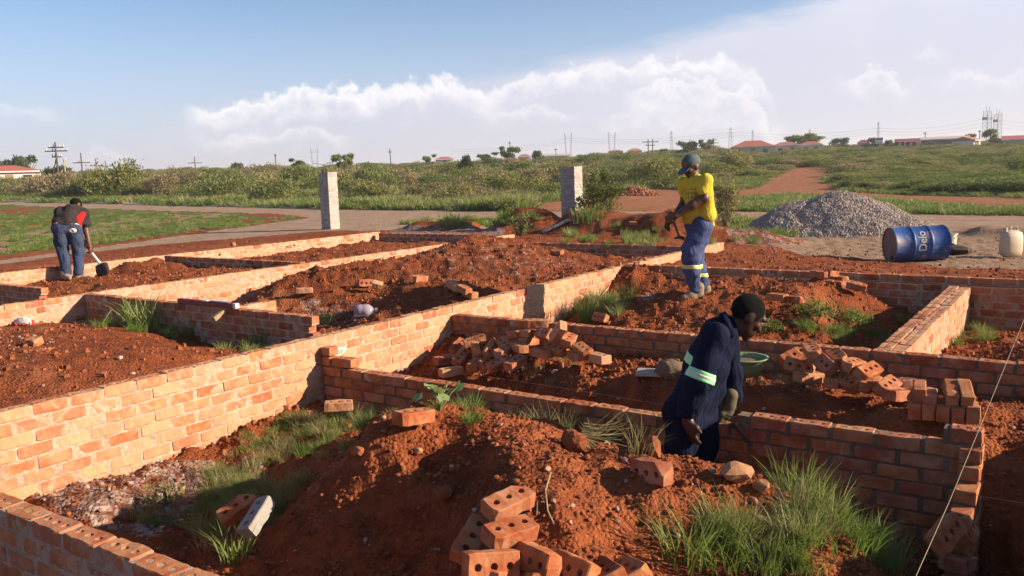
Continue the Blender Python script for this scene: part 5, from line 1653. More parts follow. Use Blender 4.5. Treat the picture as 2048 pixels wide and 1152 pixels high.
def grow(name, prims, h, k, mat, parent, wrinkle=0.0, cut=None, grow_by=0.0, region=None, seed=0, wscale=1.0):
    """smooth union of the primitives; cut: half spaces (point, normal) that keep the side against the normal"""
    m = 4 * h + k + grow_by
    lo = np.min([prim_box(p, m)[0] for p in prims], 0); hi = np.max([prim_box(p, m)[1] for p in prims], 0)
    if region:
        rl = np.min([prim_box(p, 3 * h)[0] for p in region if p[0] != 's'] or [lo], 0); rh = np.max([prim_box(p, 3 * h)[1] for p in region if p[0] != 's'] or [hi], 0)
        lo = np.maximum(lo, rl); hi = np.minimum(hi, rh)
    n = np.ceil((hi - lo) / h).astype(int) + 1
    ax = [lo[i] + h * np.arange(n[i]) for i in range(3)]
    D = np.full(tuple(n), 0.6 * k + 3 * h + grow_by + 0.02)
    for p in prims:
        a, b = prim_box(p, m)
        i0 = np.clip(np.floor((a - lo) / h).astype(int), 0, n); i1 = np.clip(np.ceil((b - lo) / h).astype(int) + 1, 0, n)
        if (i1 <= i0).any(): continue
        g = np.stack(np.meshgrid(*[ax[i][i0[i]:i1[i]] for i in range(3)], indexing='ij'), -1)
        d = prim_d(p, g)
        sl = tuple(slice(i0[i], i1[i]) for i in range(3))
        e = D[sl]
        hh = np.clip(0.5 + 0.5 * (e - d) / k, 0, 1)
        D[sl] = e * (1 - hh) + d * hh - k * hh * (1 - hh)
    G = None
    if wrinkle or cut or region:
        G = np.stack(np.meshgrid(*ax, indexing='ij'), -1)
    if wrinkle:
        rg = np.random.default_rng(seed + 3)
        w = 0
        for i in range(9):
            d = rg.normal(0, 1, 3) * np.array([1, 1, 1.5]); d /= np.linalg.norm(d)
            f = rg.uniform(16, 55) * wscale
            e = rg.normal(0, 1, 3); e /= np.linalg.norm(e)
            w = w + np.sin(G @ d * f + 1.6 * np.sin(G @ e * f * .45) + rg.uniform(0, 6)) / (1 + f / 40)
        D = D + wrinkle * w / 3
    D = D - grow_by
    if cut:
        for p, nn in cut:
            D = np.maximum(D, (G - np.array(p)) @ np.array(nn))
    if region:
        Rg = np.full(D.shape, 9.0)
        sl_ = None
        for p in region:
            d = prim_d(p, G)
            if p[0] == 's': sl_ = d if sl_ is None else np.maximum(sl_, d)
            else: Rg = np.minimum(Rg, d)
        if sl_ is not None: Rg = sl_ if (Rg > 8).all() else np.maximum(Rg, sl_)
        D = np.maximum(D, Rg)
    V, F = surface_nets(D, lo, h)
    base = np.array(parent.location)
    root = parent
    while root.parent is not None:
        root = root.parent; base = base + np.array(root.location)
    me = mesh_np(name, V - base, F, True)
    return link(name, me, mat, parent)
def hand_prims(wrist, tip_dir, side_dir, size=0.18, curl=0.5, palm_n=None):
    """palm, four fingers and a thumb; tip_dir along the fingers, side_dir towards the thumb"""
    t = np.array(tip_dir, float); t /= np.linalg.norm(t)
    s = np.array(side_dir, float); s -= t * (s @ t); s /= np.linalg.norm(s)
    nrm = np.cross(t, s)
    if palm_n is not None and nrm @ np.array(palm_n) < 0: nrm = -nrm
    w = np.array(wrist, float)
    q = size
    pr = [cap(w, q * .155, w + t * q * .30 + s * q * .12, q * .135), cap(w + t * q * .1, q * .15, w + t * q * .42 + s * q * .14, q * .105), cap(w + t * q * .1, q * .14, w + t * q * .40 - s * q * .14, q * .095)]
    for i, (off, ln) in enumerate(((.19, .44), (.065, .50), (-.065, .46), (-.18, .36))):
        b = w + t * q * .42 + s * q * off
        d1 = t * math.cos(curl * .6) + nrm * math.sin(curl * .6)
        d2 = t * math.cos(curl * 1.7) + nrm * math.sin(curl * 1.7)
        m1 = b + d1 * q * ln * .5
        pr += [cap(b, q * .062, m1, q * .054), cap(m1, q * .054, m1 + d2 * q * ln * .55, q * .044)]
    tb = w + t * q * .12 + s * q * .16
    tm_ = tb + (t * .6 + s * .7 + nrm * .3) * q * .22
    pr += [cap(tb, q * .085, tm_, q * .066), cap(tm_, q * .066, tm_ + (t * .85 + s * .2 + nrm * .4) * q * .22, q * .05)]
    return pr
def head_prims(c, fwd, up, s=1.0):
    f = np.array(fwd, float); f /= np.linalg.norm(f)
    u = np.array(up, float); u -= f * (u @ f); u /= np.linalg.norm(u)
    l = np.cross(u, f)
    A = [f, l, u]
    c = np.array(c)
    pr = [ell(c + u * .025 * s - f * .012 * s, (.098 * s, .077 * s, .092 * s), A), ell(c + f * .022 * s - u * .045 * s, (.070 * s, .060 * s, .078 * s), A),
          cap(c + f * .078 * s - u * .112 * s, .020 * s, c + f * .060 * s - u * .085 * s, .036 * s),                       # chin, jaw
          cap(c + f * .088 * s + u * .012 * s, .010 * s, c + f * .112 * s - u * .030 * s, .016 * s),                       # nose
          cap(c + f * .096 * s - u * .030 * s + l * .014 * s, .010 * s, c + f * .096 * s - u * .030 * s - l * .014 * s, .010 * s),
          cap(c + f * .086 * s - u * .064 * s + l * .018 * s, .011 * s, c + f * .086 * s - u * .064 * s - l * .018 * s, .011 * s),   # lips
          cap(c + f * .084 * s - u * .078 * s + l * .014 * s, .010 * s, c + f * .084 * s - u * .078 * s - l * .014 * s, .010 * s),
          cap(c + f * .082 * s + u * .030 * s + l * .035 * s, .014 * s, c + f * .082 * s + u * .030 * s - l * .035 * s, .014 * s)]   # brow
    for sg in (1, -1):
        pr += [ell(c + l * sg * .074 * s - f * .012 * s - u * .012 * s, (.018 * s, .010 * s, .028 * s), A)]                 # ear
        pr += [ell(c + f * .070 * s + l * sg * .034 * s - u * .020 * s, (.022 * s, .024 * s, .020 * s), A)]                 # cheek
    return pr, (f, l, u)
def eyes(root, c, fr, s=1.0):
    f, l, u = fr
    for sg in (1, -1):
        bm = bmesh.new(); bmesh.ops.create_uvsphere(bm, u_segments=10, v_segments=8, radius=.0125 * s)
        p = np.array(c) + f * .079 * s + l * sg * .032 * s + u * .008 * s
        o = link('eye', bm_mesh('eye', bm, True), M_EYE, root, Vector(p) - root.location)
M_EYE = simple('eye_white', (0.45, 0.40, 0.36), 0.3)

# ---- the man in the yellow shirt
def man_yellow():
    g = on_ground(1394, 593); D = math.hypot(g[0], g[1])
    J = lambda px, py, v=0.0: PD(px, py, D + v)
    g[2] = GZ(g[0], g[1])
    root = empty('person', tuple(g), 0, 'man in yellow shirt, blue trousers and grey cap looking down at his hands', 'person')
    fwd = -CR * .80 - CF * .42 - UP * .36
    hc = J(1383, 333, 0)
    hp_, fr = head_prims(hc, fwd, UP, 1.0)
    shL, shR = J(1414, 362, -.13), J(1370, 364, .12)
    elL, wrL = J(1408, 396, -.20), J(1353, 431, -.26)
    elR, wrR = J(1369, 404, .10), J(1346, 437, -.12)
    hipL, hipR = J(1404, 455, -.08), J(1392, 455, .08)
    knL, knR = J(1382, 505, -.14), J(1392, 508, .06)
    anL, anR = J(1392, 580, -.08), J(1404, 582, .08)
    body = hp_ + chain((J(1388, 348, .01), .052), (J(1392, 366, .0), .058), (J(1394, 380, 0), .10), (J(1398, 440, 0), .10))
    body += chain((shL, .056), (elL, .052), (J(1385, 410, -.23), .050), (wrL, .034)) + hand_prims(wrL, -CR * .8 - UP * .35, UP, .18, .9, -UP)
    body += chain((shR, .055), (elR, .050), (wrR, .034)) + hand_prims(wrR, -CR * .7 - UP * .55, CF, .19, .9, -UP)
    body += chain((hipL, .085), (knL, .055), (anL, .04)) + chain((hipR, .085), (knR, .055), (anR, .04)) + [cap(shL, .05, shR, .05)]
    grow('body', body, .0075, .022, M_SKIN2, root)
    eyes(root, hc, fr)
    shirt = [cap(J(1413, 364, -.12), .05, J(1390, 361, -.02), .066), cap(J(1371, 366, .11), .05, J(1388, 361, .0), .064), cap(J(1412, 364, -.12), .07, J(1413, 428, -.09), .088), cap(J(1374, 368, .11), .07, J(1378, 428, .09), .085), cap(J(1392, 366, 0), .09, J(1395, 428, 0), .118),
             cap(J(1386, 378, -.08), .07, J(1388, 425, -.08), .085),
             cap(J(1415, 361, -.14), .072, J(1411, 381, -.17), .082), cap(shR, .07, J(1369, 384, .12), .075),
             cap(J(1412, 425, -.06), .085, J(1419, 452, -.01), .062), cap(J(1382, 425, -.05), .09, J(1380, 446, -.04), .075)]
    hem = J(1398, 449, 0)
    slv = J(1410, 390, -.17)
    grow('shirt', shirt, .009, .045, M_YELLOW, root, .020, cut=[(hem, -UP * .97 + CR * -.12)], seed=1, wscale=.75)
    prt = []
    for yy in (379, 387, 396, 405):
        prt.append(cap(J(1364, yy, -.10), .006, J(1392, yy - 1, -.22), .006))
    for xx in (1366, 1374, 1382, 1390):
        prt.append(cap(J(xx, 379, -.17), .005, J(xx, 406, -.17), .005))
    wide = [ell(p[1] * .5 + p[3] * .5, (np.linalg.norm(p[3] - p[1]) / 2 + .005, .012, .20), None) for p in prt]
    reg = []
    for p in prt:
        d = (p[3] - p[1]); L_ = np.linalg.norm(d); d = d / L_
        n_ = np.cross(d, CF + CR * .6); n_ /= np.linalg.norm(n_)
        reg.append(ell((p[1] + p[3]) / 2, (L_ / 2, .0075, .16), [d, n_, np.cross(d, n_)]))
    grow('shirt_print', shirt, .008, .045, M_SHIRT_PRINT, root, .020, grow_by=.004, region=reg, seed=1, wscale=.75)
    tr = [cap(hipL + UP * .03, .118, hipR + UP * .03, .112)] + chain((hipL, .122), (J(1391, 480, -.12), .112), (knL, .098), (J(1384, 540, -.12), .092), (anL + UP * .02, .078)) + chain((hipR, .118), (J(1396, 480, .06), .108), (knR, .094), (J(1398, 545, .06), .086), (anR + UP * .02, .074))
    grow('trousers', tr, .009, .03, M_DENIM, root, .020, cut=[(J(1398, 585, 0), -UP)], seed=2)
    for nm, a, hgt in (('left', J(1383, 533, -.12), .024), ('right', J(1398, 549, .06), .024)):
        grow('reflective_band', tr, .008, .03, M_HIVIS_Y, root, .020, grow_by=.005, region=[('s', a, UP * .995 + CR * .06, hgt), ell(a, (.17, .17, .1))], seed=2)
    for a, t, nm in ((J(1397, 589, -.08), J(1369, 597, -.16), 0), (J(1411, 592, .08), J(1391, 598, .02), 1)):
        sh = [cap(a + UP * .02, .050, a + (t - a) * .55 + UP * .01, .056), cap(a + (t - a) * .5, .056, t + UP * .004, .044), cap(a + UP * .02, .057, a + UP * .085 - (t - a) * .05, .058)]
        low = min(a[2], t[2]) - .035
        so_ = grow('shoe', sh, .007, .03, M_BOOT, root, cut=[((0, 0, low), -UP)])
        grow('sole', sh, .007, .03, M_SOLE, so_, grow_by=.006, region=[('s', np.array([0, 0, low]), UP, .016)])
    f, l, u = fr
    cc = hc + u * .040 - f * .010
    capm = [ell(cc, (.118, .100, .105), [f, l, u])]
    co = grow('cap', capm, .006, .02, M_CAP, root, cut=[(cc - u * .022, -u)])
    grow('cap_brim', [ell(cc + f * .125 - u * .035, (.088, .078, .012), [f * .95 - u * .3, l, u * .95 + f * .3])], .005, .01, M_CAP, co)
    grow('cap_logo', capm, .0045, .02, M_RED_LOGO, co, grow_by=.003, region=[ell(cc + f * .10 + u * .022, (.06, .022, .036), [f, l, u])])
    gl = hand_prims(wrR - UP * .0, -CR * .7 - UP * .55, CF, .185, .9, -UP)
    grow('glove', gl, .006, .02, M_GLOVE, root, grow_by=.007)
    # brick hammer in his hands
    a, b = J(1342, 436, -.20), J(1359, 474, -.16)
    tl = empty('brick_hammer', tuple(a), 0, 'dark tool held head down in the hands of the man in yellow', 'tool')
    bm = bmesh.new(); add_tube(bm, [(0, 0, .03), Vector(b - a)], [.016, .014], 8); link('handle', bm_mesh('handle', bm), M_POLE, tl)
    bm = bmesh.new()
    c_ = Vector(b - a)
    add_tube(bm, [c_ + Vector(CR * .055) - Vector(UP * .02), c_, c_ - Vector(CR * .06) - Vector(UP * .015)], [.020, .022, .008], 8); link('head', bm_mesh('head', bm), M_DARK_STEEL, tl)
M_SHIRT_PRINT = simple('olive_shirt_print', (0.36, 0.29, 0.045), 0.9)
man_yellow()

# ---- the bricklayer in the navy overall
def bricklayer():
    g = P(1385, 935, -.52); D = math.hypot(g[0], g[1])
    J = lambda px, py, v=0.0: PD(px, py, D + v)
    zf = GZ(g[0], g[1])
    root = empty('person', (g[0], g[1], zf), 0, 'bricklayer in a navy overall with reflective bands bending over the wall', 'person')
    fwd = CR * .80 - UP * .62 + CF * .12
    hc = J(1495, 630, .02)
    hp_, fr = head_prims(hc, fwd, UP * .8 + CR * .6, 1.06)
    shN, shF = J(1432, 672, -.16), J(1452, 668, .17)
    elN, wrN = J(1396, 765, -.22), J(1374, 838, -.20)
    elF, wrF = J(1461, 745, .20), J(1459, 806, .12)
    hN, hF = J(1365, 825, -.09), J(1402, 825, .10)
    kN, kF = J(1362, 890, -.10), J(1408, 890, .10)
    aN = np.array([J(1366, 940, -.08)[0], J(1366, 940, -.08)[1], zf + .10]); aF = np.array([J(1408, 940, .1)[0], J(1408, 940, .1)[1], zf + .10])
    body = hp_ + chain((J(1480, 642, .02), .056), (J(1455, 658, .01), .062), (J(1420, 710, 0), .085), (J(1385, 815, 0), .09))
    body += chain((shN, .05), (elN, .044), (wrN, .030)) + hand_prims(wrN, -UP * .95 + CR * .18, CR * .4 - CF * .8, .19, .35, CR)
    body += chain((shF, .05), (elF, .044), (wrF, .030)) + [cap(shN, .06, shF, .06)]
    body += chain((hN, .09), (kN, .06), (aN, .045)) + chain((hF, .09), (kF, .06), (aF, .045))
    grow('body', body, .0065, .022, M_SKIN, root)
    eyes(root, hc, fr, 1.06)
    f, l, u = fr
    grow('hair', [ell(hc + u * .028 - f * .016, (.105, .085, .098), [f, l, u])], .007, .02, M_HAIR, root, .003, cut=[(hc + u * .008 + f * .045, -u * .45 + f * .89)], wscale=3)
    jk = [cap(shN, .07, shF, .07), cap(J(1436, 672, 0), .11, J(1410, 735, 0), .124), cap(J(1410, 735, 0), .124, J(1382, 810, 0), .122),
          cap(J(1426, 690, -.07), .08, J(1378, 805, -.07), .095), cap(J(1438, 690, .08), .08, J(1392, 805, .08), .095),
          cap(J(1441, 695, .02), .07, J(1428, 775, .04), .06), cap(J(1428, 775, .04), .06, J(1400, 820, .03), .075),
          cap(J(1456, 655, .01), .07, J(1448, 664, .01), .085)]
    sl = chain((shN, .083), (J(1414, 715, -.20), .080), (elN, .076), (J(1384, 800, -.21), .072), (J(1375, 832, -.2), .070))
    slF = chain((shF, .082), (elF, .072), (J(1464, 790, .17), .066))
    hem = J(1385, 836, 0)
    grow('jacket', jk, .0085, .05, M_NAVY, root, .012, cut=[(hem, -UP * .99 - CR * .06)], seed=5)
    grow('sleeve', sl, .0075, .03, M_NAVY, root, .013, cut=[(wrN + UP * .02, -UP)], seed=6)
    grow('sleeve', slF, .0075, .03, M_NAVY, root, .012, seed=7)
    grow('collar', chain((J(1447, 634, -.06), .026), (J(1462, 668, -.095), .024)) + chain((J(1447, 634, .08), .026), (J(1468, 668, .11), .024)) + [cap(J(1447, 634, -.06), .026, J(1447, 634, .08), .026)], .006, .02, M_NAVY, root, .004, seed=8)
    a = J(1390, 746, -.21); ad = (elN - shN) / np.linalg.norm(elN - shN)
    b1 = grow('reflective_band', sl, .006, .03, M_HIVIS_G, root, .013, grow_by=.004, region=[('s', a, ad * .97 + CR * .0, .030), ell(a, (.17, .17, .12))], seed=6)
    grow('silver_stripe', sl, .006, .03, M_SILVER, b1, .013, grow_by=.006, region=[('s', a, ad * .97, .009), ell(a, (.17, .17, .12))], seed=6)
    bk = J(1378, 712, 0); sd_ = J(1384, 810, 0) - J(1438, 672, 0); sd_ /= np.linalg.norm(sd_)
    b2 = grow('reflective_band', jk, .0075, .05, M_HIVIS_G, root, .012, grow_by=.004, region=[('s', bk, sd_, .032), ell(bk - CR * .05, (.13, .25, .14))], seed=5)
    tr = [cap(hN, .115, hF, .115)] + chain((hN, .118), (kN, .098), (aN, .086)) + chain((hF, .112), (kF, .092), (aF, .082))
    grow('trousers', tr, .009, .03, M_NAVY, root, .012, seed=9)
    for q in (aN, aF):
        a2 = np.array([q[0], q[1], zf + .055]); t2 = a2 + CR * .17 + CF * .03
        so_ = grow('shoe', [cap(a2, .05, t2, .042), cap(a2, .052, a2 + UP * .08, .056)], .009, .03, M_BOOT, root, cut=[((0, 0, zf + .005), -UP)])
    gl = hand_prims(wrF, -UP * .85 - CR * .38, CR * .5 + CF * .3, .19, .55, -CR)
    grow('glove', gl + chain((wrF + UP * .05 + CR * .008, .040), (wrF, .034)), .006, .02, M_GLOVE_TAN, root, grow_by=.006)
    # trowel
    a, b, c = J(1447, 842, .05), J(1458, 848, .03), J(1502, 890, -.02)
    tw = empty('trowel', tuple(a), 0, 'steel brick trowel in the gloved hand of the bricklayer, blade pointing right', 'trowel')
    d = Vector(c - b); dn = d.normalized(); sd2 = Vector(UP).cross(dn).normalized(); nn = (dn.cross(sd2) * .6 + sd2 * .8).normalized(); wv = dn.cross(nn)
    bm = bmesh.new()
    L_ = d.length
    o0 = Vector(b - a)
    prof = [(0, .012), (.10, .055), (.3, .060), (.65, .042), (.93, .016), (1.0, .003)]
    top, bot = [], []
    for t, w in prof:
        for lst, e in ((top, .0015), (bot, -.0015)):
            lst.append([bm.verts.new(o0 + dn * L_ * t + wv * w * s_ + nn * e) for s_ in (-1, 1)])
    for i in range(len(prof) - 1):
        bm.faces.new((top[i][0], top[i + 1][0], top[i + 1][1], top[i][1])); bm.faces.new((bot[i][0], bot[i][1], bot[i + 1][1], bot[i + 1][0]))
        for s_ in (0, 1): bm.faces.new((top[i][s_], bot[i][s_], bot[i + 1][s_], top[i + 1][s_]))
    bmesh.ops.recalc_face_normals(bm, faces=bm.faces)
    link('blade', bm_mesh('blade', bm), M_STEEL, tw)
    bm = bmesh.new(); hv = Vector(wrF - a) + Vector(-UP * .05 - CR * .05)
    add_tube(bm, [o0 + dn * .02, o0 + nn * .05 - dn * .01, hv], .006, 6); link('shank', bm_mesh('shank', bm), M_STEEL, tw)
    bm = bmesh.new(); add_tube(bm, [hv - Vector(CR * .03), hv + Vector(CR * .09) + Vector(UP * .02)], [.014, .016], 8); link('handle', bm_mesh('handle', bm), M_WOOD, tw)
bricklayer()

# ---- the man digging
def digger():
    g = on_ground(146, 557); D = math.hypot(g[0], g[1])
    J = lambda px, py, v=0.0: PD(px, py, D + v)
    root = empty('person', tuple(g), 0, 'man in black and red shirt and jeans bending over a shovel', 'person')
    hc = J(152, 411, .42)
    hp_, fr = head_prims(hc, CF * .55 + CR * .30 - UP * .75, CF * .7 + UP * .7, 1.05)
    shL, shR = J(121, 424, .34), J(166, 427, .30)
    elR, wrR = J(172, 462, .30), J(179, 492, .20)
    elL, wrL = J(128, 462, .52), J(164, 484, .42)
    hipL, hipR = J(121, 459, .02), J(147, 459, .0)
    knL, knR = J(126, 504, .10), J(157, 504, .08)
    anL, anR = J(134, 545, .0), J(157, 545, -.02)
    body = hp_ + chain((J(149, 417, .38), .06), (J(144, 424, .30), .07), (J(138, 438, .15), .11), (J(134, 455, 0), .11))
    body += chain((shR, .055), (elR, .048), (wrR, .034)) + hand_prims(wrR, -UP * .9 + CR * .2, CF, .19, 1.1, -CR)
    body += chain((shL, .055), (elL, .048), (wrL, .034)) + hand_prims(wrL, CR * .8 - UP * .5, UP, .19, 1.0, -UP)
    body += chain((hipL, .095), (knL, .06), (anL, .045)) + chain((hipR, .095), (knR, .06), (anR, .045)) + [cap(shL, .06, shR, .06)]
    grow('body', body, .010, .025, M_SKIN2, root)
    eyes(root, hc, fr, 1.05)
    f, l, u = fr
    grow('hair', [ell(hc + u * .030 - f * .016, (.108, .088, .098), [f, l, u])], .008, .02, M_HAIR, root, .003, cut=[(hc - u * .01 + f * .03, -u * .72 + f * .69)], wscale=3)
    sh = [cap(shL, .085, shR, .085), cap(J(120, 428, .28), .10, J(119, 450, .03), .115), cap(J(164, 430, .26), .10, J(149, 450, .01), .112), cap(J(143, 424, .26), .14, J(135, 448, .02), .14), cap(shR, .085, J(173, 446, .30), .082), cap(shL, .085, J(119, 448, .42), .08)]
    grow('shirt', sh, .010, .05, M_BLACK_SHIRT, root, .014, cut=[(J(134, 453, -.05), -UP * .9 - CF * .42)], seed=11)
    grow('red_panel', sh, .009, .05, M_RED_CLOTH, root, .014, cut=[(J(134, 455, -.05), -UP * .9 - CF * .42)], grow_by=.004, region=[cap(J(168, 426, .12), .05, J(159, 438, .02), .06), cap(J(159, 438, .02), .06, J(155, 458, -.1), .05)], seed=11)
    grow('red_panel', sh, .009, .05, M_RED_CLOTH, root, .014, cut=[(J(134, 455, -.05), -UP * .9 - CF * .42)], grow_by=.004, region=[cap(J(106, 432, .2), .05, J(107, 452, .0), .055)], seed=11)
    tr = [cap(hipL + UP * .03, .125, hipR + UP * .03, .125)] + chain((hipL, .128), (J(122, 482, .06), .112), (knL, .092), (anL, .080)) + chain((hipR, .125), (J(153, 482, .05), .110), (knR, .092), (anR, .080))
    grow('jeans', tr, .010, .03, M_JEANS, root, .013, cut=[(J(146, 550, 0), -UP)], seed=12)
    grow('belt', tr, .009, .03, M_CREAM_WALL, root, .013, grow_by=.005, region=[('s', J(134, 449, 0), UP * .95 + CF * .3, .012), ell(J(134, 449, 0), (.25, .25, .1))], seed=12)
    pt = grow('pocket_patch', tr, .006, .03, M_WHITE, root, .013, grow_by=.006, region=[ell(J(146, 461, -.12), (.050, .12, .040), [CR, CF, UP])], seed=12)
    grow('patch_mark', tr, .006, .03, M_BLACK, pt, .013, grow_by=.010, region=[ell(J(146, 461, -.12), (.030, .12, .008), [CR * .8 - UP * .6, CF, UP * .8 + CR * .6])], seed=12)
    for a, t in ((J(129, 552, 0), J(139, 556, -.14)), (J(154, 551, 0), J(184, 553, -.02))):
        low = min(a[2], t[2]) - .04
        so_ = grow('shoe', [cap(a, .052, a + (t - a) * .5, .052), cap(a + (t - a) * .5, .052, t, .036), cap(a, .055, a + UP * .06, .058)], .009, .03, M_SHOE, root, cut=[((0, 0, low), -UP)])
        grow('sole', [cap(a, .052, t, .040)], .009, .03, M_SOLE, so_, grow_by=.008, region=[('s', np.array([0, 0, low]), UP, .014)])
    a, m_, b, c = J(166, 482, .44), J(184, 507, .21), J(200, 527, .08), J(208, 552, .02)
    s_ = empty('shovel', tuple(b), 0, 'shovel with a white sleeved handle in the hands of the digging man', 'shovel')
    B = lambda p: Vector(np.array(p) - b)
    bm = bmesh.new(); add_tube(bm, [B(a), B(m_)], .018, 8); link('handle', bm_mesh('handle', bm), M_POLE, s_)
    bm = bmesh.new(); add_tube(bm, [B(m_), B(b)], [.023, .026], 8); link('sleeve', bm_mesh('sleeve', bm), M_ALU, s_)
    bm = bmesh.new()
    ux = Vector(CR * .93 + UP * .25 - CF * .2).normalized(); dn = B(c).normalized(); nn = ux.cross(dn).normalized()
    L_ = B(c).length
    gp = []
    for i, (t, w) in enumerate([(0, .06), (.08, .125), (.5, .14), (.8, .125), (.95, .07), (1.02, .015)]):
        gp.append([bm.verts.new(dn * L_ * 1.05 * t + ux * w * s + nn * (.03 * (abs(s) ** 2) * (1 - t))) for s in (-1, -.5, 0, .5, 1)])
    for i in range(len(gp) - 1):
        for k in range(4): bm.faces.new((gp[i][k], gp[i][k + 1], gp[i + 1][k + 1], gp[i + 1][k]))
    me = bm_mesh('blade', bm, True)
    bo = link('blade', me, M_DARK_STEEL, s_)
    md = bo.modifiers.new('thick', 'SOLIDIFY'); md.thickness = .006
digger()
# ------------------------------------------------------------------ vegetation
def blades_mesh(name, n, rad, h, w, lean=0.5, seed=0, mat=None, seed_heads=0, hvar=0.5, droop=0.6):
    rg = np.random.default_rng(seed)
    a = rg.uniform(0, 6.283, n); r = rad * np.sqrt(rg.random(n))
    base = np.stack([r * np.cos(a), r * np.sin(a), np.full(n, -0.02)], -1)
    da = a + rg.normal(0, .9, n)
    d = np.stack([np.cos(da), np.sin(da)], -1)
    H = h * (1 - hvar * rg.random(n)); L = lean * (0.25 + rg.random(n)) * H
    fa = rg.uniform(0, 6.283, n); side = np.stack([np.cos(fa), np.sin(fa)], -1)
    ww = w * rg.uniform(.6, 1.2, n)
    ts = [0, .35, .7, 1.0]; ws = [.75, 1.0, .7, .08]
    V = []
    for t, k in zip(ts, ws):
        c = base.copy()
        c[:, :2] += d * (L * t ** 1.9)[:, None]
        c[:, 2] += H * (t - droop * 0.35 * t ** 3 * (L / H))
        V.append(c + np.concatenate([side * (ww * k / 2)[:, None], np.zeros((n, 1))], 1))
        V.append(c - np.concatenate([side * (ww * k / 2)[:, None], np.zeros((n, 1))], 1))
    V = np.stack(V, 1).reshape(-1, 3)
    o = np.arange(n)[:, None] * 8
    F = np.concatenate([o + np.array([[2 * i, 2 * i + 1, 2 * i + 3, 2 * i + 2]]) for i in range(3)], 0)
    me = mesh_np(name, V, F)
    if mat: me.materials.append(mat)
    return me
def leaf_cloud(name, n, lobes, size, seed=0, mat=None, shell=0.45, up=0.3, aspect=0.55):
    """leaf faces spread through the volume of several lobes: (center, radii)"""
    rg = np.random.default_rng(seed)
    w = np.array([np.prod(r) ** (2 / 3) for _, r in lobes]); w /= w.sum()
    k = rg.choice(len(lobes), n, p=w)
    C = np.array([c for c, _ in lobes])[k]; Rr = np.array([r for _, r in lobes])[k]
    d = rg.normal(0, 1, (n, 3)); d /= np.linalg.norm(d, axis=1)[:, None]
    q = (shell + (1 - shell) * rg.random(n)) ** 0.7
    # spiky outline
    q = q * (1 + 0.18 * rg.normal(0, 1, n) * (rg.random(n) < .3))
    p = C + d * Rr * q[:, None]
    p[:, 2] = np.maximum(p[:, 2], 0.02)
    t = rg.normal(0, 1, (n, 3)) + d * 0.7 + np.array([0, 0, up]); t /= np.linalg.norm(t, axis=1)[:, None]
    b = np.cross(t, rg.normal(0, 1, (n, 3))); b /= np.linalg.norm(b, axis=1)[:, None]
    s = size * rg.uniform(.55, 1.3, n)[:, None]
    V = np.stack([p - t * s * .5, p + b * s * aspect * .5, p + t * s * .5, p - b * s * aspect * .5], 1).reshape(-1, 3)
    F = np.arange(n * 4).reshape(n, 4)
    me = mesh_np(name, V, F)
    if mat: me.materials.append(mat)
    return me
def stems_mesh(name, n, h, spread, seed, mat, r0=.02):
    rg = random.Random(seed)
    bm = bmesh.new()
    for i in range(n):
        a = rg.uniform(0, 6.28); s = spread * rg.uniform(.2, 1)
        add_tube(bm, [(0.05 * math.cos(a), .05 * math.sin(a), -.1), (s * .5 * math.cos(a), s * .5 * math.sin(a), h * .5), (s * math.cos(a + .3), s * math.sin(a + .3), h * rg.uniform(.8, 1.02))], [r0, r0 * .6, r0 * .2], 4, False)
    me = bm_mesh(name, bm); me.materials.append(mat)
    return me
def lobes_for(seed, n, R_, H_):
    rg = np.random.default_rng(seed)
    L = [((0, 0, H_ * .45), (R_ * .7, R_ * .7, H_ * .45))]
    for i in range(n):
        a = rg.uniform(0, 6.28); r = R_ * rg.uniform(.35, .75)
        L.append(((r * math.cos(a), r * math.sin(a), H_ * rg.uniform(.3, .78)), (R_ * rg.uniform(.28, .48), R_ * rg.uniform(.28, .48), H_ * rg.uniform(.16, .30))))
    return L
BUSH = []
for i, (mt, n) in enumerate([(M_BUSH_OLIVE, 1500), (M_BUSH_GREEN, 1500), (M_BUSH_BROWN, 1300), (M_BUSH_OLIVE, 1700), (M_BUSH_GREEN, 1300), (M_BUSH_BROWN, 1500)]):
    BUSH.append((leaf_cloud('foliage', int(n * 1.9), lobes_for(200 + i, 14, 1.0, 1.0), 0.095, 300 + i, mt, .30, .9, .40), stems_mesh('stem', 12, 1.02, .9, i, M_BARK)))
BUSH_LABEL = ['olive green bush growing in the bush belt beyond the dirt road', 'dark green bush growing in the bush belt beyond the dirt road', 'brownish thorn bush growing in the bush belt beyond the dirt road']
def bush(k, loc, sx, sz, label, group, parts=True, cat='bush'):
    fol, stm = BUSH[k]
    if not parts:
        o = link('bush', fol, None, None, loc)
        o.scale = (sx, sx, sz); o.rotation_euler = (0, 0, random.uniform(0, 6.28))
        return tag(o, label, cat, group)
    r = empty('bush', loc, random.uniform(0, 6.28), label, cat, group)
    r.scale = (sx, sx, sz)
    link('foliage', fol, None, r); link('stem', stm, None, r)
    return r

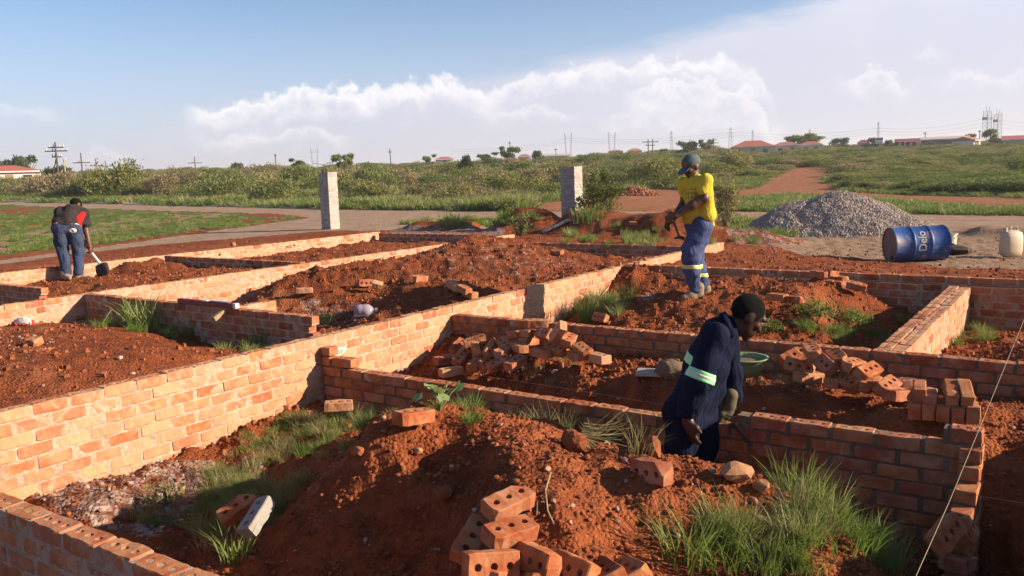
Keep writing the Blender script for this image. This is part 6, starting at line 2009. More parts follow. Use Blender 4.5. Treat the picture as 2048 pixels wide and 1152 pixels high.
def gn_scatter(name, sources, pts, scale, rot, var, label=None, tilt=0.12, seed=0):
    """one object that plants many copies of the given tufts"""
    me = bpy.data.meshes.new(name)
    n = len(pts)
    me.vertices.add(n); me.vertices.foreach_set('co', np.asarray(pts, np.float32).ravel())
    rg = np.random.default_rng(seed)
    a = me.attributes.new('rot', 'FLOAT_VECTOR', 'POINT')
    rv = np.stack([rg.normal(0, tilt, n), rg.normal(0, tilt, n), rot], -1).astype(np.float32)
    a.data.foreach_set('vector', rv.ravel())
    a = me.attributes.new('scl', 'FLOAT_VECTOR', 'POINT'); a.data.foreach_set('vector', np.asarray(scale, np.float32).ravel())
    a = me.attributes.new('var', 'INT', 'POINT'); a.data.foreach_set('value', np.asarray(var, np.int32))
    o = link(name, me)
    ng = bpy.data.node_groups.new(name, 'GeometryNodeTree')
    ng.interface.new_socket('Geometry', in_out='INPUT', socket_type='NodeSocketGeometry')
    ng.interface.new_socket('Geometry', in_out='OUTPUT', socket_type='NodeSocketGeometry')
    gi = ng.nodes.new('NodeGroupInput'); go = ng.nodes.new('NodeGroupOutput'); jn = ng.nodes.new('GeometryNodeJoinGeometry')
    def attr(nm, ty):
        nd = ng.nodes.new('GeometryNodeInputNamedAttribute'); nd.data_type = ty; nd.inputs['Name'].default_value = nm
        return nd.outputs['Attribute']
    rt, sc, vr = attr('rot', 'FLOAT_VECTOR'), attr('scl', 'FLOAT_VECTOR'), attr('var', 'INT')
    for i, so in enumerate(sources):
        oi = ng.nodes.new('GeometryNodeObjectInfo'); oi.inputs['Object'].default_value = so; oi.transform_space = 'ORIGINAL'
        oi.inputs['As Instance'].default_value = True
        cp = ng.nodes.new('FunctionNodeCompare'); cp.data_type = 'INT'; cp.operation = 'EQUAL'; cp.inputs[3].default_value = i
        ng.links.new(vr, cp.inputs[2])
        ip = ng.nodes.new('GeometryNodeInstanceOnPoints')
        ng.links.new(gi.outputs[0], ip.inputs['Points']); ng.links.new(cp.outputs[0], ip.inputs['Selection']); ng.links.new(oi.outputs['Geometry'], ip.inputs['Instance'])
        ng.links.new(rt, ip.inputs['Rotation']); ng.links.new(sc, ip.inputs['Scale'])
        ng.links.new(ip.outputs[0], jn.inputs[0])
    ng.links.new(jn.outputs[0], go.inputs[0])
    md = o.modifiers.new('scatter', 'NODES'); md.node_group = ng
    return tag(o, label, None, None, 'stuff')

# --- single tufts one can point at; they also serve the scattered grass
def tuft(me, px, py, s, label, name='grass_tuft', cat='grass tuft', group=None, sz=None, z=None):
    g = on_ground(px, py) if z is None else P(px, py, z)
    o = link(name, me, None, None, (g[0], g[1], g[2] - .01))
    o.scale = (s, s, sz or s); o.rotation_euler = (0, 0, random.uniform(0, 6.28))
    return tag(o, label, cat, group)
T_BROAD = blades_mesh('grass_tuft', 60, .12, .42, .013, .75, 1, M_GRASS_TALL)
T_FINE = blades_mesh('grass_tuft', 110, .10, .22, .0055, .8, 2, M_GRASS)
T_FINE2 = blades_mesh('grass_tuft', 90, .13, .16, .006, 1.0, 3, M_GRASS)
T_LONG = blades_mesh('grass_tuft', 70, .10, .34, .008, .6, 4, M_GRASS_TALL)
T_MEADOW = blades_mesh('grass_tuft', 120, .38, .55, .022, .5, 5, M_GRASS_TALL)
T_MEADOW2 = blades_mesh('grass_tuft', 120, .42, .42, .026, .6, 6, M_GRASS)
T_DRY = blades_mesh('grass_tuft', 60, .10, .30, .004, .7, 7, M_STRAW)
s_broad = tuft(T_BROAD, 280, 655, 1.25, 'tall lush grass tuft in front of the wall with the spirit level')
s_broad2 = tuft(T_BROAD, 300, 660, .9, 'smaller grass tuft right of the tall lush one by the wall with the spirit level')
tuft(T_LONG, 535, 690, .9, 'grass tuft at the foot of the free ended wall near its right end')
tuft(T_BROAD, 655, 650, .55, 'grass tuft just right of the end face of the free ended wall')
s_long = tuft(T_LONG, 1370, 1120, 1.0, 'long bladed grass tuft left in the bottom right foreground')
tuft(T_LONG, 1640, 1010, 1.15, 'seeding grass tuft against the shaded wall right of the rocks')
s_fine = tuft(T_FINE, 1440, 1120, 1.1, 'dense fine grass tuft in the bottom right foreground')
s_fine2 = tuft(T_FINE2, 1690, 1090, 1.2, 'low spreading grass tuft at the right foot of the front mound')
s_dry = tuft(T_DRY, 420, 1095, .8, 'sparse dry grass stalks in the bottom left trench')
tuft(T_BROAD, 470, 1125, .6, 'broad bladed grass beside the grey cement brick')
tuft(T_BROAD, 1345, 905, .42, 'pale weedy tuft at the hand of the bricklayer')
tuft(T_FINE, 1400, 912, .6, 'thin grass at the feet of the bricklayer')
s_mead = tuft(T_MEADOW, 1175, 445, 1.0, 'grass tuft at the foot of the right grey pillar')
s_mead2 = tuft(T_MEADOW2, 905, 452, 1.0, 'grass tuft on the soil edge of the dirt road between the pillars')

def scatter_zone(name, n, poly, sources, smin, smax, seed, label, zn=None, r=(1.8, 60), az=(-33, 33), clump=0.0, tilt=.12, zs=1.0):
    def acc(x, y, z, px, py):
        ok = inpoly(px, py, poly)
        if zn is not None: ok &= np.isin(ground_zone(x, y), zn)
        if clump: ok &= (fbm(x * 1.6, y * 1.6, 3, 3) > clump - 0.5)
        return ok
    p = vis_scatter(n, r[0], r[1], acc, seed, az)
    rg = np.random.default_rng(seed)
    s = rg.uniform(smin, smax, len(p)); s3 = np.stack([s, s, s * zs * rg.uniform(.8, 1.2, len(p))], -1)
    return gn_scatter(name, sources, p, s3, rg.uniform(0, 6.28, len(p)), rg.integers(0, len(sources), len(p)), label, tilt, seed)
scatter_zone('grass', 11000, [(250, 985), (420, 880), (600, 805), (740, 820), (800, 840), (640, 930), (560, 1030), (440, 1152), (300, 1100)], [s_fine2, s_fine, s_fine2, s_dry], .22, .6, 51, 'short grass in the trench between the long wall and the front mound', [0], (2.5, 8), clump=.56)
scatter_zone('grass', 7500, [(1270, 1160), (1330, 1060), (1480, 1040), (1560, 1100), (1590, 1000), (1680, 975), (1760, 1040), (1800, 1110), (1780, 1160)], [s_long, s_long, s_fine, s_fine2, s_fine2, s_dry], .3, .85, 52, 'thick green grass over the right foot of the front mound', [0], (2.4, 6.5), clump=.54)
scatter_zone('grass', 2500, [(1240, 1160), (1230, 1090), (1310, 1040), (1340, 1100), (1340, 1160)], [s_dry, s_fine2], .3, .5, 53, 'dry matted grass beside the foreground heap of bricks', [0], (2.4, 6), clump=.4)
scatter_zone('grass', 2500, [(160, 660), (280, 640), (400, 670), (640, 690), (600, 720), (440, 700)], [s_fine, s_long, s_fine2], .4, .8, 54, 'grass along the foot of the wall with the spirit level', [5], (6, 13), clump=.42)
scatter_zone('grass', 2600, [(1130, 640), (1160, 600), (1240, 590), (1280, 610), (1200, 650)], [s_fine, s_long], .5, .95, 55, 'grass in the hollow left of the man in yellow', [3], (6, 13), clump=.35)
scatter_zone('grass', 3500, [(1580, 640), (1640, 610), (1780, 640), (1860, 640), (1780, 700), (1700, 690), (1600, 660)], [s_fine2, s_fine2, s_fine], .5, .9, 56, 'low green growth in the hollow left of the short double wall', [3], (6, 12), clump=.40)
scatter_zone('grass', 2500, [(1900, 690), (1930, 655), (2000, 640), (2020, 660), (1960, 690)], [s_fine, s_fine2], .5, .9, 57, 'sunlit grass in the pit right of the short double wall', [4], (6, 12), clump=.38)
scatter_zone('grass', 700, [(860, 740), (1000, 690), (1500, 745), (1800, 800), (1700, 800), (1450, 770), (1150, 780)], [s_dry, s_dry], .25, .5, 58, 'straw and dry stalks on the bank between the inner walls', [1], (5, 8), clump=.55)
scatter_zone('grass', 700, [(800, 840), (880, 815), (1290, 880), (1290, 905), (1000, 850)], [s_dry, s_fine], .4, .8, 59, 'thin weeds along the foot of the wall being built', [0], (4, 7), clump=.5)
scatter_zone('grass', 16000, GREEN1, [s_mead2, s_mead2, s_fine], .25, .5, 60, 'grass on the island between the two arms of the dirt road', [9], (14, 70), clump=.46, zs=.8)
scatter_zone('grass', 6000, GREEN2, [s_mead2, s_mead2], .35, .65, 61, 'grass strip between the dirt road and the orange track', [9], (20, 90), clump=.32)
scatter_zone('grass', 4000, GREEN3 + [], [s_mead2, s_mead2], .3, .6, 62, 'weeds on the near edge of the dirt road between the pillars', [9], (15, 45), clump=.40)
scatter_zone('grass', 1500, [(1100, 495), (1160, 455), (1240, 440), (1420, 446), (1560, 470), (1540, 490), (1300, 492)], [s_mead2, s_mead], .2, .5, 63, 'weeds growing on the long red bank', [9], (13, 26), clump=.56)
scatter_zone('grass', 2000, [(1480, 430), (1560, 440), (1600, 480), (1520, 480), (1450, 450)], [s_mead2, s_mead2], .35, .7, 64, 'grass at the left foot of the gravel heap', [9], (13, 30), clump=.38)

# leafy plants
M_WEED_PALE = make_leaf('pale_round_leaves', (0.24, 0.34, 0.12), (0.36, 0.46, 0.20))
def leafy(px, py, n, size, spread, h, mat, label, seed=0, name='weed_plant', cat='plant'):
    g = on_ground(px, py)
    r = empty(name, tuple(g), 0, label, cat)
    rg = np.random.default_rng(seed)
    bms = bmesh.new()
    for i in range(n):
        a = rg.uniform(0, 6.28); d = spread * math.sqrt(rg.random()); hh = h * rg.uniform(.5, 1)
        c = Vector((d * math.cos(a), d * math.sin(a), hh))
        add_tube(bms, [(0, 0, 0), c * .6 + Vector((0, 0, hh * .15)), c], [.005, .004, .003], 4, False)
        bm = bmesh.new()
        s = size * rg.uniform(.7, 1.2)
        cen = bm.verts.new((0, 0, -.12 * s)); ring = []
        for k in range(10):
            t = 2 * math.pi * k / 10
            q = s * (1 if k % 2 else .86) * (0.55 if k == 0 else 1)
            ring.append(bm.verts.new((q * math.cos(t), q * math.sin(t), .08 * s * math.sin(3 * t))))
        for k in range(10): bm.faces.new((cen, ring[k], ring[(k + 1) % 10]))
        lf = link('leaf', bm_mesh('leaf', bm, True), mat, r, c)
        lf.rotation_euler = (rg.normal(0, .45), rg.normal(0, .45), a)
    link('stem', bm_mesh('stem', bms), mat, r)
    return r
leafy(880, 824, 12, .038, .15, .14, M_WEED_PALE, 'plant with round pale green leaves at the foot of the wall being built', 3)
def weed(px, py, w, h, n, label, mat=M_WEED, size=.05, seed=0, cat='weed'):
    g = on_ground(px, py)
    me = leaf_cloud('foliage', n, [((0, 0, h * .5), (w, w, h * .55)), ((w * .5, 0, h * .35), (w * .5, w * .5, h * .4)), ((-w * .5, .1 * w, h * .4), (w * .5, w * .5, h * .4))], size, seed, mat, .2, .6, .4)
    r = empty('weed_plant', tuple(g), random.uniform(0, 6), label, cat)
    link('foliage', me, None, r); link('stem', stems_mesh('stem', 8, h * .9, w * .7, seed, M_WEED, .006), None, r)
    return r
weed(1625, 640, .30, .20, 420, 'leafy green weed on the slope behind the bricklayer', seed=1)
weed(1690, 650, .32, .18, 420, 'second leafy weed right of the first on the slope by the short double wall', seed=2)
weed(1535, 662, .16, .13, 160, 'small leafy weed just right of the head of the bricklayer', seed=3)
weed(1348, 900, .10, .13, 150, 'pale flowering weed in front of the legs of the bricklayer', M_STRAW, .022, 4)
weed(1625, 955, .10, .16, 60, 'thin herb with narrow leaves between the rocks and the shaded wall', seed=5, size=.06)
weed(330, 1015, .14, .16, 200, 'dark weed with tiny yellow flowers in the shaded trench', M_BUSH_GREEN, .035, 6)
weed(705, 815, .16, .10, 120, 'low weed in the corner below the painted patch', seed=7, size=.03)
# uprooted clod with dry roots
rock(1150, 880, 62, 'uprooted clod of earth with grass roots on the crest of the front mound', M_CLOD, 1.05, name='earth_clod', cat='clod', seed=9, sub=3)
g = on_ground(1205, 890)
me = blades_mesh('dry_grass_bundle', 60, .07, .40, .004, 1.1, 12, M_STRAW, droop=.9)
o = link('dry_grass_bundle', me, None, None, (P(1165, 868, -.02)[0], P(1165, 868, -.02)[1], .0))
o.location = tuple(P(1168, 872, -.03)); o.rotation_euler = (0, R(106), VIEW_AZ * -1 - R(12))
tag(o, 'bundle of dry uprooted grass trailing right from the earth clod', 'dry grass')
def twig(pts, r, label):
    p0 = Vector(pts[0])
    bm = bmesh.new(); add_tube(bm, [Vector(p) - p0 for p in pts], r, 5)
    o = link('grass_stalk', bm_mesh('grass_stalk', bm), M_TWIG, None, tuple(p0))
    return tag(o, label, 'stalk')
gp = lambda x, y, dz=.02: on_ground(x, y) + np.array([0, 0, dz])
twig([gp(1102, 962, .03), gp(1092, 1012, .06), gp(1096, 1040, .03), gp(1108, 1068, .03)], .004, 'pale dry root lying on the front mound right of the brick heap')
twig([gp(1090, 1018, .03), gp(1076, 1030, .05), gp(1074, 1045, .02)], .003, 'short forked root branching off the pale dry root')
for i, (x, y, tx, ty, lab) in enumerate([(1598, 1000, 1592, 905, 'tall dry seed stalk in front of the shaded wall'), (1725, 960, 1682, 865, 'bent seed stalk at the edge of the long grass'), (1425, 912, 1440, 868, 'single seed head at the feet of the bricklayer'),
                                     (1180, 620, 1218, 570, 'pale feathery stalk in the grassy hollow'), (500, 650, 502, 605, 'dry stem before the free ended wall'), (205, 650, 222, 620, 'pinkish dry stem left of the tall lush tuft')]):
    b = on_ground(x, y); d = math.hypot(b[0], b[1])
    t = PD(tx, ty, d - .02)
    twig([b, (b + t) / 2 + np.array([0, 0, .01]), t], .0035 * d / 5, lab)

# --- shrubs near the pillars
M_SHRUB = make_leaf('shrub_leaves', (0.050, 0.080, 0.022), (0.14, 0.175, 0.05))
def shrub(px, py, dist, wpx, top, k, label, n=900, seed=0, size=.10, mat=M_BUSH_GREEN):
    g = PD(px, py, dist); g[2] = GZ(g[0], g[1])
    w = wpx / FOC * dist / 2; h = PD(px, top, dist)[2] - g[2]
    rg = np.random.default_rng(seed)
    lob = [((0, 0, h * .4), (w * .75, w * .75, h * .38))]
    for i in range(12):
        a = rg.uniform(0, 6.28); q = rg.uniform(.3, .85)
        lob.append(((w * q * math.cos(a), w * q * math.sin(a), h * rg.uniform(.35, .88)), (w * .2, w * .2, h * .13)))
    r = empty('shrub', tuple(g), 0, label, 'shrub')
    link('foliage', leaf_cloud('foliage', n, lob, size, seed, mat, .25, .8, .38), None, r)
    link('stem', stems_mesh('stem', 16, h * .98, w * .95, seed, M_BARK, .014), None, r)
shrub(1202, 440, 23.5, 112, 333, 1, 'leafy dark green shrub growing against the right grey pillar', 2600, 1, .10, M_SHRUB)
shrub(1012, 445, 24.0, 62, 392, 1, 'small leafy shrub on the edge of the road midway between the pillars', 800, 2, .09)
shrub(1452, 445, 26, 78, 352, 1, 'leafy shrub just right of the man in yellow, beyond the house', 1500, 3, .10, M_BUSH_OLIVE)
shrub(1040, 462, 20, 60, 432, 1, 'weedy clump in front of the red soil bank', 500, 4, .07)

# --- bush belt beyond the road
def belt_ok(x, y, z, px, py):
    edge_ = np.interp(px, [-300, 20, 300, 640, 1000, 1200, 1440, 1500, 1560, 1670, 1700, 1870, 2300], [392, 396, 400, 408, 412, 388, 366, 362, 342, 330, 352, 362, 366])
    return (py < edge_) & ~inpoly(px, py, TRACK)
cand = vis_scatter(9000, 36, 150, belt_ok, 71, (-34, 34))
rg = np.random.default_rng(72)
chosen = []
cell = {}
for p in cand:
    d = math.hypot(p[0], p[1]); sp = 1.7 + d * .026
    k = (int(p[0] // 4), int(p[1] // 4))
    if any((p[0] - q[0]) ** 2 + (p[1] - q[1]) ** 2 < sp * sp for i in (-1, 0, 1) for j in (-1, 0, 1) for q in cell.get((k[0] + i, k[1] + j), [])): continue
    cell.setdefault(k, []).append(p); chosen.append(p)
chosen.sort(key=lambda p: math.hypot(p[0], p[1]))
near_b, far_b = chosen[:285], chosen[285:]
srcs = {}
def bush_words(c, d, px):
    col_ = ('olive green bush', 'dark green bush', 'brownish thorn bush')[c]
    place = [(150, 'at the far left'), (330, 'behind the digging man'), (480, 'left of the left pillar'), (640, 'beside the left pillar'), (760, 'just right of the left pillar'), (900, 'left of centre'), (1020, 'in the centre'),
             (1130, 'before the right pillar'), (1290, 'behind the pillar shrub'), (1450, 'behind the man in yellow'), (1680, 'above the gravel heap'), (1850, 'above the oil drum'), (9999, 'at the far right')]
    where = next(w for lim, w in place if px < lim)
    row = 'in the front row' if d < 47 else ('in the second row' if d < 60 else ('further back' if d < 78 else 'near the skyline'))
    return f'{col_} {row} beyond the road, {where}', f'{col_}es {row}, {where}'
for i, p in enumerate(near_b):
    d = math.hypot(p[0], p[1])
    px, py = proj(*[np.array(v) for v in p])
    lowzone = float(px) > 1480
    k = int(rg.integers(0, 6))
    big = (vnoise(p[0] / 14, p[1] / 14, 5) + .5)
    hb = rg.random() ** 1.6; sx = (1.3 + 1.5 * hb + rg.uniform(-.2, .4)) * (.7 if lowzone else 1); sz = (1.30 + 2.0 * hb) * (.55 + .75 * big) * (.48 if lowzone else 1)
    o = bush(k, tuple(p - np.array([0, 0, .05])), sx, sz, *bush_words(k % 3, d, float(px)), parts=d < 62)
    if k not in srcs:
        srcs[k] = o if o.type == 'MESH' else [c for c in o.children if c.name.startswith('foliage')][0]
S6 = [srcs[k] for k in range(6)]
extra = vis_scatter(3400, 85, 330, belt_ok, 73, (-36, 36))
fb = np.concatenate([np.array(far_b).reshape(-1, 3), extra])
rf = np.hypot(fb[:, 0], fb[:, 1])
s = rg.uniform(1.3, 2.5, len(fb)) * (1 + rf / 500); sz = rg.uniform(.8, 2.1, len(fb)) * (.7 + .6 * (vnoise(fb[:, 0] / 18, fb[:, 1] / 18, 5) + .5))
pxf, _ = proj(fb[:, 0], fb[:, 1], fb[:, 2])
sz *= np.where(pxf > 1450, .68, 1.0)
gn_scatter('distant_bushes', S6, fb - np.array([0, 0, .1]), np.stack([s, s, sz], -1), rg.uniform(0, 6.28, len(fb)), rg.integers(0, 6, len(fb)), 'far bushes merging into one green mass up to the skyline', .05, 74)
# long grass between the bushes and on the open field
def grass_ok(x, y, z, px, py):
    edge_ = np.interp(px, [-300, 20, 300, 640, 1000, 1040, 1180, 1440, 1870, 2300], [397, 403, 409, 417, 422, 421, 394, 421, 428, 435])
    return (py < edge_) & ~inpoly(px, py, TRACK) & (ground_zone(x, y) == 9)
gp_ = vis_scatter(24000, 30, 170, grass_ok, 81, (-34, 34))
rr_ = np.hypot(gp_[:, 0], gp_[:, 1])
s = rg.uniform(.9, 1.7, len(gp_)) * (.8 + rr_ / 90) * np.where(proj(gp_[:, 0], gp_[:, 1], gp_[:, 2])[0] > 1450, .7, 1)
var = rg.integers(0, 3, len(gp_))
hz_ = rg.uniform(.55, 1.2, len(gp_)) * np.where(proj(gp_[:, 0], gp_[:, 1], gp_[:, 2])[0] > 1450, .45, 1) * (.75 + .8 * (vnoise(gp_[:, 0] / 6, gp_[:, 1] / 6, 2) + .5))
s_field = tuft(blades_mesh('grass_tuft', 130, .40, .62, .03, .45, 15, M_GRASS_TALL), 700, 412, 1.2, 'long grass tuft on the far edge of the dirt road left of the middle')
gn_scatter('long_grass', [s_mead, s_mead2, s_field], gp_ - np.array([0, 0, .03]), np.stack([s, s, hz_], -1), rg.uniform(0, 6.28, len(gp_)), var, 'long grass filling the ground between the bushes', .1, 82)
# low leafy growth on the right field
low = vis_scatter(3000, 40, 130, lambda x, y, z, px, py: inpoly(px, py, [(1690, 352), (1760, 330), (2300, 330), (2300, 392), (1860, 388), (1700, 380)]), 83, (5, 36))
s = rg.uniform(.5, 1.0, len(low))
gn_scatter('low_growth', [S6[1], S6[4], S6[0]], low, np.stack([s * 1.5, s * 1.5, s * .75], -1), rg.uniform(0, 6.28, len(low)), rg.integers(0, 3, len(low)), 'low leafy growth covering the field on the right', .05, 84)

# --- trees on the skyline
def tree_meshes(seed, kind):
    rg = np.random.default_rng(seed)
    lob = []
    if kind == 'round':
        for i in range(11):
            a = rg.uniform(0, 6.28); q = rg.uniform(.0, .7)
            lob.append(((q * math.cos(a), q * math.sin(a), rg.uniform(.25, .86)), (rg.uniform(.30, .46), rg.uniform(.30, .46), rg.uniform(.14, .20))))
    elif kind == 'flat':
        for i in range(12):
            a = rg.uniform(0, 6.28); q = rg.uniform(.1, .85)
            lob.append(((q * math.cos(a), q * math.sin(a), rg.uniform(.48, .92)), (rg.uniform(.24, .40), rg.uniform(.24, .40), rg.uniform(.08, .13))))
    else:
        for i in range(7):
            lob.append(((rg.normal(0, .1), rg.normal(0, .1), .15 + .12 * i), (.45 - .055 * i, .45 - .055 * i, .12)))
    cr = leaf_cloud('crown', 2200, lob, .11, seed, M_TREE if kind != 'flat' else M_BUSH_GREEN, .2, .2, .7)
    bm = bmesh.new()
    add_tube(bm, [(0, 0, -.05), (.02, 0, .3), (0, .02, .62)], [.055, .04, .02], 7)
    for i in range(6):
        a = i * 1.05 + rg.uniform(0, .5)
        add_tube(bm, [(0, 0, .32 + .03 * i), (.25 * math.cos(a), .25 * math.sin(a), .55), (.5 * math.cos(a), .5 * math.sin(a), .75)], [.026, .018, .006], 5)
    tk = bm_mesh('trunk', bm); tk.materials.append(M_BARK)
    return cr, tk
TREES = {k: [tree_meshes(400 + i * 10 + j, k) for j in range(2)] for i, k in enumerate(('round', 'flat', 'cypress'))}
def tree(px, top, wpx, dist, kind, label, group='trees on the skyline'):
    g = PD(px, 330, dist); g[2] = GZ(g[0], g[1])
    h = PD(px, top, dist)[2] - g[2]
    w = wpx / FOC * dist / 2
    cr, tk = TREES[kind][int(px) % 2]
    r = empty('tree', tuple(g), (px * 1.7) % 6.28, label, 'tree', group)
    r.scale = (w, w, h)
    link('crown', cr, None, r)
    link('trunk', tk, None, r)
for a in [(56, 309, 58, 150, 'round', 'broad dark tree behind the red roofed house at the far left'), (8, 318, 44, 160, 'round', 'tree cut off by the left edge, behind the red roofed house'), (125, 320, 70, 130, 'round', 'low tree right of the far left house, under the cross armed pole'),
          (268, 319, 9, 150, 'cypress', 'tiny pointed conifer on the left skyline'), (473, 316, 34, 150, 'round', 'small round dark tree on the left skyline'), (597, 317, 36, 160, 'flat', 'low dark tree above the bushes left of the first pillar'),
          (686, 304, 44, 125, 'flat', 'taller umbrella shaped tree just right of the left pillar'), (1020, 290, 40, 170, 'flat', 'flat crowned tree in the middle of the skyline'), (1076, 300, 32, 170, 'round', 'round tree right of the flat crowned one'),
          (975, 305, 44, 180, 'flat', 'dark low tree left of the flat crowned one'), (930, 309, 42, 95, 'round', 'bushy tree in front of the distant red roofs near the middle'), (857, 309, 30, 180, 'flat', 'small pale tree near the middle left of the skyline'),
          (1372, 281, 50, 190, 'round', 'tree rising behind the cap of the man in yellow'), (1412, 277, 34, 190, 'flat', 'scrubby tree right of the man in yellow on the skyline'), (1330, 297, 22, 210, 'round', 'small tree left of the man in yellow'),
          (1612, 266, 72, 230, 'flat', 'wide dark tree behind the maroon roofs'), (1586, 272, 46, 235, 'round', 'dark tree at the left end of the wide one'), (1680, 275, 46, 215, 'round', 'grey green tree between the maroon roofs and the white van'),
          (1745, 269, 30, 205, 'round', 'dark tree left of the white van'), (1779, 275, 26, 205, 'round', 'small tree right of the white van'), (1939, 262, 26, 240, 'round', 'small tree behind the long pale roofed building'),
          (1984, 257, 40, 200, 'round', 'big green tree below the two tall pylons at the right')]:
    tree(*a)
# ------------------------------------------------------------------ houses, poles and pylons in the distance
def house(px0, px1, base, eave, ridge, dist, roof, wall, label, hip=True, windows=3, depth=7.0, group=None, ang=0.0, chimney=False):
    a, b = PD(px0, base, dist), PD(px1, base, dist)
    c = (a + b) / 2; gz = GZ(c[0], c[1])
    w = np.linalg.norm((b - a)[:2])
    zb = min(gz, PD((px0 + px1) / 2, base, dist)[2]) - .3
    ze = PD((px0 + px1) / 2, eave, dist)[2]; zr = PD((px0 + px1) / 2, ridge, dist)[2]
    rz = math.atan2(b[1] - a[1], b[0] - a[0]) + ang
    root = empty('house', (c[0], c[1], zb), rz, label, 'house', group)
    H = ze - zb; Rr = zr - zb
    bm = bmesh.new(); add_box(bm, (0, depth / 2, H / 2), (w * .94, depth, H)); link('wall', bm_mesh('wall', bm), wall, root)
    bm = bmesh.new()
    o = .35
    x0, x1, y0, y1 = -w / 2, w / 2, -o, depth + o
    ins = min(depth / 2 + o, w * .32) if hip else 0.0
    t = .14
    lo = [bm.verts.new(v) for v in ((x0, y0, H), (x1, y0, H), (x1, y1, H), (x0, y1, H))]
    lo2 = [bm.verts.new((v.co.x, v.co.y, H + t)) for v in lo]
    r0 = bm.verts.new((x0 + ins, depth / 2, Rr)); r1 = bm.verts.new((x1 - ins, depth / 2, Rr))
    bm.faces.new(lo[::-1])
    for i in range(4): bm.faces.new((lo[i], lo[(i + 1) % 4], lo2[(i + 1) % 4], lo2[i]))
    bm.faces.new((lo2[0], lo2[1], r1, r0)); bm.faces.new((lo2[2], lo2[3], r0, r1)); bm.faces.new((lo2[1], lo2[2], r1)); bm.faces.new((lo2[3], lo2[0], r0))
    bmesh.ops.recalc_face_normals(bm, faces=bm.faces)
    link('roof', bm_mesh('roof', bm), roof, root)
    bm = bmesh.new(); add_box(bm, (0, y0 - .02, H + t / 2 - .02), (w + .02, .05, .2)); link('fascia', bm_mesh('fascia', bm), M_FASCIA, root)
    for i in range(windows):
        x = -w * .42 + w * .84 * (i + .5) / windows
        isdoor = (i == windows // 2)
        ww, hh, zc = (.95, 2.0, 1.05 + .3) if isdoor else (1.3, 1.1, 1.6 + .2)
        if H < 2.2: zc, hh = H * .55, H * .5
        bm = bmesh.new(); add_box(bm, (0, 0, 0), (ww, .08, hh)); fo = link('door' if isdoor else 'window', bm_mesh('frame', bm), M_FASCIA if not isdoor else M_WOOD, root, (x, -.02, zc))
        if not isdoor:
            bm = bmesh.new(); add_box(bm, (0, -.03, 0), (ww - .16, .06, hh - .16)); link('pane', bm_mesh('pane', bm), M_GLASS, fo)
    return root
house(-90, 88, 356, 345, 330, 140, M_ROOF_RED, M_WHITE_WALL, 'white house with a wide red tiled roof at the far left edge', True, 4, 8)
house(1462, 1550, 300, 294, 280, 200, M_ROOF_RED, M_CREAM_WALL, 'red hip roofed house right of the man in yellow', True, 3, 9)
house(1545, 1600, 298, 291, 283, 205, M_ROOF_RED, M_CREAM_WALL, 'red roofed house between the hip roofed one and the wide dark tree', True, 2, 8)
house(1598, 1646, 296, 290, 282, 210, M_ROOF_RED, M_CREAM_WALL, 'red roofed house in front of the wide dark tree', True, 2, 8)
house(1714, 1740, 292, 286, 279, 215, M_ROOF_MAROON, M_CREAM_WALL, 'small maroon roofed house left of the white van', True, 1, 6)
house(1788, 1862, 292, 286, 276, 215, M_ROOF_MAROON, M_CREAM_WALL, 'long maroon roofed house right of the white van', False, 3, 8)
house(1840, 1940, 292, 279, 272, 200, M_ROOF_CREAM, M_DULL_WALL, 'long building with a pale pinkish roof and dull walls', False, 3, 8)
house(1942, 1966, 290, 281, 272, 195, M_ROOF_ORANGE, M_WHITE_WALL, 'small white gabled house beside the big tree at the right', False, 1, 5, ang=.9)
house(2002, 2110, 290, 279, 269, 190, M_ROOF_RED, M_CREAM_WALL, 'red roofed house cut off by the right edge', False, 4, 8)
house(1255, 1284, 306, 302, 296, 260, M_ROOF_ORANGE, M_CREAM_WALL, 'orange roofed house on the skyline left of the man in yellow', True, 1, 8)
house(1216, 1246, 307, 303, 299, 270, M_ROOF_ORANGE, M_CREAM_WALL, 'fainter orange roofed house further left on the skyline', True, 1, 8)
house(1084, 1140, 316, 312, 307, 240, M_ROOF_CREAM, M_WHITE_WALL, 'low pale building with a white gable right of the middle trees', False, 2, 6)
house(870, 908, 322, 319, 313, 240, M_ROOF_RED, M_CREAM_WALL, 'red roof peeping over the bushes left of the bushy tree', True, 1, 7)
house(1035, 1062, 317, 314, 308, 250, M_ROOF_RED, M_CREAM_WALL, 'red roof peeping out between the middle trees', True, 1, 7)

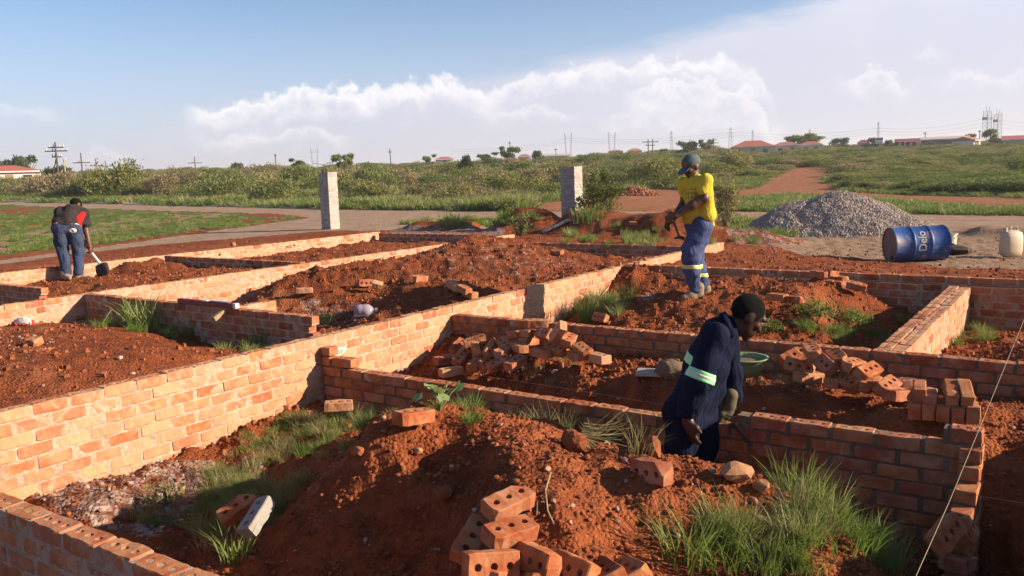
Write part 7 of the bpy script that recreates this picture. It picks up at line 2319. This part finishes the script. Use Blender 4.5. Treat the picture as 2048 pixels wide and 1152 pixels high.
def vehicle(px0, px1, base, top, dist, label, cat, van=True):
    a, b = PD(px0, base, dist), PD(px1, base, dist); c = (a + b) / 2
    w = np.linalg.norm((b - a)[:2]); h = PD(px0, top, dist)[2] - c[2]
    root = empty('van' if van else 'car', tuple(c), math.atan2(b[1] - a[1], b[0] - a[0]), label, cat)
    bm = bmesh.new()
    if van:
        add_box(bm, (0, 1.2, h * .55), (w, 2.2, h * .86), None, .08); add_box(bm, (0, -.15, h * .36), (w * .96, .9, h * .46), None, .08)
    else:
        add_box(bm, (0, .8, h * .40), (w, 1.6, h * .42), None, .08); add_box(bm, (0, .8, h * .76), (w * .58, 1.4, h * .42), None, .12)
    link('body', bm_mesh('body', bm), M_VAN, root)
    bm = bmesh.new(); add_box(bm, (0, -.0 if not van else .085, h * .76), (w * .5 if not van else w * .8, .05, h * .24)); link('windscreen', bm_mesh('windscreen', bm), M_GLASS, root)
    for sx in (-1, 1):
        for sy in (0.1, 1.5):
            bm = bmesh.new(); add_lathe(bm, [(0, -.1), (.33, -.1), (.33, .1), (0, .1)], 14, Matrix.Rotation(math.pi / 2, 4, 'Y' if van else 'X'))
            link('wheel', bm_mesh('wheel', bm), M_TYRE, root, (sx * w * (.45 if van else .33), sy if van else (.1 if sy < 1 else 1.5), .33))
vehicle(1750, 1767, 290, 275, 180, 'white van parked between two trees near the maroon roofs', 'van')
vehicle(1790, 1808, 291, 283, 178, 'left of two pale cars below the long maroon roof', 'car', False)
vehicle(1812, 1832, 291, 283, 178, 'right of two pale cars below the long maroon roof', 'car', False)

def pole(px, base, top, dist, label, arms=((.9, 1.1),), r=.12, mat=None, twin=0.0, group='power line poles on the horizon', stay=None):
    t = PD(px, top, dist); b = PD(px, base, dist); gz = GZ(b[0], b[1]); zb = min(gz, b[2]) - .2
    root = empty('power_pole', (b[0], b[1], zb), -VIEW_AZ + R(8), label, 'pole', group)
    H = t[2] - zb
    for sx in ((-twin, twin) if twin else (0,)):
        bm = bmesh.new(); add_tube(bm, [(sx, 0, 0), (sx, 0, H)], [r, r * .7], 8); link('post', bm_mesh('post', bm), mat or M_POLE, root)
    for f, hw in arms:
        bm = bmesh.new(); add_box(bm, (0, .1, H * f), (hw * 2, .12, .14)); ao = link('cross_arm', bm_mesh('cross_arm', bm), M_POLE, root)
        bm = bmesh.new()
        for u in (-.9, -.3, .5, .95): add_tube(bm, [(u * hw, .1, H * f + .06), (u * hw, .1, H * f + .32)], .06, 6)
        link('insulator', bm_mesh('insulator', bm), M_WHITE, ao)
    if stay:
        bm = bmesh.new(); add_tube(bm, [(0, 0, H * .72), (stay, 0, 0)], .06, 6); link('stay_pole', bm_mesh('stay_pole', bm), M_POLE, root)
    return root
pole(117, 352, 284, 110, 'tallest pole at the left, with two cross arms and a leaning strut', ((.83, 1.2), (.90, .8), (.72, .5)), .13, stay=-1.2)
pole(131, 350, 320, 108, 'short pale pole beside the tallest pole at the left', ((.97, .1),), .10, M_POLE_PALE)
pole(165, 345, 306, 150, 'second pole from the left, with a single cross arm', ((.72, 1.3),), .13)
pole(193, 340, 317, 190, 'third pole from the left, with a single cross arm', ((.7, 1.3),), .13)
pole(212, 338, 322, 240, 'fourth and smallest pole from the left', ((.7, 1.3),), .13)
pole(391, 340, 313, 190, 'pole on the skyline above the left bushes', ((.72, 1.4),), .13)
pole(552, 330, 307, 200, 'thin pole on the skyline left of the left pillar', ((.9, .3),), .14)
pole(781, 322, 297, 210, 'thin pole on the skyline right of the left pillar', ((.85, .5),), .14)
pole(1301, 305, 278, 170, 'twin legged pole on the skyline left of the man in yellow', ((.88, 1.6), (.74, .9)), .12, twin=.45)
pole(1427, 296, 276, 190, 'pole with cross arms right of the man in yellow', ((.75, 1.2), (.9, .7)), .13)
pole(1020, 300, 283, 230, 'thin pole rising behind the flat crowned tree', ((.92, .3),), .12)
pole(1112, 312, 297, 240, 'thin pole left of the tall distant pylons', ((.92, .4),), .12)
pole(1959, 285, 261, 230, 'thin pole between the pale roof and the two tall pylons', ((.93, .3),), .12)
pole(1850, 284, 265, 250, 'thin pole behind the long pale roofed building', ((.93, .4),), .12)

def pylon(px, base, top, dist, wpx, kind, label):
    b = PD(px, base, dist); t = PD(px, top, dist); gz = GZ(b[0], b[1]); zb = min(gz, b[2]) - .2
    H = t[2] - zb; w = wpx / FOC * dist / 2
    root = empty('pylon', (b[0], b[1], zb), -VIEW_AZ + R(20), label, 'pylon', 'high voltage pylons on the horizon')
    bm = bmesh.new(); th = dist * .00016
    def bar(p, q, r=1.0): add_tube(bm, [p, q], th * r, 4, False)
    if kind == 'mast':
        n = 9
        for sx in (-1, 1):
            for sy in (-1, 1): bar((sx * w, sy * w, 0), (sx * w * .8, sy * w * .8, H), 1.3)
        for i in range(n):
            z0, z1 = H * i / n, H * (i + 1) / n
            for sy in (-1, 1):
                bar((-w * .95, sy * w * .9, z0), (w * .95, sy * w * .9, z1)); bar((w * .95, sy * w * .9, z0), (-w * .95, sy * w * .9, z1)); bar((-w * .9, sy * w * .9, z1), (w * .9, sy * w * .9, z1))
        link('lattice', bm_mesh('lattice', bm), M_PYLON, root)
        bm = bmesh.new(); add_box(bm, (0, 0, H * .80), (w * 2.1, w * 2, H * .07)); link('antenna_panel', bm_mesh('antenna_panel', bm), M_PYLON, root)
        bm = bmesh.new()
        for sx in (-.6, .7): add_tube(bm, [(sx * w, 0, H), (sx * w, 0, H * 1.12)], th * 1.4, 4)
        link('whip_aerial', bm_mesh('whip_aerial', bm), M_PYLON, root)
        return
    if kind == 'vee':
        for sx in (-1, 1):
            for e in (-.15, .15):
                bar((sx * w * .45 + e * w, 0, 0), (sx * w + e * w * .6, 0, H), 1.2)
            for i in range(9):
                f0, f1 = i / 9, (i + 1) / 9
                X = lambda f, e: sx * w * (.45 + .55 * f) + e * w * (1 - .4 * f)
                bar((X(f0, -.15), 0, H * f0), (X(f1, .15), 0, H * f1))
        bar((-w * 1.25, 0, H * .84), (w * 1.25, 0, H * .84), 1.2); bar((-w * 1.15, 0, H * .90), (w * 1.15, 0, H * .90))
    else:
        for sx in (-1, 1): bar((sx * w, 0, 0), (sx * w * .25, 0, H), 1.3)
        for i in range(8):
            f0, f1 = i / 8, (i + 1) / 8
            q0, q1 = w * (1 - .75 * f0), w * (1 - .75 * f1)
            bar((-q0, 0, H * f0), (q1, 0, H * f1)); bar((q0, 0, H * f0), (-q1, 0, H * f1))
        for f in (.68, .80, .92): bar((-w * 1.5, 0, H * f), (w * 1.5, 0, H * f), 1.2)
    link('lattice', bm_mesh('lattice', bm), M_PYLON, root)
pylon(1137, 306, 266, 560, 15, 'vee', 'two legged pylon in the middle of the horizon')
pylon(1224, 304, 264, 580, 15, 'vee', 'two legged pylon left of the man in yellow')
pylon(630, 326, 296, 600, 13, 'vee', 'faint two legged pylon above the left pillar')
pylon(1343, 300, 262, 560, 7, 'lat', 'slim lattice pylon just left of the cap of the man in yellow')
pylon(1461, 294, 254, 420, 12, 'lat', 'dark lattice pylon behind the red hip roof')
pylon(1505, 294, 260, 620, 6, 'lat', 'faint slim pylon right of the red hip roof')
pylon(1619, 290, 258, 600, 6, 'lat', 'faint slim pylon above the wide dark tree')
pylon(1756, 286, 244, 520, 7, 'lat', 'slim pylon above the white van')
pylon(1973, 278, 222, 420, 11, 'mast', 'left of two tall lattice masts at the right edge')
pylon(1994, 278, 228, 420, 10, 'mast', 'right of two tall lattice masts at the right edge')
# the dry season air: one closed box round everything, thin enough to leave the near things clear
def haze():
    bm = bmesh.new(); add_box(bm, (0, 0, 22.0), (5600, 5600, 48.0))
    o = link('haze', bm_mesh('haze', bm), None)
    m = bpy.data.materials.new('haze_air'); m.use_nodes = True
    t = m.node_tree; t.nodes.clear()
    v = t.nodes.new('ShaderNodeVolumePrincipled')
    v.inputs['Color'].default_value = (0.96, 0.97, 1.0, 1)
    v.inputs['Density'].default_value = HAZE
    v.inputs['Anisotropy'].default_value = 0.2
    ot = t.nodes.new('ShaderNodeOutputMaterial'); t.links.new(v.outputs[0], ot.inputs['Volume'])
    o.data.materials.append(m)
    tag(o, 'thin pale haze over the plain', None, None, 'stuff')
HAZE = 0.0004
haze()
def cable(pts, dist, label, sag=1.0):
    P3 = []
    for i in range(len(pts) - 1):
        a, b = PD(*pts[i], dist), PD(*pts[i + 1], dist)
        n = 10
        for k in range(n + (i == len(pts) - 2)):
            t = k / n
            q = a + (b - a) * t; q[2] -= 4 * t * (1 - t) * sag
            P3.append(q)
    bm = bmesh.new(); add_tube(bm, [Vector(p - P3[0]) for p in P3], .045, 4, False)
    tag(link('power_line', bm_mesh('power_line', bm), M_PYLON, None, tuple(P3[0])), label, 'power line', 'power lines strung between the pylons')
for i, (y0, y1, y2, y3) in enumerate([(290, 272, 262, 236), (294, 277, 268, 244), (298, 281, 273, 251)]):
    cable([(900, y0 + 8), (1137, y0 - 14), (1461, y1 - 8), (1756, y2 - 6), (1973, y3), (2200, y3 + 4)], 540, ('uppermost', 'middle', 'lowest')[i] + ' power line crossing the right half of the sky above the roofs', 2.5)
